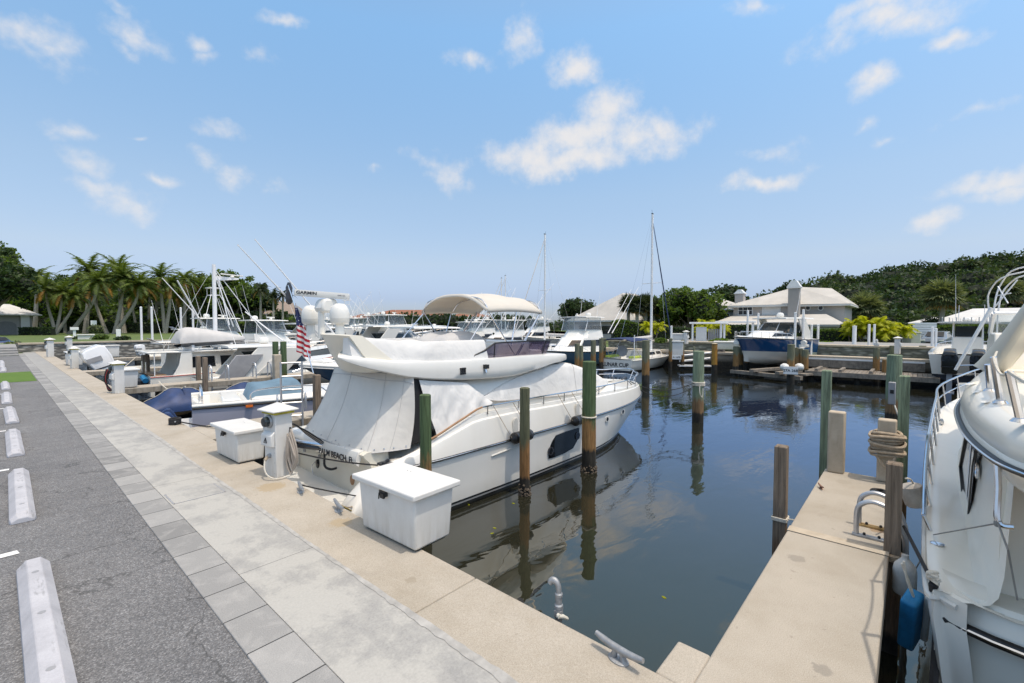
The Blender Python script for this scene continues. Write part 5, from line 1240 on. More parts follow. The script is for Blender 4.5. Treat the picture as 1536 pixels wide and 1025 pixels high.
# bow rail
rails_top, rails_mid = [], []
cand = [p for p in SH if p.x > 5.0]
for p in cand:
    h_ = min(.42, .10+(p.x-5.0)*.16); rails_top.append(p+Vector((0, .02, h_))); rails_mid.append(p+Vector((0, .015, h_*.5)))
for q in (0, 1):
    f_ = (lambda P: [mir(p) for p in P]) if q else (lambda P: P)
    m = MB(); m.tube(f_(rails_top), .016, 8); rel(m).build('bow_rail', MAT['steel'], cr)
    m = MB(); m.tube(f_(rails_mid[5:]), .010, 6); rel(m).build('bow_rail', MAT['steel'], cr)
    last = 0
    for p, t_ in zip(cand, rails_top):
        if p.x - last < .62: continue
        last = p.x; m = MB(); m.tube(f_([p+Vector((0, -.03, 0)), t_]), .012, 6); rel(m).build('stanchion', MAT['steel'], cr)
# deck fittings
c = onZ(1406, 817, .26); m = MB(); m.lathe([(.04, 0), (.045, .01), (.02, .014)], 14, tuple(c)); rel(m).build('filler_cap', MAT['steel'], cr)
c = onZ(1413, 636, .44); m = MB(); m.tube([c+Vector((-.12, 0, .05)), c+Vector((.12, 0, .05))], .018, 8); m.b2(c.x-.04, c.x+.04, c.y-.02, c.y+.02, c.z, c.z+.05); rel(m).build('bow_cleat', MAT['steel'], cr)
# lines on the cruiser
k0 = onZ(1400, 806, .26); k1 = onY(1497, 785, -.40); k2 = onY(1512, 825, -.40); k3 = onY(1526, 900, -.46)
m = MB(); m.tube([k0+Vector((0, 0, .02)), k1], .0045, 6); m.tube([k1, k2, k3], .005, 6); m.tube([k0, k0+Vector((.0, .10, -.3)), k0+Vector((-.3, .12, -.8))], .006, 5); m.lathe([(.015, -.02), (.02, 0), (.015, .02)], 10, tuple(k1)); tag(m.build('mooring_line', M_('grey_rope', (.25, .25, .24), .85, var=.3)), 'thin grey line across the cruiser side deck from grab rail to gunwale', 'rope')
t0 = onZ(1400, 876, .27); t1 = onX(1362, 700, 7.0)
m = MB(); m.tube([onX(1356, 790, 5.25), t0], .013, 6); m.tube([t0, D(1406, 950, 3.2), D(1400, 1030, 3.0)], .026, 6); m.tube(arc([t0, D(1440, 893, 3.35), D(1490, 912, 3.2), D(1545, 950, 3.0)]), .017, 6)
tag(m.build('mooring_line', MAT['rope_b']), 'heavy black mooring lines from the pier over the cruiser stern quarter', 'rope')
m = MB(); rr = random.Random(2)
for k in range(5): m.tube(arc([t0+Vector((rr.uniform(-.04, .04), rr.uniform(-.03, .03), .02+.012*k)) for _ in range(5)]), .011, 6)
tag(m.build('rope_knot', MAT['rope_w']), 'pale knotted rope on the cruiser stern cleat', 'rope')

# things hanging between pier and cruiser
c = D(1367, 930, 3.42)
fb = thing('block_fender', 'blue foam block fender with a pale edge hanging between pier and cruiser', 'fender', c, R(-18))
Mx = Matrix.Rotation(R(-20), 3, 'Y') @ Matrix.Rotation(R(8), 3, 'X')
m = MB(); m.b2(-.085, .085, -.045, .055, -.235, .235); m.rot(Mx); m.build('foam_block', MAT['foamblue'], fb, bevel=.02, segs=3)
m = MB(); m.b2(.055, .092, -.085, -.046, -.22, .22); m.rot(Mx); m.build('pale_strip', MAT['gel_grey'], fb, bevel=.01)
m = MB(); tp = Mx @ Vector((0, 0, .235)); m.tube(arc([tp, tp+Vector((-.05, .02, .12)), tp+Vector((-.10, .03, .28))]), .008, 6); m.tube(arc([tp, tp+Vector((-.02, .02, .1)), tp+Vector((-.10, .04, .26))]), .008, 6); m.build('lanyard', MAT['rope_w'], fb)
c = D(1357, 862, 3.75); m = MB(); m.lathe([(.03, -.16), (.07, -.155), (.078, -.13), (.078, .03), (.07, .08), (.03, .13), (.024, .14), (.024, .165), (.005, .17)], 16); jg = m.build('plastic_jug', M_('cloudy_plastic', (.48, .48, .46), .35, var=.25, sc_=9)); jg.location = c; tag(jg, 'cloudy plastic jug hanging beside the gnarled timber pile', 'jug')
c = onX(1370, 742, 5.7); fn = thing('fender', 'pale ribbed cylinder fender hanging behind the gnarled timber pile', 'fender', c, R(20))
m = MB(); m.lathe([(.02, -.11), (.075, -.105), (.088, -.085), (.09, .06), (.085, .085), (.05, .10), (.02, .105)], 20); m.rot(Matrix.Rotation(R(-18), 3, 'X')); m.build('body', M_('weathered_fender', (.42, .38, .33), .8, var=.3, sc_=7, bump=.5, bsc=25), fn)
m = MB(); m.tube(arc([(0, 0, .1), (-.06, .05, .16), (-.16, .12, .19)]), .008, 6); m.build('lanyard', MAT['rope_w'], fn)
g_ = onX(1340, 832, 5.2); m = MB()
for k in range(4): m.lathe([(.09, -.008), (.098, 0), (.09, .008)], 12, (5.2, onX(1342, 700, 5.2).y, -.02-.014*k))
m.tube(arc([(5.14, .0, 0), (4.9, -.02, -.15), (4.75, -.03, -.32)]), .008, 6); tag(m.build('rope_coil', MAT['rope_t']), 'tan rope round the gnarled pile holding the blue fender', 'rope')
# ================================================================== GENERIC BOAT PARTS (local: x forward, y port, z above the waterline)
def boat_hull(par, L, B, zs, zb, mat_, over=.10, full=.45, flare=.82, deck_mat='gel', rail=None, cockpit=None, draft=.35, tumble=0, name='hull'):
    def bs(t): 
        s = max(0, (t-full)/(1-full)); return B/2*(.92+.08*min(1, t/.25))*max(0, (1-s**2.3))**.72
    def bw(t):
        s = max(0, (t-full*.8)/(1-full*.8)); return B/2*flare*max(0, (1-s**1.8))**.9
    def sheer(t): return Vector((L*t, bs(t), zs+(zb-zs)*t**1.8))
    N = 26; m = MB()
    def sec(t, s):
        t = 1-(1-t)**1.3; p = sheer(t); w_ = bw(t); zc = .02+.22*t**3*zb
        return [(L*(1-over*1.5)*t, 0, -draft*(1-t**5)), (L*(1-over*1.1)*t, s*w_*.6, -draft*.5*(1-t**4)), (L*(1-over)*t, s*w_, zc), (L*(1-over*.6)*t, s*(w_*.55+p.y*.45-.02*B*t), zc+(p.z-zc)*.45), (L*(1-over*.2)*t, s*(w_*.15+p.y*.85), zc+(p.z-zc)*.8), (p.x, s*p.y, p.z)]
    for s in (-1, 1): m.grid([sec(i/N, s) for i in range(N+1)])
    m.poly(sec(0, -1) + sec(0, 1)[::-1][:-1])
    h = m.build(name, mat_, par, ang=60)
    m = MB(); rows = []
    for i in range(N+1):
        p = sheer(1-(1-i/N)**1.3)
        if cockpit and cockpit[0] <= p.x <= cockpit[1]:
            k = min(1, (p.x-cockpit[0])/.01, (cockpit[1]-p.x)/.01); w2 = max(.0, p.y-.16); rows.append([(p.x, -p.y, p.z), (p.x, -w2, p.z+.01), (p.x, -w2+.01, p.z-.35), (p.x, 0, p.z-.35), (p.x, w2-.01, p.z-.35), (p.x, w2, p.z+.01), (p.x, p.y, p.z)])
        else: rows.append([(p.x, -p.y, p.z), (p.x, -p.y*.85, p.z+.01), (p.x, -p.y*.5, p.z+.04*B*.5), (p.x, 0, p.z+.05*B*.5), (p.x, p.y*.5, p.z+.04*B*.5), (p.x, p.y*.85, p.z+.01), (p.x, p.y, p.z)])
    m.grid(rows); m.build('deck', MAT[deck_mat], par, ang=50)
    m = MB()
    for s in (-1, 1): m.tube([Vector((p.x, s*(p.y+.008), p.z-.03)) for p in [sheer(1-(1-i/N)**1.3) for i in range(N+1)]], .022, 6)
    m.build('rub_rail', MAT[rail or 'black'], par)
    return sheer
def bow_rail(par, sheer, t0, t1, h=.3, n=7, two=True, mat_='steel'):
    m = MB(); 
    for s in (-1, 1):
        pts = []
        for i in range(17):
            t = t0+(t1-t0)*i/16; p = sheer(t); hh = h*min(1, (i+1)/4); pts.append(Vector((p.x-.03, s*max(.02, p.y-.06), p.z+hh)))
        m.tube(pts, .014, 6)
        for i in range(0, 17, max(1, 16//n)): m.tube([pts[i]-Vector((0, 0, h*min(1, (i+1)/4))), pts[i]], .010, 5)
    m.build('bow_rail', MAT[mat_], par)
def outboard(par, x, y, z, s, mat_, tilt=0, leg_m='plastic_d'):
    m = MB(); P = [(-.14, 0), (-.24, .04), (-.33, .34), (-.40, .66), (-.37, .78), (-.28, .83), (.02, .87), (.13, .80), (.17, .55), (.15, .16), (.08, 0)]
    rows = []
    for k, (yy, sc2) in enumerate(((-.20, .84), (-.185, .95), (-.10, 1), (.10, 1), (.185, .95), (.20, .84))): rows.append([((a+.1)*sc2-.1, yy*(.8 if b > .7 else 1), (b-.43)*sc2+.43) for a, b in P])
    Mt = Matrix.Rotation(tilt, 3, 'Y')
    m.grid(rows, 0, True, True, True); m.v = [tuple(Mt @ Vector((a*s, b*s, c*s))) for a, b, c in m.v]; m.move((x, y, z)); c_ = m.build('outboard_engine', mat_, par, ang=30, bevel=.012*s, segs=2)
    m = MB(); m.b2(-.345, .165, -.206, .206, .27, .295); m.b2(-.36, -.05, -.207, .207, .48, .60, 1); m.v = [tuple(Mt @ Vector((a*s, b*s, c*s))) for a, b, c in m.v]; m.move((x, y, z)); m.build('cowl_band', [MAT['black'], MAT['plastic_d'] if mat_ is not MAT['engine_k'] else MAT['gel_dark']], c_)
    m = MB(); m.extr([(-.16, .02), (.08, .02), (.06, -.3), (.0, -.7), (-.02, -.85), (-.14, -.85), (-.16, -.7), (-.14, -.3)], -.07, .07); m.extr([(-.42, -.62), (.02, -.62), (.02, -.58), (-.42, -.58)], -.13, .13); m.lathe([(.01, -.1), (.06, -.05), (.07, .1), (.02, .3)], 10, (-.2, 0, -.86), axis='x')
    m.v = [tuple(Mt @ Vector((a*s, b*s, c*s))) for a, b, c in m.v]; m.move((x, y, z)); m.build('drive_leg', mat_ if leg_m is None else MAT[leg_m], c_, ang=40)
    m = MB()
    for k in range(3):
        a = k*2.094; m.add([(-.46, .03*math.cos(a), -.86+.03*math.sin(a)), (-.44, .17*math.cos(a-.3), -.86+.17*math.sin(a-.3)), (-.5, .19*math.cos(a+.2), -.86+.19*math.sin(a+.2))], [(0, 1, 2)])
    m.v = [tuple(Mt @ Vector((a*s, b*s, c*s))) for a, b, c in m.v]; m.move((x, y, z)); m.build('propeller', MAT['steel'], c_)
    return c_
def house(par, name, x0, x1, w0, w1, z0, z1, rake_f=.5, rake_a=.1, mat_='gel', tumble=.1, win=None, n=1, bev=.05):
    """cabin body: raked front, tumblehome, optional dark window strip; returns the body"""
    A = [(x0, w0), (x1-.0, w1)]; m = MB()
    bot = [(x0, -w0), (x0+(x1-x0)*.75, -(w0*.4+w1*.6)-.02), (x1, -w1*.55), (x1+.04, 0), (x1, w1*.55), (x0+(x1-x0)*.75, (w0*.4+w1*.6)+.02), (x0, w0)]
    h = z1-z0
    def lv(k): 
        out = []
        for x, y in bot:
            f = (x-x0)/(x1-x0); out.append((x + (rake_a*(1-f) - rake_f*f)*k, y*(1-tumble*k), z0+h*k))
        return out
    ks = [0, .5, .92, 1]; rows = [lv(k) for k in ks]; rows.append([(x*.94+(x0+x1)/2*.06, y*.9, z1+.03*h) for x, y, z in lv(1)])
    m.grid(rows, 0, True, True, True); b = m.build(name, MAT[mat_], par, ang=30)
    if win:
        for (ka, kb, segs) in win:
            a_, b_ = lv(ka), lv(kb)
            for i0, i1, f0, f1 in segs:
                m = MB(); P0, P1, Q0, Q1 = Vector(a_[i0]), Vector(a_[i1]), Vector(b_[i0]), Vector(b_[i1])
                q = [P0.lerp(P1, f0), P0.lerp(P1, f1), Q0.lerp(Q1, f1), Q0.lerp(Q1, f0)]
                nrm = (q[1]-q[0]).cross(q[3]-q[0]).normalized(); cen = Vector(((x0+x1)/2, 0, (z0+z1)/2))
                if nrm.dot(q[0]-cen) < 0: nrm = -nrm
                q = [p+nrm*.012 for p in q]; m.poly(q); m.poly([p-nrm*.03 for p in q]); m.build('window', MAT['window'], b, smooth=False)
    return b
def hardtop(par, x0, x1, w_, z, t=.07, mat_='gel', legs=(), name='hardtop', r=.022, leg_mat='alu_w', arch=.04):
    m = MB(); rows = []
    for i in range(13):
        a = i/12; x = x0+(x1-x0)*a; ww = w_*(1-.15*max(0, (a-.6)/.4)**2); row = []
        for b in (-1, -.96, -.5, 0, .5, .96, 1): row.append((x, ww*b, z + t*(.35 if abs(b) == 1 else 1) + arch*(1-b*b) - .02*(2*a-1)**2))
        for b in (1, .9, 0, -.9, -1): row.append((x, ww*b, z - (.0 if abs(b) == 1 else -.01)))
        rows.append(row)
    m.grid(rows, 0, True, True, True); h = m.build(name, MAT[mat_], par, ang=40)
    for a, b in legs:
        m = MB(); m.tube([a, b], r, 8); m.build('hardtop_leg', MAT[leg_mat], h)
    return h
def radome(par, x, y, z, r=.22, h=.3, name='satellite_dome'):
    m = MB(); m.lathe([(r*.5, 0), (r*.9, .02), (r, h*.2), (r, h*.5), (r*.85, h*.8), (r*.5, h*.96), (.01, h)], 18, (x, y, z)); return m.build(name, MAT['gel'], par)
def radar_bar(par, x, y, z, L=.9, rz=.6):
    m = MB(); m.lathe([(.1, 0), (.12, .04), (.09, .12)], 12, (x, y, z)); m.box((x, y, z+.16), (L, .09, .07), rz); return m.build('radar', MAT['gel'], par, bevel=.015)
def rod_outrigger(par, a, b, r=.022): 
    m = MB(); m.tube([a, b], [r, r*.45], 6); return m.build('outrigger', MAT['alu_w'], par)

def center_console(name, label, loc, rz, L=7.5, B=2.3, hull='hull_white', zs=.6, zb=1.0, top=True, engines=2, eng='engine_w', scale=1, group=None, outr=0, topz=2.15, cover=None):
    t = thing(name, label, 'motor boat', loc, rz, group)
    sh = boat_hull(t, L, B, zs, zb, MAT[hull], cockpit=(.4, L*.72))
    m = MB(); m.b2(L*.36, L*.52, -.42, .42, zs-.34, zs+.75); m.build('console', MAT['gel'], t, bevel=.06, segs=3)
    m = MB(); m.extr([(L*.46, zs+.76), (L*.52, zs+.72), (L*.47, zs+1.25), (L*.45, zs+1.25)], -.42, .42); m.build('windshield', MAT['glass'], t)
    m = MB(); m.b2(L*.24, L*.30, -.5, .5, zs-.34, zs+.35); m.b2(L*.24, L*.26, -.5, .5, zs+.35, zs+.75); m.build('leaning_post', MAT['gel_grey'], t, bevel=.04)
    m = MB(); m.b2(L*.66, L*.76, -.5, .5, zs-.1, zs+.18); m.build('bow_seat', MAT['gel'], t, bevel=.05)
    if top:
        legs = [((L*.24, s*.5, zs), (L*.26, s*.48, topz)) for s in (-1, 1)] + [((L*.52, s*.45, zs), (L*.47, s*.48, topz)) for s in (-1, 1)]
        h = hardtop(t, L*.20, L*.56, B*.40, topz, .06, legs=legs)
        radome(h, L*.42, 0, topz+.09, .22, .16, 'radar_dome')
        m = MB(); m.tube([(L*.25, .4, topz+.05), (L*.2, .45, topz+2.2)], [.014, .006], 6); m.build('antenna', MAT['alu_w'], h)
        for k in range(5): m = MB(); m.tube([(L*.21, -.5+.25*k, topz), (L*.17, -.5+.25*k, topz+.22)], .016, 6); m.build('rod_holder', MAT['steel'], h)
        if outr:
            for s in (-1, 1): rod_outrigger(h, (L*.4, s*B*.38, topz+.05), (L*.4-outr*.62, s*(B*.38+outr*.18), topz+outr*.74))
    bow_rail(t, sh, .62, .98, .18, 5)
    for k in range(engines): outboard(t, -.28, (k-(engines-1)/2)*.52, zs-.05, .9, MAT[eng])
    if scale != 1: t.scale = (scale,)*3
    return t
def express(name, label, loc, rz, L=8, B=2.6, hull='hull_white', zs=.75, zb=1.15, scale=1, group=None, arch=True, topz=2.2, dark=False, engines=0):
    t = thing(name, label, 'cruiser', loc, rz, group)
    sh = boat_hull(t, L, B, zs, zb, MAT[hull], cockpit=(.3, L*.38))
    house(t, 'cabin_trunk', L*.36, L*.86, B*.40, B*.16, zs+.05, zs+.50, 1.2, 0, win=[(.3, .75, [(0, 1, .1, .9), (5, 6, .1, .9)])])
    m = MB()
    W_ = [(L*.30, -B*.40), (L*.46, -B*.37), (L*.55, -B*.2), (L*.57, 0), (L*.55, B*.2), (L*.46, B*.37), (L*.30, B*.40)]
    m.grid([[(x, y, zs+.42) for x, y in W_], [(x-.55, y*.86, zs+1.0) for x, y in W_]]); w_ = m.build('windshield', MAT['glass'], t)
    m = MB(); m.tube([(x-.55, y*.86, zs+1.0) for x, y in W_], .022, 6)
    for i in (0, 2, 4, 6): m.tube([(W_[i][0], W_[i][1], zs+.42), (W_[i][0]-.55, W_[i][1]*.86, zs+1.0)], .02, 6)
    m.build('windshield_frame', MAT['alu_w'], w_)
    if arch:
        for s in (-1, 1):
            m = MB(); m.extr([(L*.10, zs), (L*.24, zs), (L*.36, topz), (L*.24, topz)], s*B*.44-.04, s*B*.44+.04); m.build('arch_leg', MAT['gel_dark' if dark else 'gel'], t, bevel=.02)
        h = hardtop(t, L*.10, L*.52, B*.46, topz, .08)
        radome(h, L*.32, 0, topz+.12, .2, .28); 
        m = MB(); m.tube([(L*.2, .5, topz), (L*.12, .55, topz+2.0)], [.014, .006], 6); m.build('antenna', MAT['alu_w'], h)
    m = MB(); m.b2(.25, .8, -B*.36, B*.36, zs-.3, zs+.12); m.build('cockpit_seat', MAT['gel'], t, bevel=.05)
    m = MB(); m.b2(-.55, .0, -B*.40, B*.40, .2, .28); m.build('swim_platform', MAT['gel'], t, bevel=.03)
    bow_rail(t, sh, .42, .985, .30, 8)
    for k in range(engines): outboard(t, -.28, (k-(engines-1)/2)*.52, zs-.05, .9, MAT['engine_k'])
    if scale != 1: t.scale = (scale,)*3
    return t
def sportfish(name, label, loc, rz, L=11, B=3.4, hull='hull_white', zs=.85, zb=1.7, scale=1, group=None, outr=4.5, tower=False, encl=True):
    t = thing(name, label, 'sport fishing boat', loc, rz, group)
    sh = boat_hull(t, L, B, zs, zb, MAT[hull], cockpit=(.3, L*.30), over=.13)
    hz = zs+1.05
    hb_ = house(t, 'deckhouse', L*.30, L*.70, B*.42, B*.24, zs+.02, hz, 1.5, .05, win=[(.42, .85, [(0, 1, .06, .95), (5, 6, .06, .95), (1, 2, .1, .9), (4, 5, .1, .9)])])
    fb_ = house(t, 'flybridge', L*.27, L*.52, B*.38, B*.25, hz, hz+.55, .55, .0)
    hz2 = hz+1.45
    legs = [((L*.28, s*B*.35, hz+.4), (L*.29, s*B*.33, hz2)) for s in (-1, 1)] + [((L*.48, s*B*.3, hz+.5), (L*.44, s*B*.3, hz2)) for s in (-1, 1)]
    h = hardtop(t, L*.25, L*.48, B*.38, hz2, .06, legs=legs)
    if encl:
        m = MB(); P_ = [(L*.29, -B*.34), (L*.46, -B*.31), (L*.49, -B*.15), (L*.49, B*.15), (L*.46, B*.31), (L*.29, B*.34)]
        m.grid([[(x, y, hz+.5) for x, y in P_], [(x-.2*(1 if x > L*.4 else 0), y, hz2) for x, y in P_]]); m.build('enclosure', MAT['clear'], fb_)
    radome(h, L*.32, .3, hz2+.1, .2, .28); radar_bar(h, L*.40, -.2, hz2+.1, .8)
    for s in (-1, 1): m = MB(); m.tube([(L*.27, s*.7, hz2), (L*.22, s*.75, hz2+2.4)], [.014, .006], 6); m.build('antenna', MAT['alu_w'], h)
    if tower:
        m = MB(); T_ = hz2+1.7
        for sx, sy in ((.28, -1), (.28, 1), (.44, -1), (.44, 1)): m.tube([(L*sx, sy*B*.33, hz2), (L*(.33 if sx < .3 else .38), sy*.45, T_)], .02, 6)
        m.tube([(L*.33, -.45, T_), (L*.33, .45, T_), (L*.38, .45, T_), (L*.38, -.45, T_), (L*.33, -.45, T_)], .02, 6); m.b2(L*.32, L*.40, -.5, .5, T_+.5, T_+.54)
        for sx, sy in ((.33, -1), (.33, 1), (.38, -1), (.38, 1)): m.tube([(L*sx, sy*.45, T_), (L*sx, sy*.45, T_+.5)], .015, 6)
        m.build('tuna_tower', MAT['alu_w'], t)
    if outr:
        for s in (-1, 1): rod_outrigger(t, (L*.42, s*B*.42, hz+.2), (L*.42-outr*.60, s*(B*.42+outr*.22), hz+outr*.77), .028)
    m = MB(); m.b2(L*.10, L*.14, -.35, .35, zs-.3, zs+.3); m.lathe([(.03, -.3), (.05, .3)], 8, (L*.12, 0, zs)); m.build('fighting_chair', MAT['gel'], t, bevel=.03)
    bow_rail(t, sh, .55, .985, .34, 7)
    if scale != 1: t.scale = (scale,)*3
    return t
def sailboat(name, label, loc, rz, L=9, B=3, mast=9.5, hull='hull_white', scale=1, group=None, bim=None, lettering=None, mast_x=.58):
    t = thing(name, label, 'sailboat', loc, rz, group)
    sh = boat_hull(t, L, B, .75, .95, MAT[hull], full=.3, flare=.8, over=.14, cockpit=(.35, L*.32), rail='gel_grey')
    house(t, 'coachroof', L*.32, L*.78, B*.30, B*.14, .78, 1.18, .8, .1, win=[(.35, .8, [(0, 1, .15, .5), (0, 1, .6, .9), (5, 6, .1, .4), (5, 6, .5, .85)])])
    m = MB(); m.tube([(L*mast_x, 0, .9), (L*mast_x, 0, mast)], [.085, .07], 10); ms = m.build('mast', MAT['alu_w'], t)
    m = MB(); m.tube([(L*mast_x-.05, 0, 1.95), (L*.16, 0, 1.85)], .05, 8); m.tube([(L*mast_x-.1, 0, 2.06), (L*.17, 0, 1.98)], [.13, .09], 8, 1); m.build('boom', [MAT['alu_w'], MAT['grey_cloth']], t)
    m = MB()
    for f in (.55,): m.tube([(L*mast_x, -B*.28, mast*f), (L*mast_x, B*.28, mast*f)], .02, 6)
    m.build('spreader', MAT['alu_w'], ms)
    m = MB()
    for s in (-1, 1): m.tube([(L*mast_x, s*B*.45, .85), (L*mast_x, s*B*.28, mast*.55), (L*mast_x, 0, mast*.98)], .008, 4)
    m.tube([(L*.0, 0, .8), (L*mast_x, 0, mast)], .007, 4); m.build('shroud', MAT['steel'], ms)
    m = MB(); m.tube([(L*.985, 0, 1.0), (L*mast_x, 0, mast*.97)], [.05, .03], 6); m.build('furled_jib', MAT['navy_cloth'] if bim else MAT['grey_cloth'], t)
    m = MB(); m.tube([(L*mast_x, 0, mast), (L*mast_x-.1, 0, mast+.3)], .008, 4); m.box((L*mast_x, 0, mast+.05), (.25, .06, .05)); m.build('masthead_vane', MAT['black'], ms)
    m = MB()
    for s in (-1, 1):
        pts = []
        for i in range(15):
            p = sh(i/14); pts.append(Vector((p.x-.02, s*max(.03, p.y-.04), p.z+.5)))
        m.tube(pts, .008, 4); m.tube([p-Vector((0, 0, .25)) for p in pts], .006, 4)
        for p in pts[::2]: m.tube([p-Vector((0, 0, .5)), p], .010, 5)
    m.build('lifeline', MAT['steel'], t)
    if bim:
        m = MB(); rows = []
        for i in range(7): 
            x = .1+2.6*i/6; rows.append([(x, B*.42*b, 2.05-.18*abs(b)**3+.06*math.sin(i/6*3.14)) for b in (-1, -.6, 0, .6, 1)])
        m.grid(rows); bm_ = m.build('bimini', MAT[bim], t, solid=.02)
        m = MB()
        for s in (-1, 1): m.tube([(.15, s*B*.42, 1.85), (1.2, s*B*.42, .85)], .014, 6); m.tube([(2.6, s*B*.42, 1.85), (1.2, s*B*.42, .85)], .014, 6)
        m.build('bimini_frame', MAT['steel'], bm_)
        m = MB(); m.b2(.5, 1.8, -B*.4, -B*.25, .82, .96); m.b2(.5, 1.8, B*.25, B*.4, .82, .96); m.build('cushion', MAT['lime_cloth'], t, bevel=.03)
    m = MB(); m.lathe([(.36, -.015), (.36, .015)], 24, (L*.10, 0, 1.25), axis='x'); m.build('steering_wheel', MAT['plastic_d'], t)
    if lettering: text('name_lettering', lettering, .34, MAT['ink'], t, frame((-.012, 0, .42), (0, -1, 0), (.0, 0, 1)))
    if scale != 1: t.scale = (scale,)*3
    return t
# ================================================================== BOATS IN THE SLIPS TO THE LEFT
# lavender centre console in the next slip
sk = thing('motor_boat', 'open lavender grey boat with pale blue cover, stern to the quay beside the aluminium ladder', 'motor boat', (3.15, 13.35, WZ+.0), R(-13))
sh = boat_hull(sk, 8.2, 2.45, 1.02, 1.0, MAT['hull_lav'], over=.06, full=.5, flare=.86, cockpit=(.25, .9), draft=.3)
m = MB()
for s in (-1, 1): m.tube([Vector((sh(i/20).x, s*(sh(i/20).y-.0), sh(i/20).z+.03)) for i in range(21)], .04, 8)
m.build('gunwale', MAT['gel'], sk)
house(sk, 'foredeck_trunk', 1.0, 7.2, .98, .45, .98, 1.12, .8, .3)
blob('console_cover', (1.8, -.15, 1.02), (1.35, 1.3, .42), MAT['sky_cloth'], sk, 3)
m = MB(); m.tube(arc([(1.2, -1.0, 1.0), (1.3, -1.0, 1.3), (2.6, -1.0, 1.32), (3.0, -1.0, 1.08)]), .018, 6); m.tube(arc([(.2, -.9, 1.0), (.2, -.9, 1.32), (.2, .9, 1.32), (.2, .9, 1.0)], 4), .018, 6); m.build('rail', MAT['steel'], sk)
m = MB(); m.b2(1.05, 1.2, -1.235, -1.19, .93, .985); m.build('registration_decal', MAT['orange'], sk)
m = MB(); m.b2(.6, 1.0, -.8, .8, .7, 1.1); m.build('stern_bench', MAT['gel'], sk, bevel=.04)
m = MB(); m.b2(5.0, 5.9, -1.2, -1.10, 1.04, 1.10); m.build('side_stripe', MAT['ink'], sk)
for y in (-.55, .0): 
    c = outboard(sk, -.30, y, .50, .50, MAT['blue_cloth'], R(-28), 'engine_w')
m = MB(); m.b2(-.55, .02, -.9, .9, .38, .46); m.b2(-.6, -.1, -1.0, -.55, .30, .36); m.build('swim_platform', MAT['gel'], sk, bevel=.02)
# small blue-covered boats at the quay
def tarp_boat(label, loc, rz, L, seed, s=1.0, w=1.2):
    t = thing('covered_dinghy', label, 'dinghy', loc, rz); boat_hull(t, L, w, .30, .42, MAT['hull_grey'], draft=.2)
    rr = random.Random(seed); m = MB(); rows = []
    for i in range(21):
        a = i/20; x = -.12+(L+.05)*a; prof = smooth_interp([(0, .40), (.12, .55), (.38, .80), (.55, .76), (.8, .55), (1, .42)], a); wd = (w/2+.06)*(1-max(0, (a-.5)/.5)**2.4)**.6 if a < 1 else .05
        rows.append([(x, wd*math.sin(b)*(1+.03*math.sin(a*17+seed)), .16+(prof-.16)*(1-abs(b)/1.571)**.8 + .02*math.sin(a*22+abs(b)*7+seed)*math.cos(b)) for b in [(-1.57+3.14*j/16) for j in range(17)]])
    m.grid(rows); m.build('tarpaulin', MAT['blue_cloth'], t, ang=30)
    m = MB(); m.tube([(x, -.0, z+.02) for x, y, z in [r_[8] for r_ in rows]], .008, 5); m.build('ridge_rope', MAT['rope_w'], t); return t
tarp_boat('small boat under a creased blue tarpaulin beside the hose pedestal', (2.85, 16.6, WZ+.22), R(-4), 1.95, 1, w=1.0)
tarp_boat('jet ski sized boat under navy tarpaulin behind the blue tarpaulin boat', (4.9, 17.4, WZ+.1), R(6), 2.0, 4, w=1.0)
# express with white hard top at the trawler slip
ex = express('hardtop_cruiser', 'white hardtop cruiser with raked grey arch legs between trawler and green piles', (5.2, 21.0, WZ), 0, 7.6, 2.3, zs=.78, zb=1.05, topz=2.0, dark=False)
m = MB(); m.extr([(.35, .82), (1.25, .82), (2.0, 1.72), (1.0, 1.72)], -1.13, -1.05); m.build('windbreak_panel', MAT['plastic_d'], ex, bevel=.02)
m = MB(); m.extr([(1.75, .92), (2.9, .92), (3.9, 1.95), (2.8, 1.95)], -1.12, -1.00); m.build('arch_panel', MAT['gel_grey'], ex, bevel=.02)
# white trawler with a covered dinghy on its roof
tw = thing('trawler_yacht', 'white trawler with red sheer stripe and a grey covered dinghy on the roof', 'trawler', (3.95, 23.6, WZ)); tw.scale = (.76, .85, .75)
sh = boat_hull(tw, 11, 3.1, 1.15, 1.75, MAT['hull_white'], rail='red', over=.08, full=.55, cockpit=(.35, 1.7), flare=.88)
ho = house(tw, 'deckhouse', 1.75, 8.4, 1.28, .9, 1.0, 2.35, .5, .0, win=[(.38, .82, [(0, 1, .03, .26), (0, 1, .32, .60), (0, 1, .66, .95), (5, 6, .05, .34), (5, 6, .40, .68), (1, 2, .1, .9), (4, 5, .1, .9)])], tumble=.05)
m = MB(); m.b2(-.1, 8.0, -1.42, 1.42, 2.36, 2.46); rf = m.build('cabin_roof', MAT['gel'], tw, bevel=.04)
for s in (-1, 1):
    m = MB(); m.extr([(.95, 1.12), (1.85, 1.12), (1.85, 2.36), (1.35, 2.36), (1.25, 1.7)], s*1.38-.03, s*1.38+.03); m.build('roof_support', MAT['gel'], tw, bevel=.015)
    m = MB(); m.tube([(.2, s*1.34, 1.2), (.2, s*1.34, 2.36)], .022, 6); m.build('roof_post', MAT['alu_w'], tw)
m = MB(); m.b2(.25, .75, -1.2, 1.2, .85, 1.2); m.build('aft_bench', MAT['teak'], tw, bevel=.03)
m = MB()
for i in range(9): m.tube([(.6+.8*i, -1.3, 2.46), (.6+.8*i, -1.3, 2.84)], .014, 6)
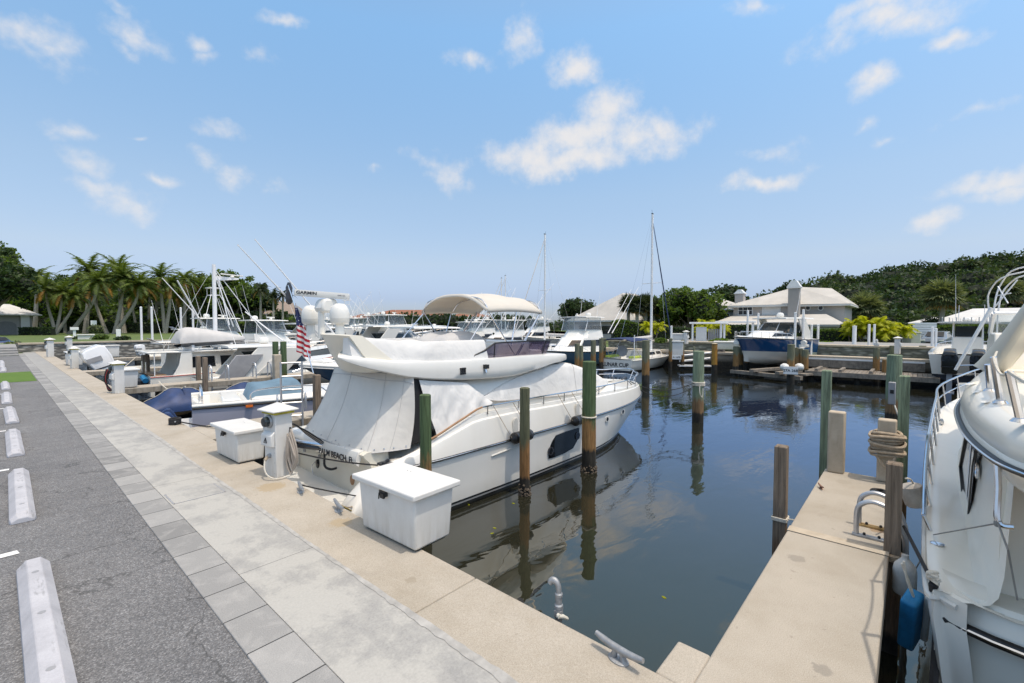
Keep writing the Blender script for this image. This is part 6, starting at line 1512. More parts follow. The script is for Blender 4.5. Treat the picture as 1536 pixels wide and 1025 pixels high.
m.tube([(.6, -1.3, 2.84), (7.0, -1.3, 2.84)], .014, 6); m.tube([(.6, 1.3, 2.84), (7.0, 1.3, 2.84)], .014, 6); m.tube([(.6, -1.3, 2.84), (.6, 1.3, 2.84)], .014, 6); m.build('roof_rail', MAT['steel'], rf)
m = MB(); m.tube([(3.4, .0, 2.46), (3.4, 0, 7.5)], [.12, .10], 10); m.extr([(3.45, 6.0), (3.45, 6.6), (3.6, 6.55), (4.7, 6.68), (4.7, 6.78), (3.45, 6.82)], -.05, .05); mst = m.build('mast', MAT['alu_w'], tw)
radar_bar(mst, 4.35, 0, 6.78, 1.4, .3)
m = MB()
for dx in (.15, .35): m.tube([(3.4, 0, 7.3), (3.6+dx*9, -.9+dx*3, 2.5)], .025, 5); 
m.tube([(3.4, 0, 7.4), (1.0, .6, 2.5)], .008, 4); m.build('mast_stay', MAT['alu_w'], mst)
m = MB(); m.tube([(-.05, -.75, 1.3), (-.05, -.75, 1.9)], .03, 8); m.tube([(-.05, .1, 1.3), (-.05, .1, 1.9)], .03, 8); m.build('stern_handrail', MAT['steel'], tw)
m = MB(); m.tube([(-.15, -1.2, .95), (-.15, -.6, 1.1)], .14, 8); m.build('stern_fender', MAT['foamblue'], tw)
m = MB(); m.b2(-.35, .05, -.9, .9, .35, .9); m.build('outdrive_well', MAT['darkin'], tw)
# dinghy on the roof
dg = thing('covered_dinghy', 'dinghy under a smooth grey canvas cover on the trawler roof', 'dinghy', (4.95, 22.9, WZ+1.97), R(2)); dg.scale = (.60, .9, .78)
m = MB(); rows = []
for i in range(23):
    a = i/22; x = -.1+4.4*a; tp = smooth_interp([(0, .55), (.06, .95), (.15, 1.08), (.6, .86), (.9, .62), (1, .5)], a); wd = .72*(1-max(0, (a-.45)/.55)**2.2)**.6 if a < 1 else .04; bt_ = .22+.15*a
    rows.append([(x, wd*math.sin(b), bt_+(tp-bt_)*max(0, math.cos(b))**.6) for b in [-1.57+3.14*j/14 for j in range(15)]])
m.grid(rows); m.poly(rows[0]); m.build('canvas_cover', MAT['grey_cloth'], dg, ang=60)
m = MB(); rows = []
for i in range(17):
    a = i/16; x = 4.3*a; wd = .68*(1-max(0, (a-.45)/.55)**2.2)**.6 if a < 1 else .04; rows.append([(x, -wd, .30+.15*a), (x, -wd*.8, .10+.2*a*a), (x, 0, .0+.28*a**2), (x, wd*.8, .10+.2*a*a), (x, wd, .30+.15*a)])
m.grid(rows); m.build('hull', MAT['hull_grey'], dg, ang=60)
for x in (.6, 3.0): m = MB(); m.b2(x, x+.15, -.65, .65, -.16, .12+.03*x); m.build('chock', MAT['alu_w'], dg)
# slate blue boat, bow to the quay, behind the yacht: flag and outriggers
sb = thing('sport_boat', 'slate blue sport boat lying bow to the quay with outriggers and a striped flag', 'sport fishing boat', (16.0, 16.3, WZ), R(180))
sh = boat_hull(sb, 8.9, 2.8, .9, 1.45, MAT['hull_sky'], cockpit=(.4, 3), rail='gel', over=.2, full=.35, flare=.6)
m = MB()
for s in (-1, 1): m.tube([Vector((sh(i/24).x, s*(sh(i/24).y-.02), sh(i/24).z+.05)) for i in range(25)], .06, 8)
m.build('gunwale', MAT['gel'], sb)
house(sb, 'foredeck_trunk', 4.0, 8.1, 1.0, .5, 1.2, 1.62, .9, .2)
blob('bow_cover', (5.6, 0, 1.55), (2.6, 1.7, .35), MAT['sky_cloth'], sb, 8)
m = MB(); m.b2(2.8, 3.8, -.5, .5, .7, 1.9); m.build('console', MAT['gel'], sb, bevel=.06)
tt = hardtop(sb, 2.2, 4.6, 1.05, 2.75, .07, legs=[((2.4, s*.7, .9), (2.4, s*.7, 2.75)) for s in (-1, 1)]+[((4.0, s*.65, .9), (4.0, s*.65, 2.75)) for s in (-1, 1)])
def in_sb(p): return (16.0-p.x, 16.3-p.y, p.z-WZ)
for (a, b) in (((437, 453, 13.9), (357, 368, 12.3)), ((501, 501, 13.6), (383, 360, 12.0))):
    P0, P1 = D(*a), D(*b); m = MB(); m.tube([in_sb(P0), in_sb(P1)], [.026, .012], 6); m.lathe([(.02, -.02), (.02, .02)], 8, in_sb(P1)); o = m.build('outrigger', MAT['alu_w'], sb)
P0, P1, P2 = D(441, 425, 13.6), D(440, 520, 13.4), D(470, 560, 13.3)
m = MB(); m.tube([in_sb(D(432, 428, 13.6)), in_sb(D(441, 455, 13.6)), in_sb(P2)], .016, 6); m.build('flagstaff', MAT['steel'], sb)
m = MB(); 
for k in range(5): m.tube([in_sb(D(443+2*k, 455+3*k, 13.5)), in_sb(D(458+6*k, 500+2*k, 13.3))], .012, 5)
m.build('rigging', MAT['galv'], sb)
q0, q1 = in_sb(D(434, 457, 13.7)), in_sb(D(434, 424, 13.7)); m = MB(); m.lathe([(.03, 0), (.09, .05), (.11, .2), (.08, .35), (.1, .5), (.04, q1[2]-q0[2])], 10, q0); m.build('rolled_flag', MAT['gel_dark'], sb)
# hanging flag: stripes by height along the cloth
tF = NT('striped_flag'); uv = tF.coords('Object'); pz = tF.sep(uv)
st_ = tF.math('FRACT', tF.math('MULTIPLY', tF.math('ADD', pz[2], tF.math('MULTIPLY', pz[0], .55)), 6.2)); c_ = tF.mix(tF.math('GREATER_THAN', st_, .5), (.42, .015, .03), (.70, .68, .66))
vo_ = tF.node('ShaderNodeTexVoronoi'); vo_.inputs['Scale'].default_value = 16; tF.link(uv, vo_.inputs['Vector']); stars = tF.mix(tF.math('LESS_THAN', vo_.outputs['Distance'], .25), (.02, .03, .10), (.6, .6, .62))
c_ = tF.mix(tF.math('GREATER_THAN', pz[2], -.52), c_, stars); tF.base(c_); tF.set(Roughness=.85)
fl0 = D(442, 462, 13.35); m = MB(); rows = []
for i in range(25):
    a = i/24; row = []
    for j in range(13):
        b = j/12; w_ = .08+.22*min(1, a*1.6); row.append((b*w_*1.25+.05*a, .05*math.sin(b*11+a*4)*(.4+a), -1.28*a-.22*b*a))
    rows.append(row)
m.grid(rows); fg = m.build('flag', tF.mat, ang=80); fg.location = fl0; fg.rotation_euler = (0, 0, -YAW); fg.parent = None
fg.parent = sb; fg.location = in_sb(fl0); fg.rotation_euler = (0, 0, -YAW+R(180))
# white outboards and the grey boat far up the quay
ob = center_console('motor_boat', 'grey hulled open boat with huge white outboards tilted toward the quay', (3.7, 29.4, WZ+.0), 0, 8.5, 2.5, 'hull_grey', .75, 1.1, True, 0, topz=2.0, group=None)
for y in (-1.0, -.35): outboard(ob, -.1, y, .55, 1.75, MAT['engine_w'], R(-20), 'engine_w')
# further boats along the quay
sportfish('sport_fisher', 'white sport fisher with grey flybridge cover, dome and leaning outriggers left of the flag', (8.2, 33.0, WZ), 0, 11, 3.3, scale=.95, outr=0)
b_ = sportfish('sport_fisher', 'white flybridge boat with tower frame behind the trawler mast', (6.5, 37.8, WZ), 0, 11, 3.3, scale=1.0, outr=0, tower=True)
for (a, b, r_) in (((305, 490, 32), (266, 421, 30), .07), ((312, 492, 33), (243, 417, 31), .04), ((350, 490, 32), (322, 412, 31), .04), ((344, 488, 31), (327, 418, 31), .04), ((425, 512, 26), (368, 468, 27), .05)):
    m = MB(); m.tube([D(*a), D(*b)], [r_, r_*.6], 6); o = m.build('outrigger', MAT['alu_w'], b_); o.matrix_parent_inverse = b_.matrix_world.inverted()
    b_.location = b_.location
    for v_ in o.data.vertices: v_.co = Vector(v_.co) - Vector((6.5, 37.8, WZ))
    o.matrix_parent_inverse = Matrix()
center_console('motor_boat', 'white centre console with hard top near the trawler roof, before the lawn', (7.5, 43.5, WZ), 0, 8, 2.6, topz=2.3, scale=1.1, engines=2, group='boats along the left quay')
express('hardtop_cruiser', 'white hardtop cruiser behind the striped flag', (20, 36.0, WZ), 0, 9, 3, scale=1.25, group='boats along the left quay')
express('hardtop_cruiser', 'white cruiser with black window strip between dome and flag', (17, 44.5, WZ), 0, 9.5, 3.1, scale=1.35, group='boats along the left quay')
sportfish('sport_fisher', 'white sport fisher seen between the flag and the yacht radar', (25, 45, WZ), 0, 11, 3.4, scale=1.2, outr=0, group='boats along the left quay')
center_console('motor_boat', 'small white open boat under the outriggers by the ledge wall', (13.5, 40.5, WZ), 0, 7.5, 2.4, topz=2.1, engines=2, group='boats along the left quay')
sportfish('sport_fisher', 'white flybridge boat right of the striped flag, behind the domes', (30, 58, WZ), R(-20), 11, 3.4, scale=1.25, outr=5, group='boats along the left quay')

# ladders, piles, guide poles on the left
def hoop_ladder(label, loc, rz=0, h=1.3, grp='aluminium ladders on the finger piers'):
    t = thing('boarding_ladder', label, 'ladder', loc, rz, grp)
    for s in (-1, 1):
        m = MB(); m.tube([(s*.2, 0, -.9), (s*.2, 0, h)], .022, 8); m.build('stile', MAT['alu'], t)
        m = MB(); m.tube(arc([(s*.27, .0, 0), (s*.27, 0, .25), (s*.27, .1, .33), (s*.27, .22, .25), (s*.27, .24, 0)], 5), .018, 8); m.build('handrail', MAT['alu'], t)
    for k in range(6): m = MB(); m.tube([(-.2, 0, h-.02-.28*k), (.2, 0, h-.02-.28*k)], .018, 6); m.build('rung', MAT['alu'], t)
    return t
p_ = onY(436, 615, 9.85); hoop_ladder('tall aluminium ladder in front of the lavender boat', (p_.x, 9.78, p_.z), R(-20), 1.02)
for (u, v, y, lb) in ((330, 563, 18.75, 'hooped silver ladder on the trawler finger pier, left of two'), (395, 560, 18.75, 'hooped silver ladder on the trawler finger pier beside the tan post')):
    p_ = onY(u, v, y); t = thing('boarding_ladder', lb, 'ladder', (p_.x, y, 0), 0, 'aluminium ladders on the finger piers')
    for s in (-1, 1):
        m = MB(); m.tube(arc([(s*.27, .3, 0), (s*.27, .3, .45), (s*.27, .2, .55), (s*.27, .02, .5), (s*.27, -.05, .2), (s*.27, -.06, -.8)], 5), .024, 8); m.build('handrail', MAT['alu'], t)
    m = MB(); m.tube([(-.27, -.06, -.3), (.27, -.06, -.3)], .02, 6); m.tube([(-.27, -.06, -.6), (.27, -.06, -.6)], .02, 6); m.build('rung', MAT['alu'], t)
def pile_px(lb, u, vt, d, r, mat_, sq=False, grp='piles by the left slips', name='mooring_pile'):
    p_ = D(u, vt, d); return pile(name, lb, p_.x, p_.y, r, p_.z, mat_, sq=sq, grp=grp)
pile_px('brown timber pile in front of the lavender boat near the yacht cover', 475, 563, 9.8, .068, MAT['pile_w'], True)
pile_px('green round pile left of its twin above the tan concrete post', 413, 513, 17.5, .115, MAT['pile_g'])
pile_px('green round pile right of its twin beside the tan concrete post', 425, 513, 16.8, .115, MAT['pile_g'])
pile_px('grey timber pile in front of the trawler windows', 297, 535, 17.2, .075, MAT['pile_w'], True)
pile_px('taller grey timber pile on the trawler finger pier', 307, 537, 15.6, .075, MAT['pile_w'], True)
pile_px('thick grey pile at the trawler stern', 218, 533, 19.5, .16, MAT['pile_w'])
p_ = D(415, 532, 16.3); post('concrete_post', 'tan concrete post in front of the twin green piles', p_.x, p_.y, .24, .24, p_.z, 'concrete posts at the pier end')
for k, (u, v0, v1, d, lb) in enumerate(((213, 462, 520, 44, 'white guide pole by the lawn, left of a close pair'), (229, 462, 522, 44, 'white guide pole by the lawn, right of a close pair'), (272, 463, 500, 46, 'white guide pole rising behind the grey dinghy cover'), (290, 463, 500, 46, 'white guide pole beside the leaning white outriggers'))):
    a, b_ = D(u, v0, d), D(u, v1, d); m = MB(); m.tube([(0, 0, -1.5), (0, 0, a.z-b_.z)], .095, 10); m.lathe([(.11, a.z-b_.z), (.11, a.z-b_.z+.05), (.02, a.z-b_.z+.12)], 10); o = m.build('guide_pole', MAT['pvc']); o.location = b_; tag(o, lb, 'guide pole', 'white guide poles by the left slips')
m = MB(); a = D(203, 566, 16.6); b_ = D(243, 577, 14.8); m.tube(sag(D(175, 583, 17.2), a, .0), .018, 6); m.tube(sag(D(238, 572, 15.2), D(278, 580, 13.5), .22), .016, 6); tag(m.build('mooring_line', MAT['rope_w']), 'pale slack rope over the blue tarpaulin boat', 'rope')
m = MB(); m.tube([D(176, 560, 18.0), D(211, 530, 19.3)], .016, 6); tag(m.build('mooring_line', MAT['rope_w']), 'pale taut line from the hose pedestal up to the trawler roof corner', 'rope')
# ================================================================== FAR SIDE: BOATS ON THE WATER
def wat(u, d): 
    p = D(u, 500, d); return (p.x, p.y, WZ)
FG = 'boats moored across the basin'
K = R(45)
s1 = sportfish('sport_fisher', 'far white sport fisher with tower and raised outriggers left of the red roofed flats', wat(575, 66), R(150), 12, 3.6, scale=1.15, outr=6, tower=True, group=FG)
dup(s1, wat(528, 82), R(170), 'far white sport fisher with tower beside the yacht radar dome', FG)
dup(s1, wat(772, 58), R(160), 'white tower boat right of the bimini behind the dark windscreen', FG, 1.05)
s2 = express('cabin_cruiser', 'far white express cruiser low on the water under the red roofs', wat(548, 58), R(175), 9, 3, scale=1.15, group=FG)
dup(s2, wat(510, 74), R(20), 'far white cruiser just right of the big dome', FG)
dup(s2, wat(600, 88), R(190), 'far white cruiser in front of the dark hedge under the flats', FG, 1.3)
dup(s2, wat(725, 54), R(165), 'white cruiser seen below the bimini between its poles', FG, 1.0)
dup(s2, wat(690, 72), R(185), 'small white cruiser seen under the bimini canopy left end', FG, .8)
c1 = center_console('motor_boat', 'far open boat with white hard top and dark openings left of the bimini', wat(595, 52), R(165), 8, 2.6, topz=2.3, scale=1.2, group=FG)
dup(c1, wat(622, 56), R(15), 'far hard top boat beside the navy canopied boat', FG, 1.2)
dup(c1, wat(612, 76), R(160), 'far small white open boat before the green trees', FG, 1.3)
c2 = center_console('motor_boat', 'far boat with navy hull and hard top at the left bimini pole', wat(642, 55), R(170), 8, 2.6, 'hull_teal', topz=2.4, scale=1.2, group=FG, engines=1)
s3 = sportfish('sport_fisher', 'white flybridge boat with clear enclosure left of the teal hulled one', wat(806, 47), R(172), 10.5, 3.3, scale=1.0, outr=6.5, group=FG)
dup(s3, wat(750, 48), R(168), 'white flybridge boat behind the bimini front poles', FG, .95)
dup(s3, wat(560, 100), R(200), 'distant white flybridge boat below the end of the red roof', FG, 1.3)
dup(s3, wat(840, 66), R(168), 'distant white flybridge boat below the round tree', FG, 1.1)
def mast_at(u, d, rz, off): p = wat(u, d); return (p[0]-math.cos(rz)*off, p[1]-math.sin(rz)*off, WZ)
m1 = sailboat('sailboat', 'sailboat with the tall white mast behind the yacht wind deflector', mast_at(817, 41, R(175), 4.5), R(175), 9, 2.8, mast=11.0, mast_x=.5, group='sailboats across the basin')
m2 = sailboat('sailboat', 'far sailboat with slim mast behind the bimini canopy, right of a pair', mast_at(758, 62, R(175), 4.5), R(175), 9, 2.8, mast=9.6, mast_x=.5, group='sailboats across the basin')
dup(m2, mast_at(752.5, 70, R(172), 4.7), R(172), 'far sailboat with slim mast behind the bimini canopy, left of a pair', scale=1.05)
# teal hulled flybridge boat, bow toward us
tl = sportfish('sport_fisher', 'white flybridge boat with teal hull lying bow on behind the green piles', (32.5, 18.6, WZ), R(183), 10.5, 3.3, 'hull_teal', zs=.95, zb=1.35, outr=0, group=None)
for (a, b) in (((912, 500, 36), (947, 434, 38)), ((918, 500, 37), (958, 431, 39))):
    m = MB(); m.tube([Vector(D(*a))-tl.location, Vector(D(*b))-tl.location], [.04, .015], 6); m.v = [tuple(Matrix.Rotation(-R(183), 3, 'Z') @ Vector(p)) for p in m.v]; m.build('outrigger', MAT['alu_w'], tl)
# sailboat stern on
sl_ = sailboat('sailboat', 'sailboat stern toward us with navy bimini, furled jib and tall mast', (25.6, 13.95, WZ), R(-2), 8.6, 2.6, mast=10.6, bim='navy_cloth', lettering='LUNAR CUP', mast_x=.56)
m = MB(); m.tube([(.2, -1.2, .8), (.2, -1.2, 2.3)], .03, 6); m.build('davit_post', MAT['alu_w'], sl_)
# blue and white cruiser on its lift
_b0 = D(1106, 505, 25.6); _blp = (_b0.x-5.9*math.cos(R(160)), _b0.y-5.9*math.sin(R(160)), -.06)
bl = express('cabin_cruiser', 'blue and white cruiser raised on a boat lift before the beige house', _blp, R(160), 5.9, 2.7, 'gel', zs=1.22, zb=1.42, topz=2.42)
for ch in list(bl.children):
    if ch.name.startswith('hull'):
        t = NT('blue_over_white_hull'); z = t.sep(t.coords('Object'))[2]; n = t.noise(t.coords('Object'), 1.5, 3)
        x_ = t.sep(t.coords('Object'))[0]
        c = t.mix(t.math('GREATER_THAN', t.math('SUBTRACT', z, t.math('MULTIPLY', x_, .035)), .42), (.66, .65, .60), (.012, .07, .19)); c = t.mix(t.math('GREATER_THAN', z, 1.30), c, (.75, .75, .73))
        t.base(c); t.set(Roughness=.12); t.b.inputs['Coat Weight'].default_value = .5; ch.data.materials.clear(); ch.data.materials.append(t.mat)
# white boat with twin black outboards on the right lift
wb = center_console('motor_boat', 'white centre console with twin black outboards on a lift at the right', (27.5, -1.75, -.25), R(-4), 7, 2.6, 'hull_white', .95, 1.3, True, 0, topz=2.35)
for y in (-.36, .50): outboard(wb, -.35, y, .15, 1.28, MAT['engine_k'], R(-4))
for k in range(8): m = MB(); m.tube([(.5, -.8+.23*k, 2.38), (.35, -.8+.23*k, 2.6)], .02, 5); m.build('rod_holder', MAT['alu_w'], wb)
for y in (-.5, .3): m = MB(); m.tube([(1.2, y, 2.4), (1.2, y, 3.15)], .012, 5); m.build('antenna', MAT['alu_w'], wb)
# ================================================================== RIGHT BANK
XW = 31.3
sw = thing('far_seawall', 'stained concrete seawall along the far bank below the hedges', 'seawall', (XW, 0, 0))
m = MB(); m.b2(-.25, .15, -40, 19.5, -2.2, .10); m.build('wall_face', MAT['seawall'], sw)
m = MB(); m.b2(-.36, .45, -40, 19.6, .101, .26); m.build('cap', MAT['cast'], sw, bevel=.02)
lw = thing('ledge_wall', 'low grey ledge stone wall running behind the far dock', 'stone wall', (XW+1.7, 0, .1))
m = MB(); m.b2(-.2, .25, -40, 18.5, 0, .62); m.build('stone_face', MAT['ledge'], lw)
m = MB(); m.b2(-.27, .6, -40, 18.6, .621, .74); m.build('coping', MAT['cast'], lw, bevel=.02)
sheet('terrace', rect(XW+1.9, 44, -40, 18.5), .70, MAT['road'])
# timber dock along the far wall
dk = thing('timber_dock', 'weathered timber boat lift dock with white edge board at the far bank', 'dock', (29.0, 3.0, -.35))
m = MB()
for k in range(29): m.b2(-1.5, .6, -3.9+.172*k, -3.9+.172*k+.155, -.06, .0)
m.build('planking', MAT['wood'], dk)
m = MB(); m.b2(-1.56, -1.5, -3.95, 1.12, -.22, .02); m.b2(.6, .66, -3.95, 1.12, -.2, .02); m.build('fascia', MAT['wood'], dk, bevel=.01)
for y in (-2.9, -1.0, .9):
    m = MB(); m.lathe([(.13, -1.9), (.13, -.06)], 10, (-1.1, y, 0)); m.build('support', MAT['pile_far'], dk)
for k, (y0, y1, z, lb) in enumerate(((-3.5, 3.2, .42, 'long white edge board'), )):
    m = MB(); m.b2(1.6, 1.66, y0, y1, z, z+.09); m.build('edge_board', MAT['pvc'], dk)
m = MB(); m.b2(1.60, 1.66, -3.5, 3.2, .0, .40); m.build('fascia_board', MAT['wood'], dk)
for k in (-1.6, -.4, .6):
    m = MB(); m.b2(-1.3, .5, k, k+.14, .0, .14); m.rot(Matrix.Rotation(0, 3, 'Z')); m.build('bunk', MAT['wood'], dk, bevel=.01)
def board(name, label, u, v, d, w_, h_, body, size, mat_, post_=True, grp=None):
    c = D(u, v, d); t = thing(name, label, 'sign', c, R(-90)-math.atan2(c.y, c.x)*-1, grp); t.rotation_euler = (0, 0, math.atan2(c.y, c.x) - R(90))
    m = MB(); m.b2(-w_/2, w_/2, -.015, .015, -h_/2, h_/2); m.build('board', mat_, t, bevel=.005)
    text('lettering', body, size, MAT['ink'], t, frame((0, -.018, -.01), (1, 0, 0), (0, 0, 1)))
    return t
board('slip_sign', 'white slip sign reading 27A 26B between two round floats', 1186, 556, 22.0, .60, .37, '27A 26B', .175, MAT['pvc'])
board('slip_sign', 'small white sign with the number A1678 on the pale dock box', 1015, 536, 29, .55, .28, 'A 1678', .15, MAT['pvc'])
board('slip_sign', 'weathered grey number board reading 24D below the white edge board', 1248, 534.5, 29.4, 1.05, .26, '24D', .26, MAT['wood'])
board('slip_sign', 'weathered number board reading 17E right of the orange pile', 1080, 527, 29.5, .6, .26, '17E', .24, MAT['wood'])
for k, (u, v, lb) in enumerate(((1177, 551, 'white round float left of the slip sign'), (1199, 551, 'white round float right of the slip sign'))):
    c = D(u, v, 22.3); m = MB(); m.lathe([(.02, -.2), (.12, -.17), (.19, -.06), (.19, .06), (.12, .17), (.02, .2)], 16, axis='y'); o = m.build('float', MAT['gel'], loc=None); o.location = c; tag(o, lb, 'float', 'white floats on the slip sign')
# blue cruiser lift cradle
lf_ = thing('boat_lift', 'grey timber and beam lift cradle under the blue and white cruiser', 'boat lift', (28.6, 5.4, -.42), R(-20))
m = MB(); m.b2(-2.0, 2.6, -1.1, -.85, -.12, .05); m.b2(-2.0, 2.6, .3, .55, -.12, .05); m.b2(-1.6, -1.35, -1.9, 2.0, -.34, -.13); m.b2(1.6, 1.85, -1.9, 2.0, -.34, -.13); m.build('beam', MAT['wood'], lf_, bevel=.02)
m = MB(); m.b2(-1.2, 2.6, -1.95, -1.5, -.125, -.04); m.build('catwalk', MAT['wood'], lf_)
# piles along the far bank
FP = [(1006, 508, 29.5, .12, 'green tinted pile left of the pale dock box'), (1024, 510, 29.5, .12, 'rusty pile right of the pale dock box'), (1041, 520, 27, .05, 'thin dark stake beside the slanted gangway'),
      (1104, 520, 26, .16, 'dark headed pile left below the blue cruiser bow'), (1111, 521, 27, .15, 'second pile below the blue cruiser bow'), (1121, 527, 28.5, .14, 'short pile under the blue cruiser keel'),
      (1187, 517, 22.3, .175, 'thick green pile behind the slip sign'), (1194, 522, 25.5, .14, 'olive pile just right of the slip sign pile'), (1201, 523, 26, .14, 'olive pile, second right of the slip sign pile'), (1208, 525, 24.2, .17, 'olive pile at the corner of the timber dock'), (1224, 523, 28, .13, 'dark green pile beside a white guide pole'),
      (1315, 523, 23.5, .155, 'green and black pile with white bracket on top'), (1328, 540, 22.5, .14, 'rust and black pile beside the thick mint pile'), (1339, 519, 25, .15, 'olive pile right of the bracket pile'), (1384, 519, 24.5, .17, 'dark grey pile left of the twin black outboards'), (1330, 519, 27, .12, 'paler pile behind the rust and black pile'),
      (866, 516, 24, .15, 'pale green pile just behind the tall thick pile'), (872, 519, 22, .10, 'slim mint pile beside the tall thick pile'), (890, 511, 26, .16, 'brown topped pile before the teal hull'), (902, 508, 29, .15, 'dark pile in front of the teal hull, left of two'), (906, 508, 30, .15, 'dark pile in front of the teal hull, right of two'), (969, 511, 21.5, .19, 'olive and black pile in front of the sailboat side')]
for k, (u, v, d, r_, lb) in enumerate(FP):
    p_ = D(u, v, d); pile('mooring_pile', lb, p_.x, p_.y, r_, p_.z, MAT['pile_far'], grp='piles along the far bank', bottom=-2)
p_ = D(1072, 516, 27); q0 = pile('mooring_pile', 'bright orange brown pile with grey foot before the far wall', p_.x, p_.y, .17, p_.z, pile_mat('orange_pile', (.34, .19, .06), (.40, .22, .05), .6, -.35), grp='piles along the far bank', bottom=-2)
m = MB(); m.lathe([(.175, 0), (.175, .02), (.05, .05)], 12, (0, 0, p_.z-WZ)); m.build('cap', M_('buff_cap', (.55, .45, .3), .7), q0)
c = D(1315, 519, 23.5); m = MB(); m.b2(-.2, .2, -.1, .1, 0, .16); m.tube([(-.15, 0, .1), (-.18, 0, .34)], .05, 6); m.tube([(.15, 0, .1), (.18, 0, .3)], .05, 6); o = m.build('lift_motor', MAT['gel_grey'], bevel=.02); o.location = c; tag(o, 'pale lift motor bracket on top of the green and black pile', 'lift motor')
c = D(1106, 517, 26); m = MB(); m.b2(-.25, .25, -.14, .14, 0, .18); m.lathe([(.12, -.3), (.12, .2)], 12, (.1, 0, .22), axis='x'); o = m.build('lift_motor', MAT['gel'], bevel=.02); o.location = c; tag(o, 'white lift motor on the dark headed pile by the blue cruiser bow', 'lift motor')
c = D(1206, 521, 25); m = MB(); m.b2(-.3, .3, -.2, .2, 0, .14); m.lathe([(.13, -.3), (.13, .2)], 12, (.0, 0, .25), axis='x'); m.b2(-1.0, 1.0, -.1, .1, -.04, .0); o = m.build('lift_motor', MAT['gel_grey'], bevel=.02); o.location = c; tag(o, 'pale lift motor on the olive piles right of the blue cruiser', 'lift motor')
GPL = [(1121, 467, 512, 29), (1137, 471, 505, 31), (1192, 470, 525, 26), (1204, 466, 530, 26.5), (1216, 488, 550, 27), (1226, 488, 545, 28), (1281, 490, 525, 31), (1302, 488, 555, 27), (1310, 488, 550, 28.5), (1397, 492, 552, 26), (1403, 494, 530, 28), (1007, 490, 512, 31)]
GL = ['white guide pole rising from the blue cruiser bow', 'short white guide pole behind the blue cruiser windshield', 'white guide pole at the blue cruiser stern', 'tallest white guide pole right of the blue cruiser', 'white guide pole at the left end of the timber dock', 'white guide pole behind the left end of the timber dock', 'stout white pole before the yellow palm clump', 'white guide pole at the right end of the timber dock, left of two', 'white guide pole at the right end of the timber dock, right of two', 'white guide pole left of the white centre console', 'second white guide pole touching the white centre console', 'white pole rising by the pale dock box']
for (u, v0, v1, d), lb in zip(GPL, GL):
    a, b_ = D(u, v0, d), D(u, v1, d); m = MB(); r_ = .065 if u != 1281 else .12; m.tube([(0, 0, -.4), (0, 0, a.z-b_.z)], r_, 10); m.lathe([(r_*1.1, a.z-b_.z), (r_*1.1, a.z-b_.z+.04), (.01, a.z-b_.z+.06)], 10); o = m.build('guide_pole', MAT['pvc']); o.location = b_; tag(o, lb, 'guide pole', 'white guide poles on the far lifts')
# small gear on the far dock
def bx_(name, label, u, v, d, w_, h_, mat_, cat, top=None):
    c = D(u, v, d); t = thing(name, label, cat, c, math.atan2(c.y, c.x)-R(90)); m = MB(); m.b2(-w_/2, w_/2, -w_*.35, w_*.35, 0, h_); m.build('body', mat_, t, bevel=.03)
    m = MB(); m.b2(-w_/2-.05, w_/2+.05, -w_*.35-.05, w_*.35+.05, h_+.001, h_+.09); m.build('lid', top or mat_, t, bevel=.02); return t
bx_('dock_box', 'pale tall dock box standing between two piles at the far wall', 1016, 533, 29.6, .7, .85, MAT['plastic'], 'dock box')
bx_('dock_box', 'small white dock box on top of the wall behind the sailboat bow', 1017, 512, 31.5, .9, .45, MAT['plastic'], 'dock box')
bx_('dock_box', 'long white dock box left of the blue cruiser lift', 1093, 524, 31.2, 1.8, .45, MAT['plastic'], 'dock box')
bx_('dock_box', 'long white dock box before the yellow palm clump', 1296, 533, 30.2, 1.4, .5, MAT['plastic'], 'dock box')
bx_('waste_bin', 'dark grey square bin before the hedge gap', 1354, 519, 36, 1.0, .75, MAT['plastic_d'], 'bin')
bx_('waste_bin', 'pale cream bin beside the dark grey bin', 1370, 518, 36, .85, .95, MAT['gel_cream'], 'bin')
for (u, v, d, lb) in ((1346, 531, 24, 'white power pedestal behind the bracket pile'), (1029, 516, 31, 'slim white power pedestal right of the pale dock box')): dup(f1, D(u, v, d), R(80), lb, scale=.95)
# gangway
gw = thing('gangway', 'white slanted gangway stepping up from the far float', 'gangway', D(1042, 540, 29.5), R(-58))
m = MB()
for z in (0, .35): m.tube([(-.95, 0, z-.1), (.95, 0, z+.12)], .07, 6)
m.b2(-1.0, 1.0, -.3, .3, -.42, -.34); m.build('frame', MAT['alu_w'], gw)
# white gate with shade frame
pg = thing('garden_gate', 'white pergola with white panel door and a grey gate beside it', 'pergola', D(1062, 524, 36), R(-70)); pg.rotation_euler = (0, 0, math.atan2(pg.location.y, pg.location.x)-R(90))
for x in (-1.15, 1.15):
    m = MB(); m.b2(x-.07, x+.07, -.07, .07, -.1, 2.0); m.build('post', MAT['pvc'], pg)
m = MB(); m.b2(-1.4, 1.4, -.3, .3, 2.0, 2.14); m.build('beam', MAT['pvc'], pg, bevel=.02)
m = MB(); m.b2(-.9, -.12, -.04, .04, 0, 1.75); m.build('panel_door', MAT['plastic'], pg, bevel=.02)
m = MB()
for k in range(6): m.b2(.0+.15*k, .1+.15*k, -.03, .03, 0, 1.6)
m.b2(-.02, .9, -.05, -.031, .7, .8); m.build('grey_gate', MAT['plastic_d'], pg)
pg2 = thing('pergola', 'white open pergola frame between gate and blue cruiser', 'pergola', D(1090, 524, 38), 0); pg2.rotation_euler = (0, 0, math.atan2(pg2.location.y, pg2.location.x)-R(90))
for x in (-.45, 1.9):
    m = MB(); m.b2(x-.09, x+.09, -.07, .07, -.1, 2.2); m.build('post', MAT['pvc'], pg2)
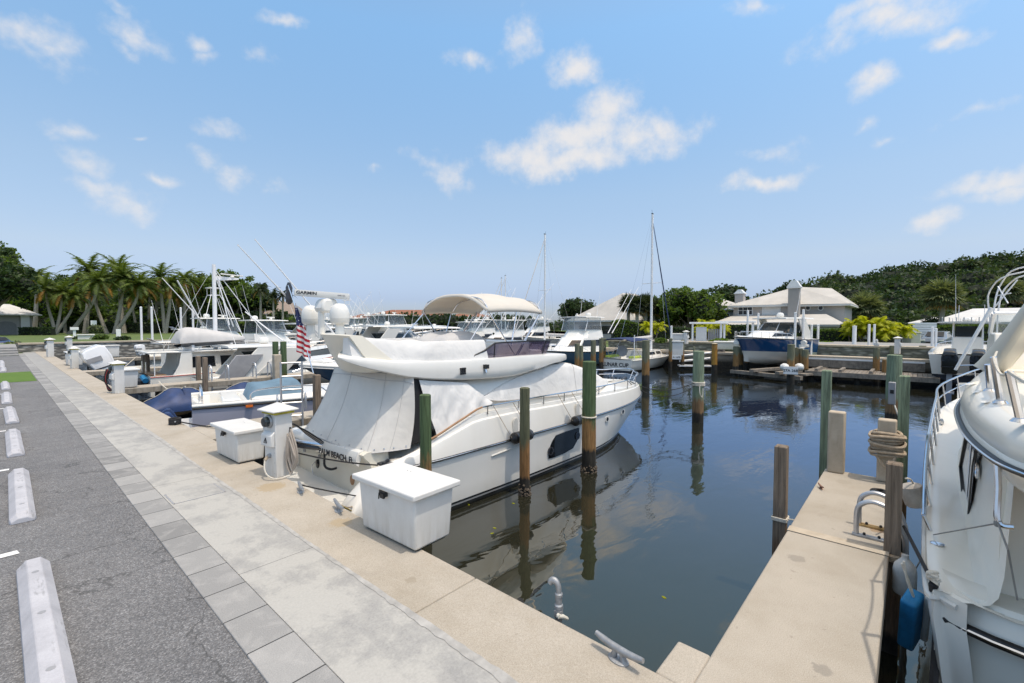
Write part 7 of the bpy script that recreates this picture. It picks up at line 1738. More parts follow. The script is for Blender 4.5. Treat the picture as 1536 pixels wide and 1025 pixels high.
m = MB(); m.b2(-.9, 2.1, -.4, .4, 2.2, 2.34); m.build('beam', MAT['pvc'], pg2, bevel=.02)
# parked car
ca = thing('parked_car', 'blue grey car parked facing the water beside the hedge', 'car', D(1405, 523, 37), R(168))
def car_profile(w_):
    P = [(-1.6, .25), (-1.65, .6), (-1.5, .85), (-.9, .95), (-.35, 1.38), (.9, 1.42), (1.5, 1.1), (1.72, .95), (1.75, .3)]
    return P
m = MB(); rows = []
for y, k in ((-.78, .88), (-.74, .97), (-.5, 1.0), (0, 1.02), (.5, 1.0), (.74, .97), (.78, .88)): rows.append([(-x*1.0, y*(1 if z < .96 else .82), .25+(z-.25)*k) for x, z in car_profile(0)])
m.grid(rows, 0, True, True, True); cb = m.build('body', M_('car_paint', (.16, .19, .23), .2, var=.1, coat=.6), ca, ang=35, bevel=.03)
m = MB(); m.quad((.93, -.56, 1.0), (.93, .56, 1.0), (.42, .5, 1.36), (.42, -.5, 1.36)); m.v = [(x+.0, y, z+.012) for x, y, z in m.v]; m.build('windscreen', MAT['window'], ca, smooth=False)
for s in (-1, 1):
    m = MB(); m.b2(1.55, 1.68, s*.55-.14, s*.55+.14, .62, .74); m.build('headlight', MAT['gel'], ca, bevel=.02)
    for x in (-1.05, 1.1):
        m = MB(); m.lathe([(.1, -.1), (.3, -.1), (.33, -.06), (.33, .06), (.3, .1), (.1, .1)], 18, (x, s*.72, .33), axis='y'); wh = m.build('wheel', MAT['black'], ca)
        m = MB(); m.lathe([(.19, -.105), (.17, .105)], 14, (x, s*.72, .33), axis='y'); m.build('rim', MAT['alu'], wh)
m = MB(); m.b2(1.66, 1.70, -.35, .35, .42, .58); m.build('grille', MAT['black'], ca)

# ---- houses
def wall_mat(name, c):
    t = NT(name); n = t.noise(t.coords('Object'), .8, 6, .6); f = t.noise(t.coords('Object'), 30, 4, .7); t.base(t.mix(1, t.ramp(n, [(.3, tuple(x*.9 for x in c)), (.7, tuple(x*1.06 for x in c))]), t.ramp(f, [(.3, .95), (.7, 1.04)]), 'MULTIPLY')); t.set(Roughness=.9); t.bump(f, .3, .02); return t.mat
def roof_mat(name, c, sc_=(1, 1, 1), tile=3.2):
    t = NT(name); p = t.sep(t.coords('Object')); n = t.noise(t.coords('Object'), .7, 6, .6)
    zz = t.math('FRACT', t.math('MULTIPLY', p[2], tile*2.2)); row = t.math('LESS_THAN', zz, .18)
    bt = t.math('FRACT', t.math('MULTIPLY', t.math('ADD', p[1], p[0]), tile)); seam = t.math('LESS_THAN', bt, .10)
    cc = t.ramp(n, [(.3, tuple(x*.86 for x in c)), (.7, tuple(min(1, x*1.08) for x in c))]); cc = t.mix(t.math('MULTIPLY', t.math('MAXIMUM', row, seam), .30), cc, tuple(x*.5 for x in c))
    t.base(cc); t.set(Roughness=.85); t.bump(zz, .5, .04); return t.mat
MAT['stucco'] = wall_mat('beige_stucco', (.47, .43, .40)); MAT['stucco_w'] = wall_mat('white_stucco', (.66, .65, .62)); MAT['stucco_t'] = wall_mat('tan_stucco', (.46, .36, .25)); MAT['stucco_g'] = wall_mat('grey_stucco', (.34, .32, .30))
MAT['roof_c'] = roof_mat('cream_tile_roof', (.52, .495, .455)); MAT['roof_w'] = roof_mat('white_tile_roof', (.64, .635, .62)); MAT['roof_r'] = roof_mat('red_tile_roof', (.27, .115, .065)); MAT['roof_b'] = roof_mat('brown_roof', (.30, .24, .20))
def hip(par, x0, x1, y0, y1, ze, zr, oh=.5, mat_='roof_c', ridge_in=None, name='roof', fascia=True):
    X0, X1, Y0_, Y1_ = x0-oh, x1+oh, y0-oh, y1+oh; w_ = min(X1-X0, Y1_-Y0_)/2 if ridge_in is None else ridge_in
    if X1-X0 < Y1_-Y0_: A, B_ = ((X0+X1)/2, Y0_+w_, zr), ((X0+X1)/2, Y1_-w_, zr)
    else: A, B_ = (X0+w_, (Y0_+Y1_)/2, zr), (X1-w_, (Y0_+Y1_)/2, zr)
    m = MB(); v = [(X0, Y0_, ze), (X1, Y0_, ze), (X1, Y1_, ze), (X0, Y1_, ze), A, B_]
    if X1-X0 < Y1_-Y0_: f = [(0, 1, 4), (1, 2, 5, 4), (2, 3, 5), (3, 0, 4, 5)]
    else: f = [(0, 1, 5, 4), (1, 2, 5), (2, 3, 4, 5), (3, 0, 4)]
    m.add(v, f); r_ = m.build(name, MAT[mat_], par, smooth=False)
    if fascia:
        m = MB(); m.b2(X0+.02, X1-.02, Y0_+.02, Y1_-.02, ze-.18, ze-.003); m.build('fascia', MAT['stucco_w'], r_)
    return r_
def win_(par, x, y, z, w_, h_, nx=2, ny=2, axis='x', name='window', mt='window', fr='pvc'):
    m = MB(); t_ = .05
    def b3(a0, a1, z0, z1, d0, d1): m.b2(x-d1, x-d0, a0, a1, z0, z1) if axis == 'x' else m.b2(a0, a1, y-d1, y-d0, z0, z1)
    c = y if axis == 'x' else x
    for a0, a1, z0, z1 in ((c-w_/2-.06, c+w_/2+.06, z-h_/2-.06, z-h_/2), (c-w_/2-.06, c+w_/2+.06, z+h_/2, z+h_/2+.06), (c-w_/2-.06, c-w_/2, z-h_/2, z+h_/2), (c+w_/2, c+w_/2+.06, z-h_/2, z+h_/2)): b3(a0, a1, z0, z1, 0, .06)
    for i in range(1, nx): b3(c-w_/2+w_*i/nx-.02, c-w_/2+w_*i/nx+.02, z-h_/2, z+h_/2, .0, .045)
    for i in range(1, ny): b3(c-w_/2, c+w_/2, z-h_/2+h_*i/ny-.02, z-h_/2+h_*i/ny+.02, .0, .045)
    f_ = m.build(name, MAT[fr], par); m = MB(); 
    if axis == 'x': m.b2(x-.03, x-.004, c-w_/2, c+w_/2, z-h_/2, z+h_/2)
    else: m.b2(c-w_/2, c+w_/2, y-.03, y-.004, z-h_/2, z+h_/2)
    m.build('pane', MAT[mt], f_); return f_
hs = thing('house', 'large two storey beige house with cream tiled hip roofs and tall chimney', 'house', (0, 0, 0))
m = MB(); m.b2(52, 60, 8.9, 14.4, .1, 4.05); m.b2(53.2, 60, 4.9, 8.9, .1, 3.95); m.b2(48.5, 52, 5.2, 15.2, .1, 2.05); m.build('wall', MAT['stucco'], hs)
m = MB(); m.add([(51.5, 8.4, 4.06), (51.5, 14.95, 4.06), (61, 14.95, 4.06), (61, 4.4, 4.02), (52.7, 4.4, 4.02), (52.7, 8.4, 4.06), (56, 9.35, 6.05), (56.4, 6.3, 5.75)], [(0, 1, 6), (1, 2, 6), (2, 3, 7, 6), (3, 4, 7), (4, 5, 6, 7), (5, 0, 6)]); rfh = m.build('roof', MAT['roof_c'], hs, smooth=False)
m = MB(); m.b2(51.52, 60.9, 8.42, 14.9, 3.86, 4.055); m.b2(52.72, 60.95, 4.42, 8.42, 3.84, 4.017); m.build('fascia', MAT['stucco_w'], rfh)
m = MB(); m.add([(47.9, 4.7, 2.06), (47.9, 15.7, 2.06), (52, 14.4, 3.05), (52, 6.2, 3.05), (54, 4.7, 2.06)], [(0, 1, 2, 3), (0, 3, 4)]); m.b2(47.92, 52, 4.75, 15.6, 1.88, 2.055); m.build('lower_roof', MAT['roof_c'], hs, smooth=False)
ch_ = MB(); c = onX(1191, 460, 51.2); ch_.b2(50.8, 51.7, c.y-.45, c.y+.45, 2.3, 5.55); chm = ch_.build('chimney', MAT['stucco_g'], hs)
m = MB(); m.b2(50.7, 51.8, c.y-.55, c.y+.55, 5.551, 5.65); m.extr([(c.y-.6, 5.66), (c.y+.6, 5.66), (c.y+.2, 6.3), (c.y-.2, 6.3)], 50.7, 51.8, 0, 'yz'); m.build('chimney_cap', MAT['pvc'], chm)
w1 = onX(1118, 466, 52); win_(hs, 52, w1.y, w1.z, 1.3, .85, 3, 2); w1 = onX(1157, 466, 52); win_(hs, 52, w1.y, w1.z, 1.55, .95, 1, 6, mt='plastic', name='shutter')
for u in (1212, 1231):
    w1 = onX(u, 462, 53.2); m = MB(); m.lathe([(.30, -.02), (.30, .05), (.22, .06), (.2, .02)], 20, axis='x'); m.v = [(-x, y*.8, z) for x, y, z in m.v]; m.move((53.2, w1.y, w1.z)); f_ = m.build('oval_window', MAT['pvc'], hs); m = MB(); m.lathe([(.2, -.01), (.2, .03)], 18, axis='x'); m.v = [(-x, y*.8, z) for x, y, z in m.v]; m.move((53.2, w1.y, w1.z)); m.build('pane', MAT['window'], f_)
for u in (1246, 1227, 1176, 1150, 1265): 
    w1 = onX(u, 493, 48.5); win_(hs, 48.5, w1.y, w1.z, .8 if u != 1265 else .6, .75, 1, 1, mt='plastic' if u != 1265 else 'window')
h2 = thing('house', 'lower beige house with cream roof and square chimney between oak and big house', 'house', (0, 0, 0))
m = MB(); m.b2(56, 62, 15.2, 21, .1, 3.9); m.build('wall', MAT['stucco'], h2); hip(h2, 56, 62, 15.2, 21, 3.91, 5.4, .5)
c = onX(1110, 450, 57); m = MB(); m.b2(56.6, 57.5, c.y-.45, c.y+.45, 3.0, 5.6); chm = m.build('chimney', MAT['stucco'], h2); m = MB(); m.b2(56.5, 57.6, c.y-.55, c.y+.55, 5.6, 5.7); m.extr([(c.y-.5, 5.71), (c.y+.5, 5.71), (c.y+.15, 6.1), (c.y-.15, 6.1)], 56.6, 57.5, 0, 'yz'); m.build('chimney_cap', MAT['pvc'], chm)
w1 = onX(1087, 470, 56); win_(h2, 56, w1.y, 2.9, 1.0, .8)
c = D(935, 500, 62); h3 = thing('house', 'single storey house with a broad cream hip roof behind the sabal palms', 'house', (c.x, c.y, 0), R(-10))
m = MB(); m.b2(-5, 6, -5.5, 4.5, 0, 2.6); m.build('wall', MAT['stucco'], h3); hip(h3, -5, 6, -5.5, 4.5, 2.61, 6.3, .7, 'roof_c', 4.8)
m = MB(); m.b2(-5.06, -5, -4.5, 3.5, .9, 1.9); m.build('window', MAT['window'], h3)
c = D(1462, 497, 46); h4 = thing('house', 'low house with a plain white roof behind the clipped hedge', 'house', (c.x, c.y, 0), R(-5))
m = MB(); m.b2(-3, 5, -9, 2.6, .1, 2.3); m.build('wall', MAT['stucco_w'], h4); hip(h4, -3, 5, -9, 2.6, 2.31, 3.7, .6, 'roof_w', 3.0)
c = D(1403, 500, 50); h5 = thing('garage', 'small white roofed outbuilding beside the cabbage palm', 'house', (c.x, c.y, 0), 0)
m = MB(); m.b2(-1.5, 3, -1.5, 2, .1, 2.2); m.build('wall', MAT['stucco_w'], h5); hip(h5, -1.5, 3, -1.5, 2, 2.21, 2.9, .5, 'roof_w')
bxw = D(1386, 516, 38); m = MB(); 
for k in range(9): m.b2(-.05, .05, -.75, .75, .2*k, .2*k+.17)
o = m.build('louvred_screen', MAT['pvc'], loc=None); o.location = bxw; o.rotation_euler = (0, 0, R(10)); tag(o, 'white louvred screen panel beside the parked car', 'screen')

# ---- flats across the basin
def flats(label, u0, u1, v_r, d, storeys=3, depth=14, mat_w='stucco_t'):
    a, b_ = D(u0, 500, d), D(u1, 500, d); L_ = (Vector((b_.x, b_.y, 0))-Vector((a.x, a.y, 0))).length; z = D(u0, v_r, d).z
    t = thing('apartment_building', label, 'building', (a.x, a.y, 0), math.atan2(b_.y-a.y, b_.x-a.x), 'red roofed flats across the basin')
    ze = z*.72; m = MB(); m.b2(0, L_, 0, depth, 0, ze); m.build('wall', MAT[mat_w], t); hip(t, 0, L_, 0, depth, ze+.01, z, .8, 'roof_r', depth*.42)
    n = max(2, int(L_/5))
    for i in range(n):
        for k in range(storeys):
            x = L_*(i+.5)/n; zz = ze*(k+.5)/storeys; win_(t, x, 0, zz, L_/n*.42, ze/storeys*.5, 2, 1, 'y')
        if i % 2: 
            m = MB(); m.b2(L_*(i+.5)/n-1.2, L_*(i+.5)/n+1.2, -.7, 0, ze*.33, ze*.38); m.build('balcony', MAT['stucco_w'], t)
    return t
flats('longest red roofed flats left of the bimini', 556, 668, 464, 150)
flats('red roofed flats seen under the bimini canopy', 668, 738, 467, 135)
flats('red roofed flats right of the bimini front pole', 748, 786, 474, 140)
flats('small red roofed flats beside the radar dome', 524, 546, 471, 170, 2)
c = D(408, 500, 150); hb2 = thing('house', 'brown roofed house with white wall behind the middle palms', 'house', (c.x-10, c.y-4, 0), R(-40)); m = MB(); m.b2(0, 16, 0, 10, 0, 5.5); m.build('wall', MAT['stucco_w'], hb2); hip(hb2, 0, 16, 0, 10, 5.51, 9.6, 1, 'roof_b', 4.5)
win_(hb2, 4, 0, 2.8, 2, 2, 2, 1, 'y')

# ================================================================== LEFT BANK
lw2 = thing('ledge_wall', 'long grey ledge stone wall closing the far end of the quay', 'stone wall', (0, 0, 0))
PL = [(1.0, 49.2), (14, 51.0), (33, 57.5), (58, 80), (96, 128)]
m = MB(); m.grid([[(x, y, -2.0) for x, y in PL], [(x, y, .55) for x, y in PL], [(x-.05, y+.5, .56) for x, y in PL], [(x-.05, y+.5, -.3) for x, y in PL]]); m.build('stone_face', MAT['ledge'], lw2, smooth=False)
m = MB(); m.grid([[(x+.03, y-.08, .565) for x, y in PL], [(x+.03, y-.08, .68) for x, y in PL], [(x-.1, y+.6, .685) for x, y in PL], [(x-.1, y+.6, .565) for x, y in PL]], 0, False); m.build('coping', MAT['cast'], lw2, smooth=False)
st_ = MB()
for k in range(4): st_.b2(-1.2+.0*k, .95, 44.2+k*1.1, 45.3+k*1.1, -.2, .06+.13*k)
tag(st_.build('terrace_step', MAT['paver'], bevel=.02), 'low paved steps beyond the parking strip at the quay end', 'steps')
hl = thing('house', 'pale grey house with white roof and arched entry at the left edge', 'house', D(22, 500, 96), R(8))
m = MB(); m.b2(-9, 2.6, 0, 8, -2, 3.9); m.build('wall', MAT['stucco_g'], hl); hip(hl, -9, 3.2, -.6, 8, 3.91, 6.2, .8, 'roof_w', 4)
ap = [(-2.7, -2), (-2.7, 1.6)] + [(-1.2+1.5*math.cos(math.pi-k*math.pi/10), 1.6+.9*math.sin(k*math.pi/10)) for k in range(11)] + [(.3, -2)]
m = MB(); m.extr([(x, z) for x, z in ap], -.06, .05); m.build('arched_entry', M_('entry_shade', (.20, .195, .19), .8), hl)
m = MB(); m.b2(.9, 2.2, -.5, -.0, -2, 3.9); m.build('pillar', MAT['stucco_w'], hl)
def stake(name, label, cat, u, v0, v1, d, w_, mat_, cap=None, grp=None):
    a, b_ = D(u, v0, d), D(u, v1, d); t = thing(name, label, cat, b_, math.atan2(b_.y, b_.x)-R(90), grp); h = a.z-b_.z
    m = MB(); m.b2(-w_/2, w_/2, -w_/2, w_/2, 0, h); m.build('post', mat_, t, bevel=.02)
    if cap: m = MB(); m.b2(-cap[0]/2, cap[0]/2, -.06, .06, h-cap[1], h); m.v = [(x, y-w_/2-.08, z) for x, y, z in m.v]; m.build('panel', mat_, t, bevel=.02)
    return t
stake('sign_post', 'white post with a wide white sign panel before the lawn', 'sign', 112, 491, 508, 72, .35, MAT['pvc'], (1.0, .45))
stake('marker_post', 'thick white marker post on the lawn edge right of the white planter', 'post', 178, 494, 512, 70, .55, MAT['pvc'])
stake('sign_post', 'small pale blue notice panel under the palms', 'sign', 141, 481, 499, 100, .12, MAT['pvc'], (1.0, 1.1)).children[1].data.materials[0] = M_('pale_blue_sign', (.45, .60, .80), .5)
c = D(129, 514, 66); t = thing('pillar_planter', 'wide white masonry pier with flat cap at the lawn edge', 'planter', c, math.atan2(c.y, c.x)-R(90)); m = MB(); m.b2(-.85, .85, -.85, .85, -.3, 1.05); m.build('body', MAT['stucco_w'], t); m = MB(); m.b2(-.97, .97, -.97, .97, 1.051, 1.2); m.build('cap', MAT['stucco_w'], t, bevel=.03)
c = D(-4, 524, 52); cl_ = dup(ca, c, R(-60), 'dark blue car half cut off at the left edge before the planting', None)
for ch in cl_.children:
    if ch.name.startswith('body'): ch.data = ch.data.copy(); ch.data.materials[0] = M_('navy_car_paint', (.02, .03, .09), .2, coat=.6)
# ================================================================== VEGETATION
def leaf_quad(m, c, s, rr, mi=0, up=.3, ar=.55):
    n = Vector((rr.gauss(0, 1), rr.gauss(0, 1), rr.gauss(0, 1)+up)); 
    if n.length < 1e-3: n = Vector((0, 0, 1))
    n.normalize(); a = n.orthogonal().normalized(); b = n.cross(a); t = rr.uniform(0, 6.28); a, b = a*math.cos(t)+b*math.sin(t), b*math.cos(t)-a*math.sin(t)
    k = s*rr.uniform(.6, 1.3); o = len(m.v); c = Vector(c)
    m.v += [tuple(c-a*k), tuple(c+b*k*ar), tuple(c+a*k), tuple(c-b*k*ar)]; m.f.append((o, o+1, o+2, o+3)); m.m.append(mi)
def clump(m, c, rad, n, s, rr, mi=0, flat=.8, shell=.55, ar=.55):
    for _ in range(n):
        d = Vector((rr.gauss(0, 1), rr.gauss(0, 1), rr.gauss(0, 1))).normalized(); r_ = rad*(shell+(1-shell)*rr.random()**.6)*(1+.16*math.sin(d.x*5+d.y*7+d.z*6+rad*3))
        leaf_quad(m, (c[0]+d.x*r_, c[1]+d.y*r_, c[2]+d.z*r_*flat), s, rr, mi, .4, ar)
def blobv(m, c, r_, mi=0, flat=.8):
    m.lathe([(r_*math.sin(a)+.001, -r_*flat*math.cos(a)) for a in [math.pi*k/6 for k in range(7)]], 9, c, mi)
def broadleaf(label, base, h, w_, mat_, seed, leaf=.28, n=2600, trunk_h=None, group=None, name='broadleaf_tree', trunk=True, cat='tree', dense=1.0):
    rr = random.Random(seed); t = thing(name, label, cat, base, rr.uniform(0, 6), group); th = trunk_h if trunk_h is not None else h*.28
    m = MB(); core = MB(); tips = []
    k = 15
    for i in range(k):
        a = 2.4*i+rr.uniform(-.3, .3); f = (i+.5)/k; rad = w_*.5*math.sqrt(f)*.72; z = th+(h-th)*(.32+.42*(1-f)+rr.uniform(-.10, .14)); r_ = w_*rr.uniform(.15, .25)
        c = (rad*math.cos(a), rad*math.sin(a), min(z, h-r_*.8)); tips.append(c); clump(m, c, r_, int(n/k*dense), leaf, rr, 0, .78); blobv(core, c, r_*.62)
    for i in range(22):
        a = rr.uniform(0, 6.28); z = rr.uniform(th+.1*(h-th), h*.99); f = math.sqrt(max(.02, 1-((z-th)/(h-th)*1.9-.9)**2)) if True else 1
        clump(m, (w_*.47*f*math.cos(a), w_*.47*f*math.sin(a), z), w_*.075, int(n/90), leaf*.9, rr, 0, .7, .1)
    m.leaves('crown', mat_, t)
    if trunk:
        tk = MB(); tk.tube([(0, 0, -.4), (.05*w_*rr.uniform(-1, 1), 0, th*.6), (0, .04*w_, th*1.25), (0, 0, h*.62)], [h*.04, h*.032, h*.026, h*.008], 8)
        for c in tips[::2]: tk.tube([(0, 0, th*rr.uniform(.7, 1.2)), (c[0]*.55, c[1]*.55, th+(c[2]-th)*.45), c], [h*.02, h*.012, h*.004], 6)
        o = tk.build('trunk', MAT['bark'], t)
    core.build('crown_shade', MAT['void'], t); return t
def frond(m, o, az, el, L, droop, rr, mi=0, n=15, lw=.34, curl=0, leafw=.055, hang=.5):
    """one pinnate frond: arching rib with hanging leaflets"""
    d = Vector((math.cos(az)*math.cos(el), math.sin(az)*math.cos(el), math.sin(el))); p = Vector(o); pts = [p.copy()]; 
    for i in range(n):
        d = (d+Vector((0, 0, -droop*(.4+1.6*i/n)/n)) + Vector((curl*.02, curl*.012, 0))).normalized(); p = p+d*(L/n); pts.append(p.copy())
    m.tube(pts, [.035*L/3*(1-.8*i/n)+.004 for i in range(n+1)], 4, mi)
    for i in range(1, n+1):
        f = i/n; t = (pts[i]-pts[i-1]).normalized(); s = t.cross(Vector((0, 0, 1)))
        if s.length < .01: s = Vector((1, 0, 0))
        s.normalize(); up = s.cross(t); ll = L*lw*(math.sin(math.pi*min(1, f*.92+.08))**.7)
        for sg in (-1, 1):
            for q in (0, .5):
                b = pts[i-1].lerp(pts[i], q); dr = (s*sg*.85 + t*.55 + Vector((0, 0, -hang*rr.uniform(.4, 1.3))) + up*.15).normalized(); e = b+dr*ll*rr.uniform(.8, 1.1); w_ = t*leafw*L*.5
                k = len(m.v); m.v += [tuple(b-w_), tuple(b+w_), tuple(e)]; m.f.append((k, k+1, k+2)); m.m.append(mi)
def coconut(label, base, h, lean, seed, mats=('leaf_palm', 'leaf_dry'), nf=22, L=None, group='coconut palms on the left bank', trunks=None, bark='bark_pale', wind=.6, scale=1.0, cat='palm', lw=.2, name='coconut_palm'):
    rr = random.Random(seed); t = thing(name, label, cat, base, 0, group); L = L or h*.42; nf += 7 if L > 4 else 3; t.scale = (1, 1, .93)
    for (lx, ly, hh) in (trunks or [(lean[0], lean[1], h)]):
        tk = MB(); P = arc([(lx*-.05, 0, -.4), (lx*.35, ly*.35, hh*.25), (lx*.8, ly*.8, hh*.62), (lx, ly, hh)], 5); tk.tube(P, [h*.030*(1.25-.75*i/(len(P)-1)) for i in range(len(P))], 8); tk.build('trunk', MAT[bark], t)
        m = MB()
        for i in range(nf):
            az = 2.4*i+rr.uniform(-.25, .25); el = 1.25-1.75*(i/nf)**.9+rr.uniform(-.1, .1); frond(m, (lx, ly, hh), az, el, L*rr.uniform(.8, 1.12), 1.0+.9*rr.random()+(.5 if el < .2 else 0), rr, 1 if i > nf*.87 else 0, 12, lw, wind)
        clump(m, (lx, ly, hh), h*.03, 30, h*.02, rr, 1)
        m.leaves('crown', [MAT[mats[0]], MAT[mats[1]]], t)
    return t
def fan_palm(label, base, h, seed, mat_='leaf_cabbage', r_=1.6, n=46, group=None, trunk_r=.18):
    rr = random.Random(seed); t = thing('cabbage_palm', label, 'palm', base, 0, group); tk = MB(); tk.tube([(0, 0, -.3), (.05, 0, h*.5), (0, 0, h)], [trunk_r*1.1, trunk_r, trunk_r*1.15], 10); tk.build('trunk', MAT['bark_pale'], t); m = MB()
    for i in range(n):
        az = 2.4*i; el = 1.3-2.2*(i/n)+rr.uniform(-.12, .12); d = Vector((math.cos(az)*math.cos(el), math.sin(az)*math.cos(el), math.sin(el))); st = r_*.5*rr.uniform(.8, 1.1); o = Vector((0, 0, h)); p = o+d*st; m.tube([o, p], .018*r_, 3)
        s = d.cross(Vector((0, 0, 1))); s = s.normalized() if s.length > .01 else Vector((1, 0, 0)); up = s.cross(d)
        for j in range(15):
            a = (j-7)/7*1.75; dd = (d*math.cos(a)+s*math.sin(a)+Vector((0, 0, -.30*abs(a)-.15))).normalized(); w_ = (s*math.cos(a)-d*math.sin(a))*.045*r_; e = p+dd*r_*.62*rr.uniform(.85, 1.1); mid = p+dd*r_*.32; k = len(m.v)
            m.v += [tuple(p), tuple(mid+w_), tuple(e+Vector((0, 0, -.12*r_*rr.random()))), tuple(mid-w_)]; m.f.append((k, k+1, k+2, k+3)); m.m.append(1 if i > n*.9 else 0)
    m.leaves('crown', [MAT[mat_], MAT['leaf_dry']], t); return t
def hedge(label, P, h, w_, seed, mat_='leaf', leaf=.10, dens=260, loc=None, group=None, name='hedge', cat='hedge', wob=.0):
    rr = random.Random(seed); base = Vector(P[0]); t = thing(name, label, cat, base, 0, group); m = MB(); core = MB(); L_ = 0
    for a, b in zip(P, P[1:]):
        a, b = Vector(a)-base, Vector(b)-base; d = b-a; L = d.length; d.normalize(); s = Vector((-d.y, d.x, 0)); n = int(dens*L)
        for _ in range(n):
            u = rr.random()*L; face = rr.random(); hh = h*(1+wob*math.sin(u*1.7)+rr.uniform(-.04, .05))
            if face < .42: q = a+d*u+s*(w_/2*(1 if rr.random() < .5 else -1)*rr.uniform(.86, 1.04))+Vector((0, 0, hh*rr.random()))
            else: q = a+d*u+s*(w_/2*rr.uniform(-1, 1))+Vector((0, 0, hh*rr.uniform(.93, 1.03)))
            leaf_quad(m, q, leaf, rr)
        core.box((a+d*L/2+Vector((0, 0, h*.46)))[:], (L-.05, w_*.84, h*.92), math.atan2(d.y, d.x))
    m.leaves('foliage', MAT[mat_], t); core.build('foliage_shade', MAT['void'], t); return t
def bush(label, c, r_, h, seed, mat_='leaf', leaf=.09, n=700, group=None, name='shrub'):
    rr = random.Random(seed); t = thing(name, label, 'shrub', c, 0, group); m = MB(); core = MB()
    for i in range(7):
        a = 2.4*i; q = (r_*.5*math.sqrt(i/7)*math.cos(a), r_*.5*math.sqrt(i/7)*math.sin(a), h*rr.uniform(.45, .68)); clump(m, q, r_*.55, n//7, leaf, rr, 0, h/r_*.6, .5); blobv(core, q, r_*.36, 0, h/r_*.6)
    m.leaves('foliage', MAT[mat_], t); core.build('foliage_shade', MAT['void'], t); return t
def gz(u, v, d): p = D(u, v, d); return (p.x, p.y, p.z)

# woods: one mass on each bank
def woods(name, pts, mats, seed, leaf, per, mi_fn=None):
    rr = random.Random(seed); m = MB(); core = MB()
    for (c, r_, fl) in pts:
        mi = rr.randrange(len(mats)); clump(m, c, r_, int(per*r_*r_), leaf, rr, mi, fl, .62, .6)
        for _ in range(7):
            d = Vector((rr.gauss(0, 1), rr.gauss(0, 1), abs(rr.gauss(0, 1))+.2)).normalized(); clump(m, (c[0]+d.x*r_*.9, c[1]+d.y*r_*.9, c[2]+d.z*r_*.9*fl), r_*.34, int(per*r_*r_*.09), leaf, rr, mi, .7, .35, .6)
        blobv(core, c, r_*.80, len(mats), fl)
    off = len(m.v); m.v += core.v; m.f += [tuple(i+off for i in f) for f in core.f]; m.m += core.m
    return tag(m.leaves(name, mats+[MAT['void']]), kind='stuff')
rr = random.Random(21); PT = []
RIDGE = [(1130, 466), (1165, 440), (1195, 424), (1225, 419), (1270, 412), (1330, 402), (1390, 396), (1430, 388), (1480, 380), (1536, 372), (1620, 352), (1760, 330)]
u = 1150
while u < 1780:
    vt = interp(RIDGE, u)
    for row, (d, dv) in enumerate(((76, 0), (68, 16), (62, 36), (57, 54))):
        uu = u+rr.uniform(-12, 12); r_ = rr.uniform(2.2, 3.7)*(1 if row else 1.1); vv = vt+dv*(1+.35*max(0, (u-1300)/250))+rr.uniform(-5, 6)
        if vv > 486: continue
        p = D(uu, vv, d+rr.uniform(-3, 3)); PT.append(((p.x, p.y, p.z-r_*.8), r_, rr.uniform(.7, .9)))
    u += rr.uniform(22, 32)
for u in range(1250, 1760, 34):
    for v in (476, 492):
        p = D(u+rr.uniform(-10, 10), v, 54+rr.uniform(-1, 1)); PT.append(((p.x, p.y, max(.8, p.z-1)), 2.2, .8))
woods('woodland', PT, [MAT['leaf_forest'], MAT['leaf_dark']], 5, .26, 62)
PT = []; u = -120
while u < 470:
    vt = interp([(-120, 330), (0, 372), (15, 385), (40, 405), (90, 412), (150, 408), (220, 412), (290, 414), (340, 408), (380, 424), (410, 445), (430, 470)], u)
    for row, (d, dv) in enumerate(((150, 0), (140, 22), (134, 46), (130, 70))):
        uu = u+rr.uniform(-10, 10); r_ = rr.uniform(4.2, 6.5); vv = vt+dv+rr.uniform(-5, 9)
        if vv > 488: continue
        p = D(uu, vv, d+rr.uniform(-4, 4)); PT.append(((p.x, p.y, p.z-r_*.8), r_, rr.uniform(.75, .95)))
    u += rr.uniform(20, 28)
u = -100
while u < 440:
    p = D(u, 488+rr.uniform(-9, 3), 124+rr.uniform(-3, 3)); r_ = rr.uniform(2.6, 4.2); PT.append(((p.x, p.y, max(1.5, p.z-.5)), r_, .85)); u += rr.uniform(9, 15)
woods('woodland', PT, [MAT['leaf_dark'], MAT['leaf'], MAT['leaf']], 9, .5, 15)
# distant tree line along the far shore
PT = []; u = 430
while u < 960:
    d = 165+rr.uniform(-6, 6); r_ = rr.uniform(3, 5); v = 474+rr.uniform(-5, 4) if 555 < u < 800 else 482+rr.uniform(-3, 3); p = D(u, v, d if u > 800 else 132); PT.append(((p.x, p.y, p.z-r_*.8), r_, .8)); u += rr.uniform(10, 17)
woods('treeline', PT, [MAT['leaf_dark']], 12, .55, 10)

# trees one can tell apart
broadleaf('dark round crowned tree standing alone right of the tall mast', gz(868, 500, 70), 5.4, 6.4, MAT['leaf_dark'], 2, .22, 3600, 1.6)
broadleaf('broad mid green oak behind the furled jib', gz(1035, 508, 50), 5.6, 7.2, MAT['leaf'], 3, .20, 5600, 1.4)
broadleaf('smaller green tree left of the broad oak', gz(996, 506, 55), 5.0, 5.6, MAT['leaf'], 4, .20, 2600, 1.4)
broadleaf('dark tree behind the square chimney of the lower house', gz(1088, 500, 66), 7.0, 7.0, MAT['leaf_dark'], 6, .26, 3000, 2)
broadleaf('dark tree peeking over the big house chimney', gz(1180, 500, 64), 7.6, 5.2, MAT['leaf_dark'], 8, .24, 2400, 2)
broadleaf('dark shade tree just left of the broad oak trunk, over the gate', gz(1052, 508, 52), 3.6, 4.6, MAT['leaf_dark'], 14, .18, 2400, 1.0)
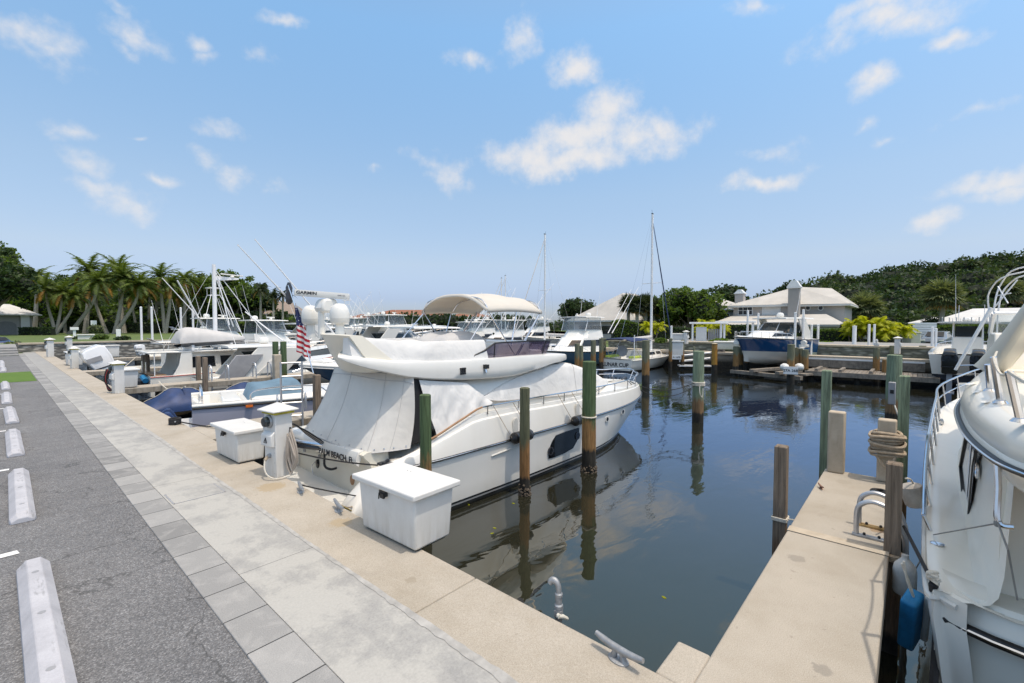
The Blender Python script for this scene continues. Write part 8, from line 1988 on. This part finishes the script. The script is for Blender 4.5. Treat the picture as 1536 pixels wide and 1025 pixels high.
broadleaf('tall dark tree cut by the left edge over the grey house', gz(-12, 500, 88), 16.5, 13, MAT['leaf_dark'], 10, .42, 5200, 4)
broadleaf('bright green bushy tree beside the white palm trunks', gz(52, 500, 110), 10.5, 10, MAT['leaf_lime'], 11, .38, 3000, 2)
broadleaf('bright green low tree between the two leaning palms', gz(112, 498, 120), 9.5, 11, MAT['leaf'], 12, .38, 2600, 2)
broadleaf('bushy green tree right of the radar mast', gz(345, 500, 125), 18, 15, MAT['leaf'], 13, .5, 4200, 3)
broadleaf('dark green tree left of the middle palms', gz(385, 500, 130), 14, 12, MAT['leaf_dark'], 15, .5, 3000, 3)
# palms on the left bank
CO = 'coconut palms on the left bank'
coconut('triple trunked palm with white stems beside the clipped hedge', gz(84, 500, 98), 9.8, (0, 0), 1, trunks=[(-1.3, .6, 10.2), (1.1, -.5, 9.6), (3.0, -1.8, 8.6)], L=4.6)
coconut('palm with thick leaning trunk and one orange frond', gz(105, 500, 100), 12.5, (4.6, -4.4), 2, L=5.6, nf=26)
coconut('tall palm rising above the leaning one', gz(128, 500, 112), 16.5, (1.0, -.6), 3, L=6.2, nf=26)
coconut('palm pair of crossing trunks at the lawn edge', gz(172, 500, 104), 13, (0, 0), 4, trunks=[(1.6, -1.4, 13.8), (4.2, -3.4, 12.0)], L=6.0, nf=26)
coconut('curved grey palm left of the crossing pair', gz(160, 500, 108), 12, (-2.0, 1.6), 5, L=5.2)
coconut('tallest windblown palm above the lawn centre', gz(186, 500, 116), 17, (-.6, .6), 6, L=6.6, nf=28)
coconut('palm with pale twin stems behind the guide poles', gz(248, 500, 112), 13.5, (0, 0), 7, trunks=[(-.6, .4, 15), (1.2, -.8, 13)], L=5.6, nf=22)
coconut('slim palm behind the leaning outriggers', gz(276, 500, 118), 15, (.4, -.2), 8, L=5.6)
coconut('slim palm left of the trawler mast', gz(302, 500, 124), 14.5, (-.4, .2), 9, L=5.4)
coconut('small palm crown behind the roof of the grey house', gz(52, 500, 106), 14.0, (.6, -.4), 15, L=5.2)
coconut('palm crown over the right end of the lawn', gz(222, 500, 122), 13.0, (.5, -.3), 16, L=5.4)
for k, (u, d, h, lb) in enumerate(((391, 120, 12.2, 'left of three straight palms before the brown roofed house'), (410, 118, 10.2, 'middle of three straight palms, with an orange frond'), (424, 120, 10.8, 'right of three straight palms beside the rolled flag'))):
    coconut(lb, gz(u, 500, d), h, (.2, .1), 20+k, L=3.6, nf=24, group='straight palms before the brown roof', mats=('leaf_palm_d', 'leaf_dry'), wind=.1)
for k, (u, d, h) in enumerate(((64, 112, 8.5), (98, 116, 10.5), (142, 122, 11.5), (206, 118, 10.5), (236, 124, 12.5), (262, 122, 11), (318, 128, 12.5), (358, 126, 11))):
    coconut(['short bushy palm over the clipped hedge', 'short palm filling the gap right of the white trunks', 'mid height palm above the blue notice panel', 'mid height palm right of the crossing trunks', 'mid height palm before the dark wood, left of the guide poles', 'short palm between the pale twin stems and the outriggers', 'short palm right of the trawler mast foot', 'short palm behind the satellite dome'][k], gz(u, 500, d), h, (.8*(k % 3-1), .5), 50+k, L=5.4, nf=24)
# right bank palms
for k, (u, v, d, h, r_, lb, mt) in enumerate(((1412, 508, 43, 4.1, 1.75, 'single cabbage palm with a bare trunk before the white roof', 'leaf_cabbage'), (1297, 505, 50, 3.2, 1.9, 'cabbage palm crown between the house and the yellow palms', 'leaf_cabbage'), (1506, 500, 56, 5.2, 2.0, 'cabbage palm behind the cruiser bimini frame', 'leaf_cabbage'),
     (942, 503, 52, 3.6, 1.3, 'sabal palm before the broad cream roof, left of a row', 'leaf_palm_d'), (955, 503, 50, 3.3, 1.3, 'sabal palm before the broad cream roof, second in a row', 'leaf_palm_d'), (968, 503, 51, 3.5, 1.3, 'sabal palm third in the row left of the sailboat mast', 'leaf_palm_d'), (980, 503, 52, 3.2, 1.2, 'sabal palm at the right end of the row, behind the sailboat mast', 'leaf_palm_d'))):
    fan_palm(lb, gz(u, v, d), h, 30+k, mt, r_*1.02, 54 if r_ > 1.4 else 40, None if r_ > 1.4 else 'sabal palms before the cream roof')
def areca(label, base, h, n, seed, spread, stems=8, group='yellow areca palms'):
    rr = random.Random(seed); t = thing('areca_palm', label, 'palm', base, 0, group); m = MB()
    for s in range(stems):
        a = 2.4*s; x, y = spread*.5*math.sqrt((s+.5)/stems)*math.cos(a), spread*.5*math.sqrt((s+.5)/stems)*math.sin(a); hh = h*rr.uniform(.40, .62)
        tk = MB(); tk.tube([(x*.4, y*.4, -.2), (x, y, hh)], [.06, .045], 6); tk.build('trunk', MAT['bark'], t)
        for i in range(n): frond(m, (x, y, hh), 2.4*i+s, 1.3-1.3*i/n, h*rr.uniform(.36, .5), 2.0, rr, 0, 10, .36, 0, .13, .8)
    m.leaves('crown', [MAT['leaf_yellow']], t); return t
areca('large yellow green areca palm clump before the big house', gz(1312, 521, 36), 2.75, 13, 3, 3.4, 16)
areca('yellow green areca palm left end of the clump, over the hedge end', gz(1278, 516, 37), 2.1, 10, 5, 1.0, 3)
areca('small bright yellow areca palm beside the sailboat mast', gz(978, 512, 40), 2.15, 10, 4, 1.5, 4)
areca('yellow green areca palm over the white pergola', gz(1064, 516, 40), 2.5, 11, 6, 2.6, 6)
fan_palm('low fan palm against the white roof below the cabbage palm', gz(1398, 505, 44), .9, 60, 'leaf_palm_d', 1.2, 30)
# hedges
hedge('clipped boxy hedge before the big beige house', [gz(1188, 520, 40), gz(1280, 520, 37.5)], 1.42, 1.0, 1, 'leaf', .085, 620)
hedge('tall rough green hedge before the low cream roofed house', [gz(918, 510, 46), gz(958, 510, 46)], 1.75, 1.3, 2, 'leaf', .12, 520, wob=.1)
hedge('dark hedge running behind the pergola and the sailboat', [gz(962, 510, 44), gz(1036, 512, 42)], 1.15, .8, 3, 'leaf_dark', .10, 420)
hedge('dark vine hedge between pergola and blue cruiser', [gz(1072, 515, 42), gz(1125, 516, 41)], 1.6, .8, 4, 'leaf_dark', .10, 460)
hedge('long clipped hedge before the plain white roof', [gz(1385, 516, 42), gz(1540, 516, 42)], 1.65, 1.1, 5, 'leaf', .09, 520)
hedge('dark bushy hedge between the bins and the yellow palms', [gz(1330, 518, 41), gz(1382, 518, 41)], 1.75, 1.0, 6, 'leaf_dark', .12, 380, wob=.12)
hedge('low clipped hedge under the white trunked palms', [gz(32, 503, 92), gz(80, 503, 92)], 1.5, 1.2, 7, 'leaf_dark', .2, 150)
hedge('dark hedge at the back of the lawn', [gz(80, 500, 118), gz(235, 500, 118)], 2.6, 1.5, 8, 'leaf_dark', .28, 90)
for k, (u, v, d, r_, h, lb, mt) in enumerate(((1080, 519, 33, .75, .55, 'low green shrub on the wall right of the pergola', 'leaf_lime'), (992, 516, 33, .45, .45, 'small round potted shrub behind the sailboat bow', 'leaf'), (18, 527, 50, 1.0, 1.1, 'greyish shrub in the planting strip beside the dark blue car', 'leaf_cabbage'), (5, 543, 40, 1.3, .9, 'olive brown shrub at the left edge beyond the wheel stops', 'leaf_cabbage'), (14, 535, 44, 1.1, .8, 'olive shrub between planting strip and paved steps', 'leaf_cabbage'),
     (151, 512, 64, 1.1, .9, 'round clipped shrub right of the white masonry pier', 'leaf'), (117, 512, 66, .7, .7, 'small dark shrub left of the white masonry pier', 'leaf_dark'), (144, 503, 84, 1.3, 2.0, 'spiky pale shrub behind the white masonry pier', 'leaf_cabbage'), (184, 512, 62, 1.0, .7, 'low dark shrub beside the white marker post', 'leaf_dark'), (1240, 520, 35, .6, .4, 'tiny shrub under the boxy hedge', 'leaf_lime'))):
    bush(lb, gz(u, v, d), r_, h, 80+k, mt, .09 if d < 40 else .16, 800)
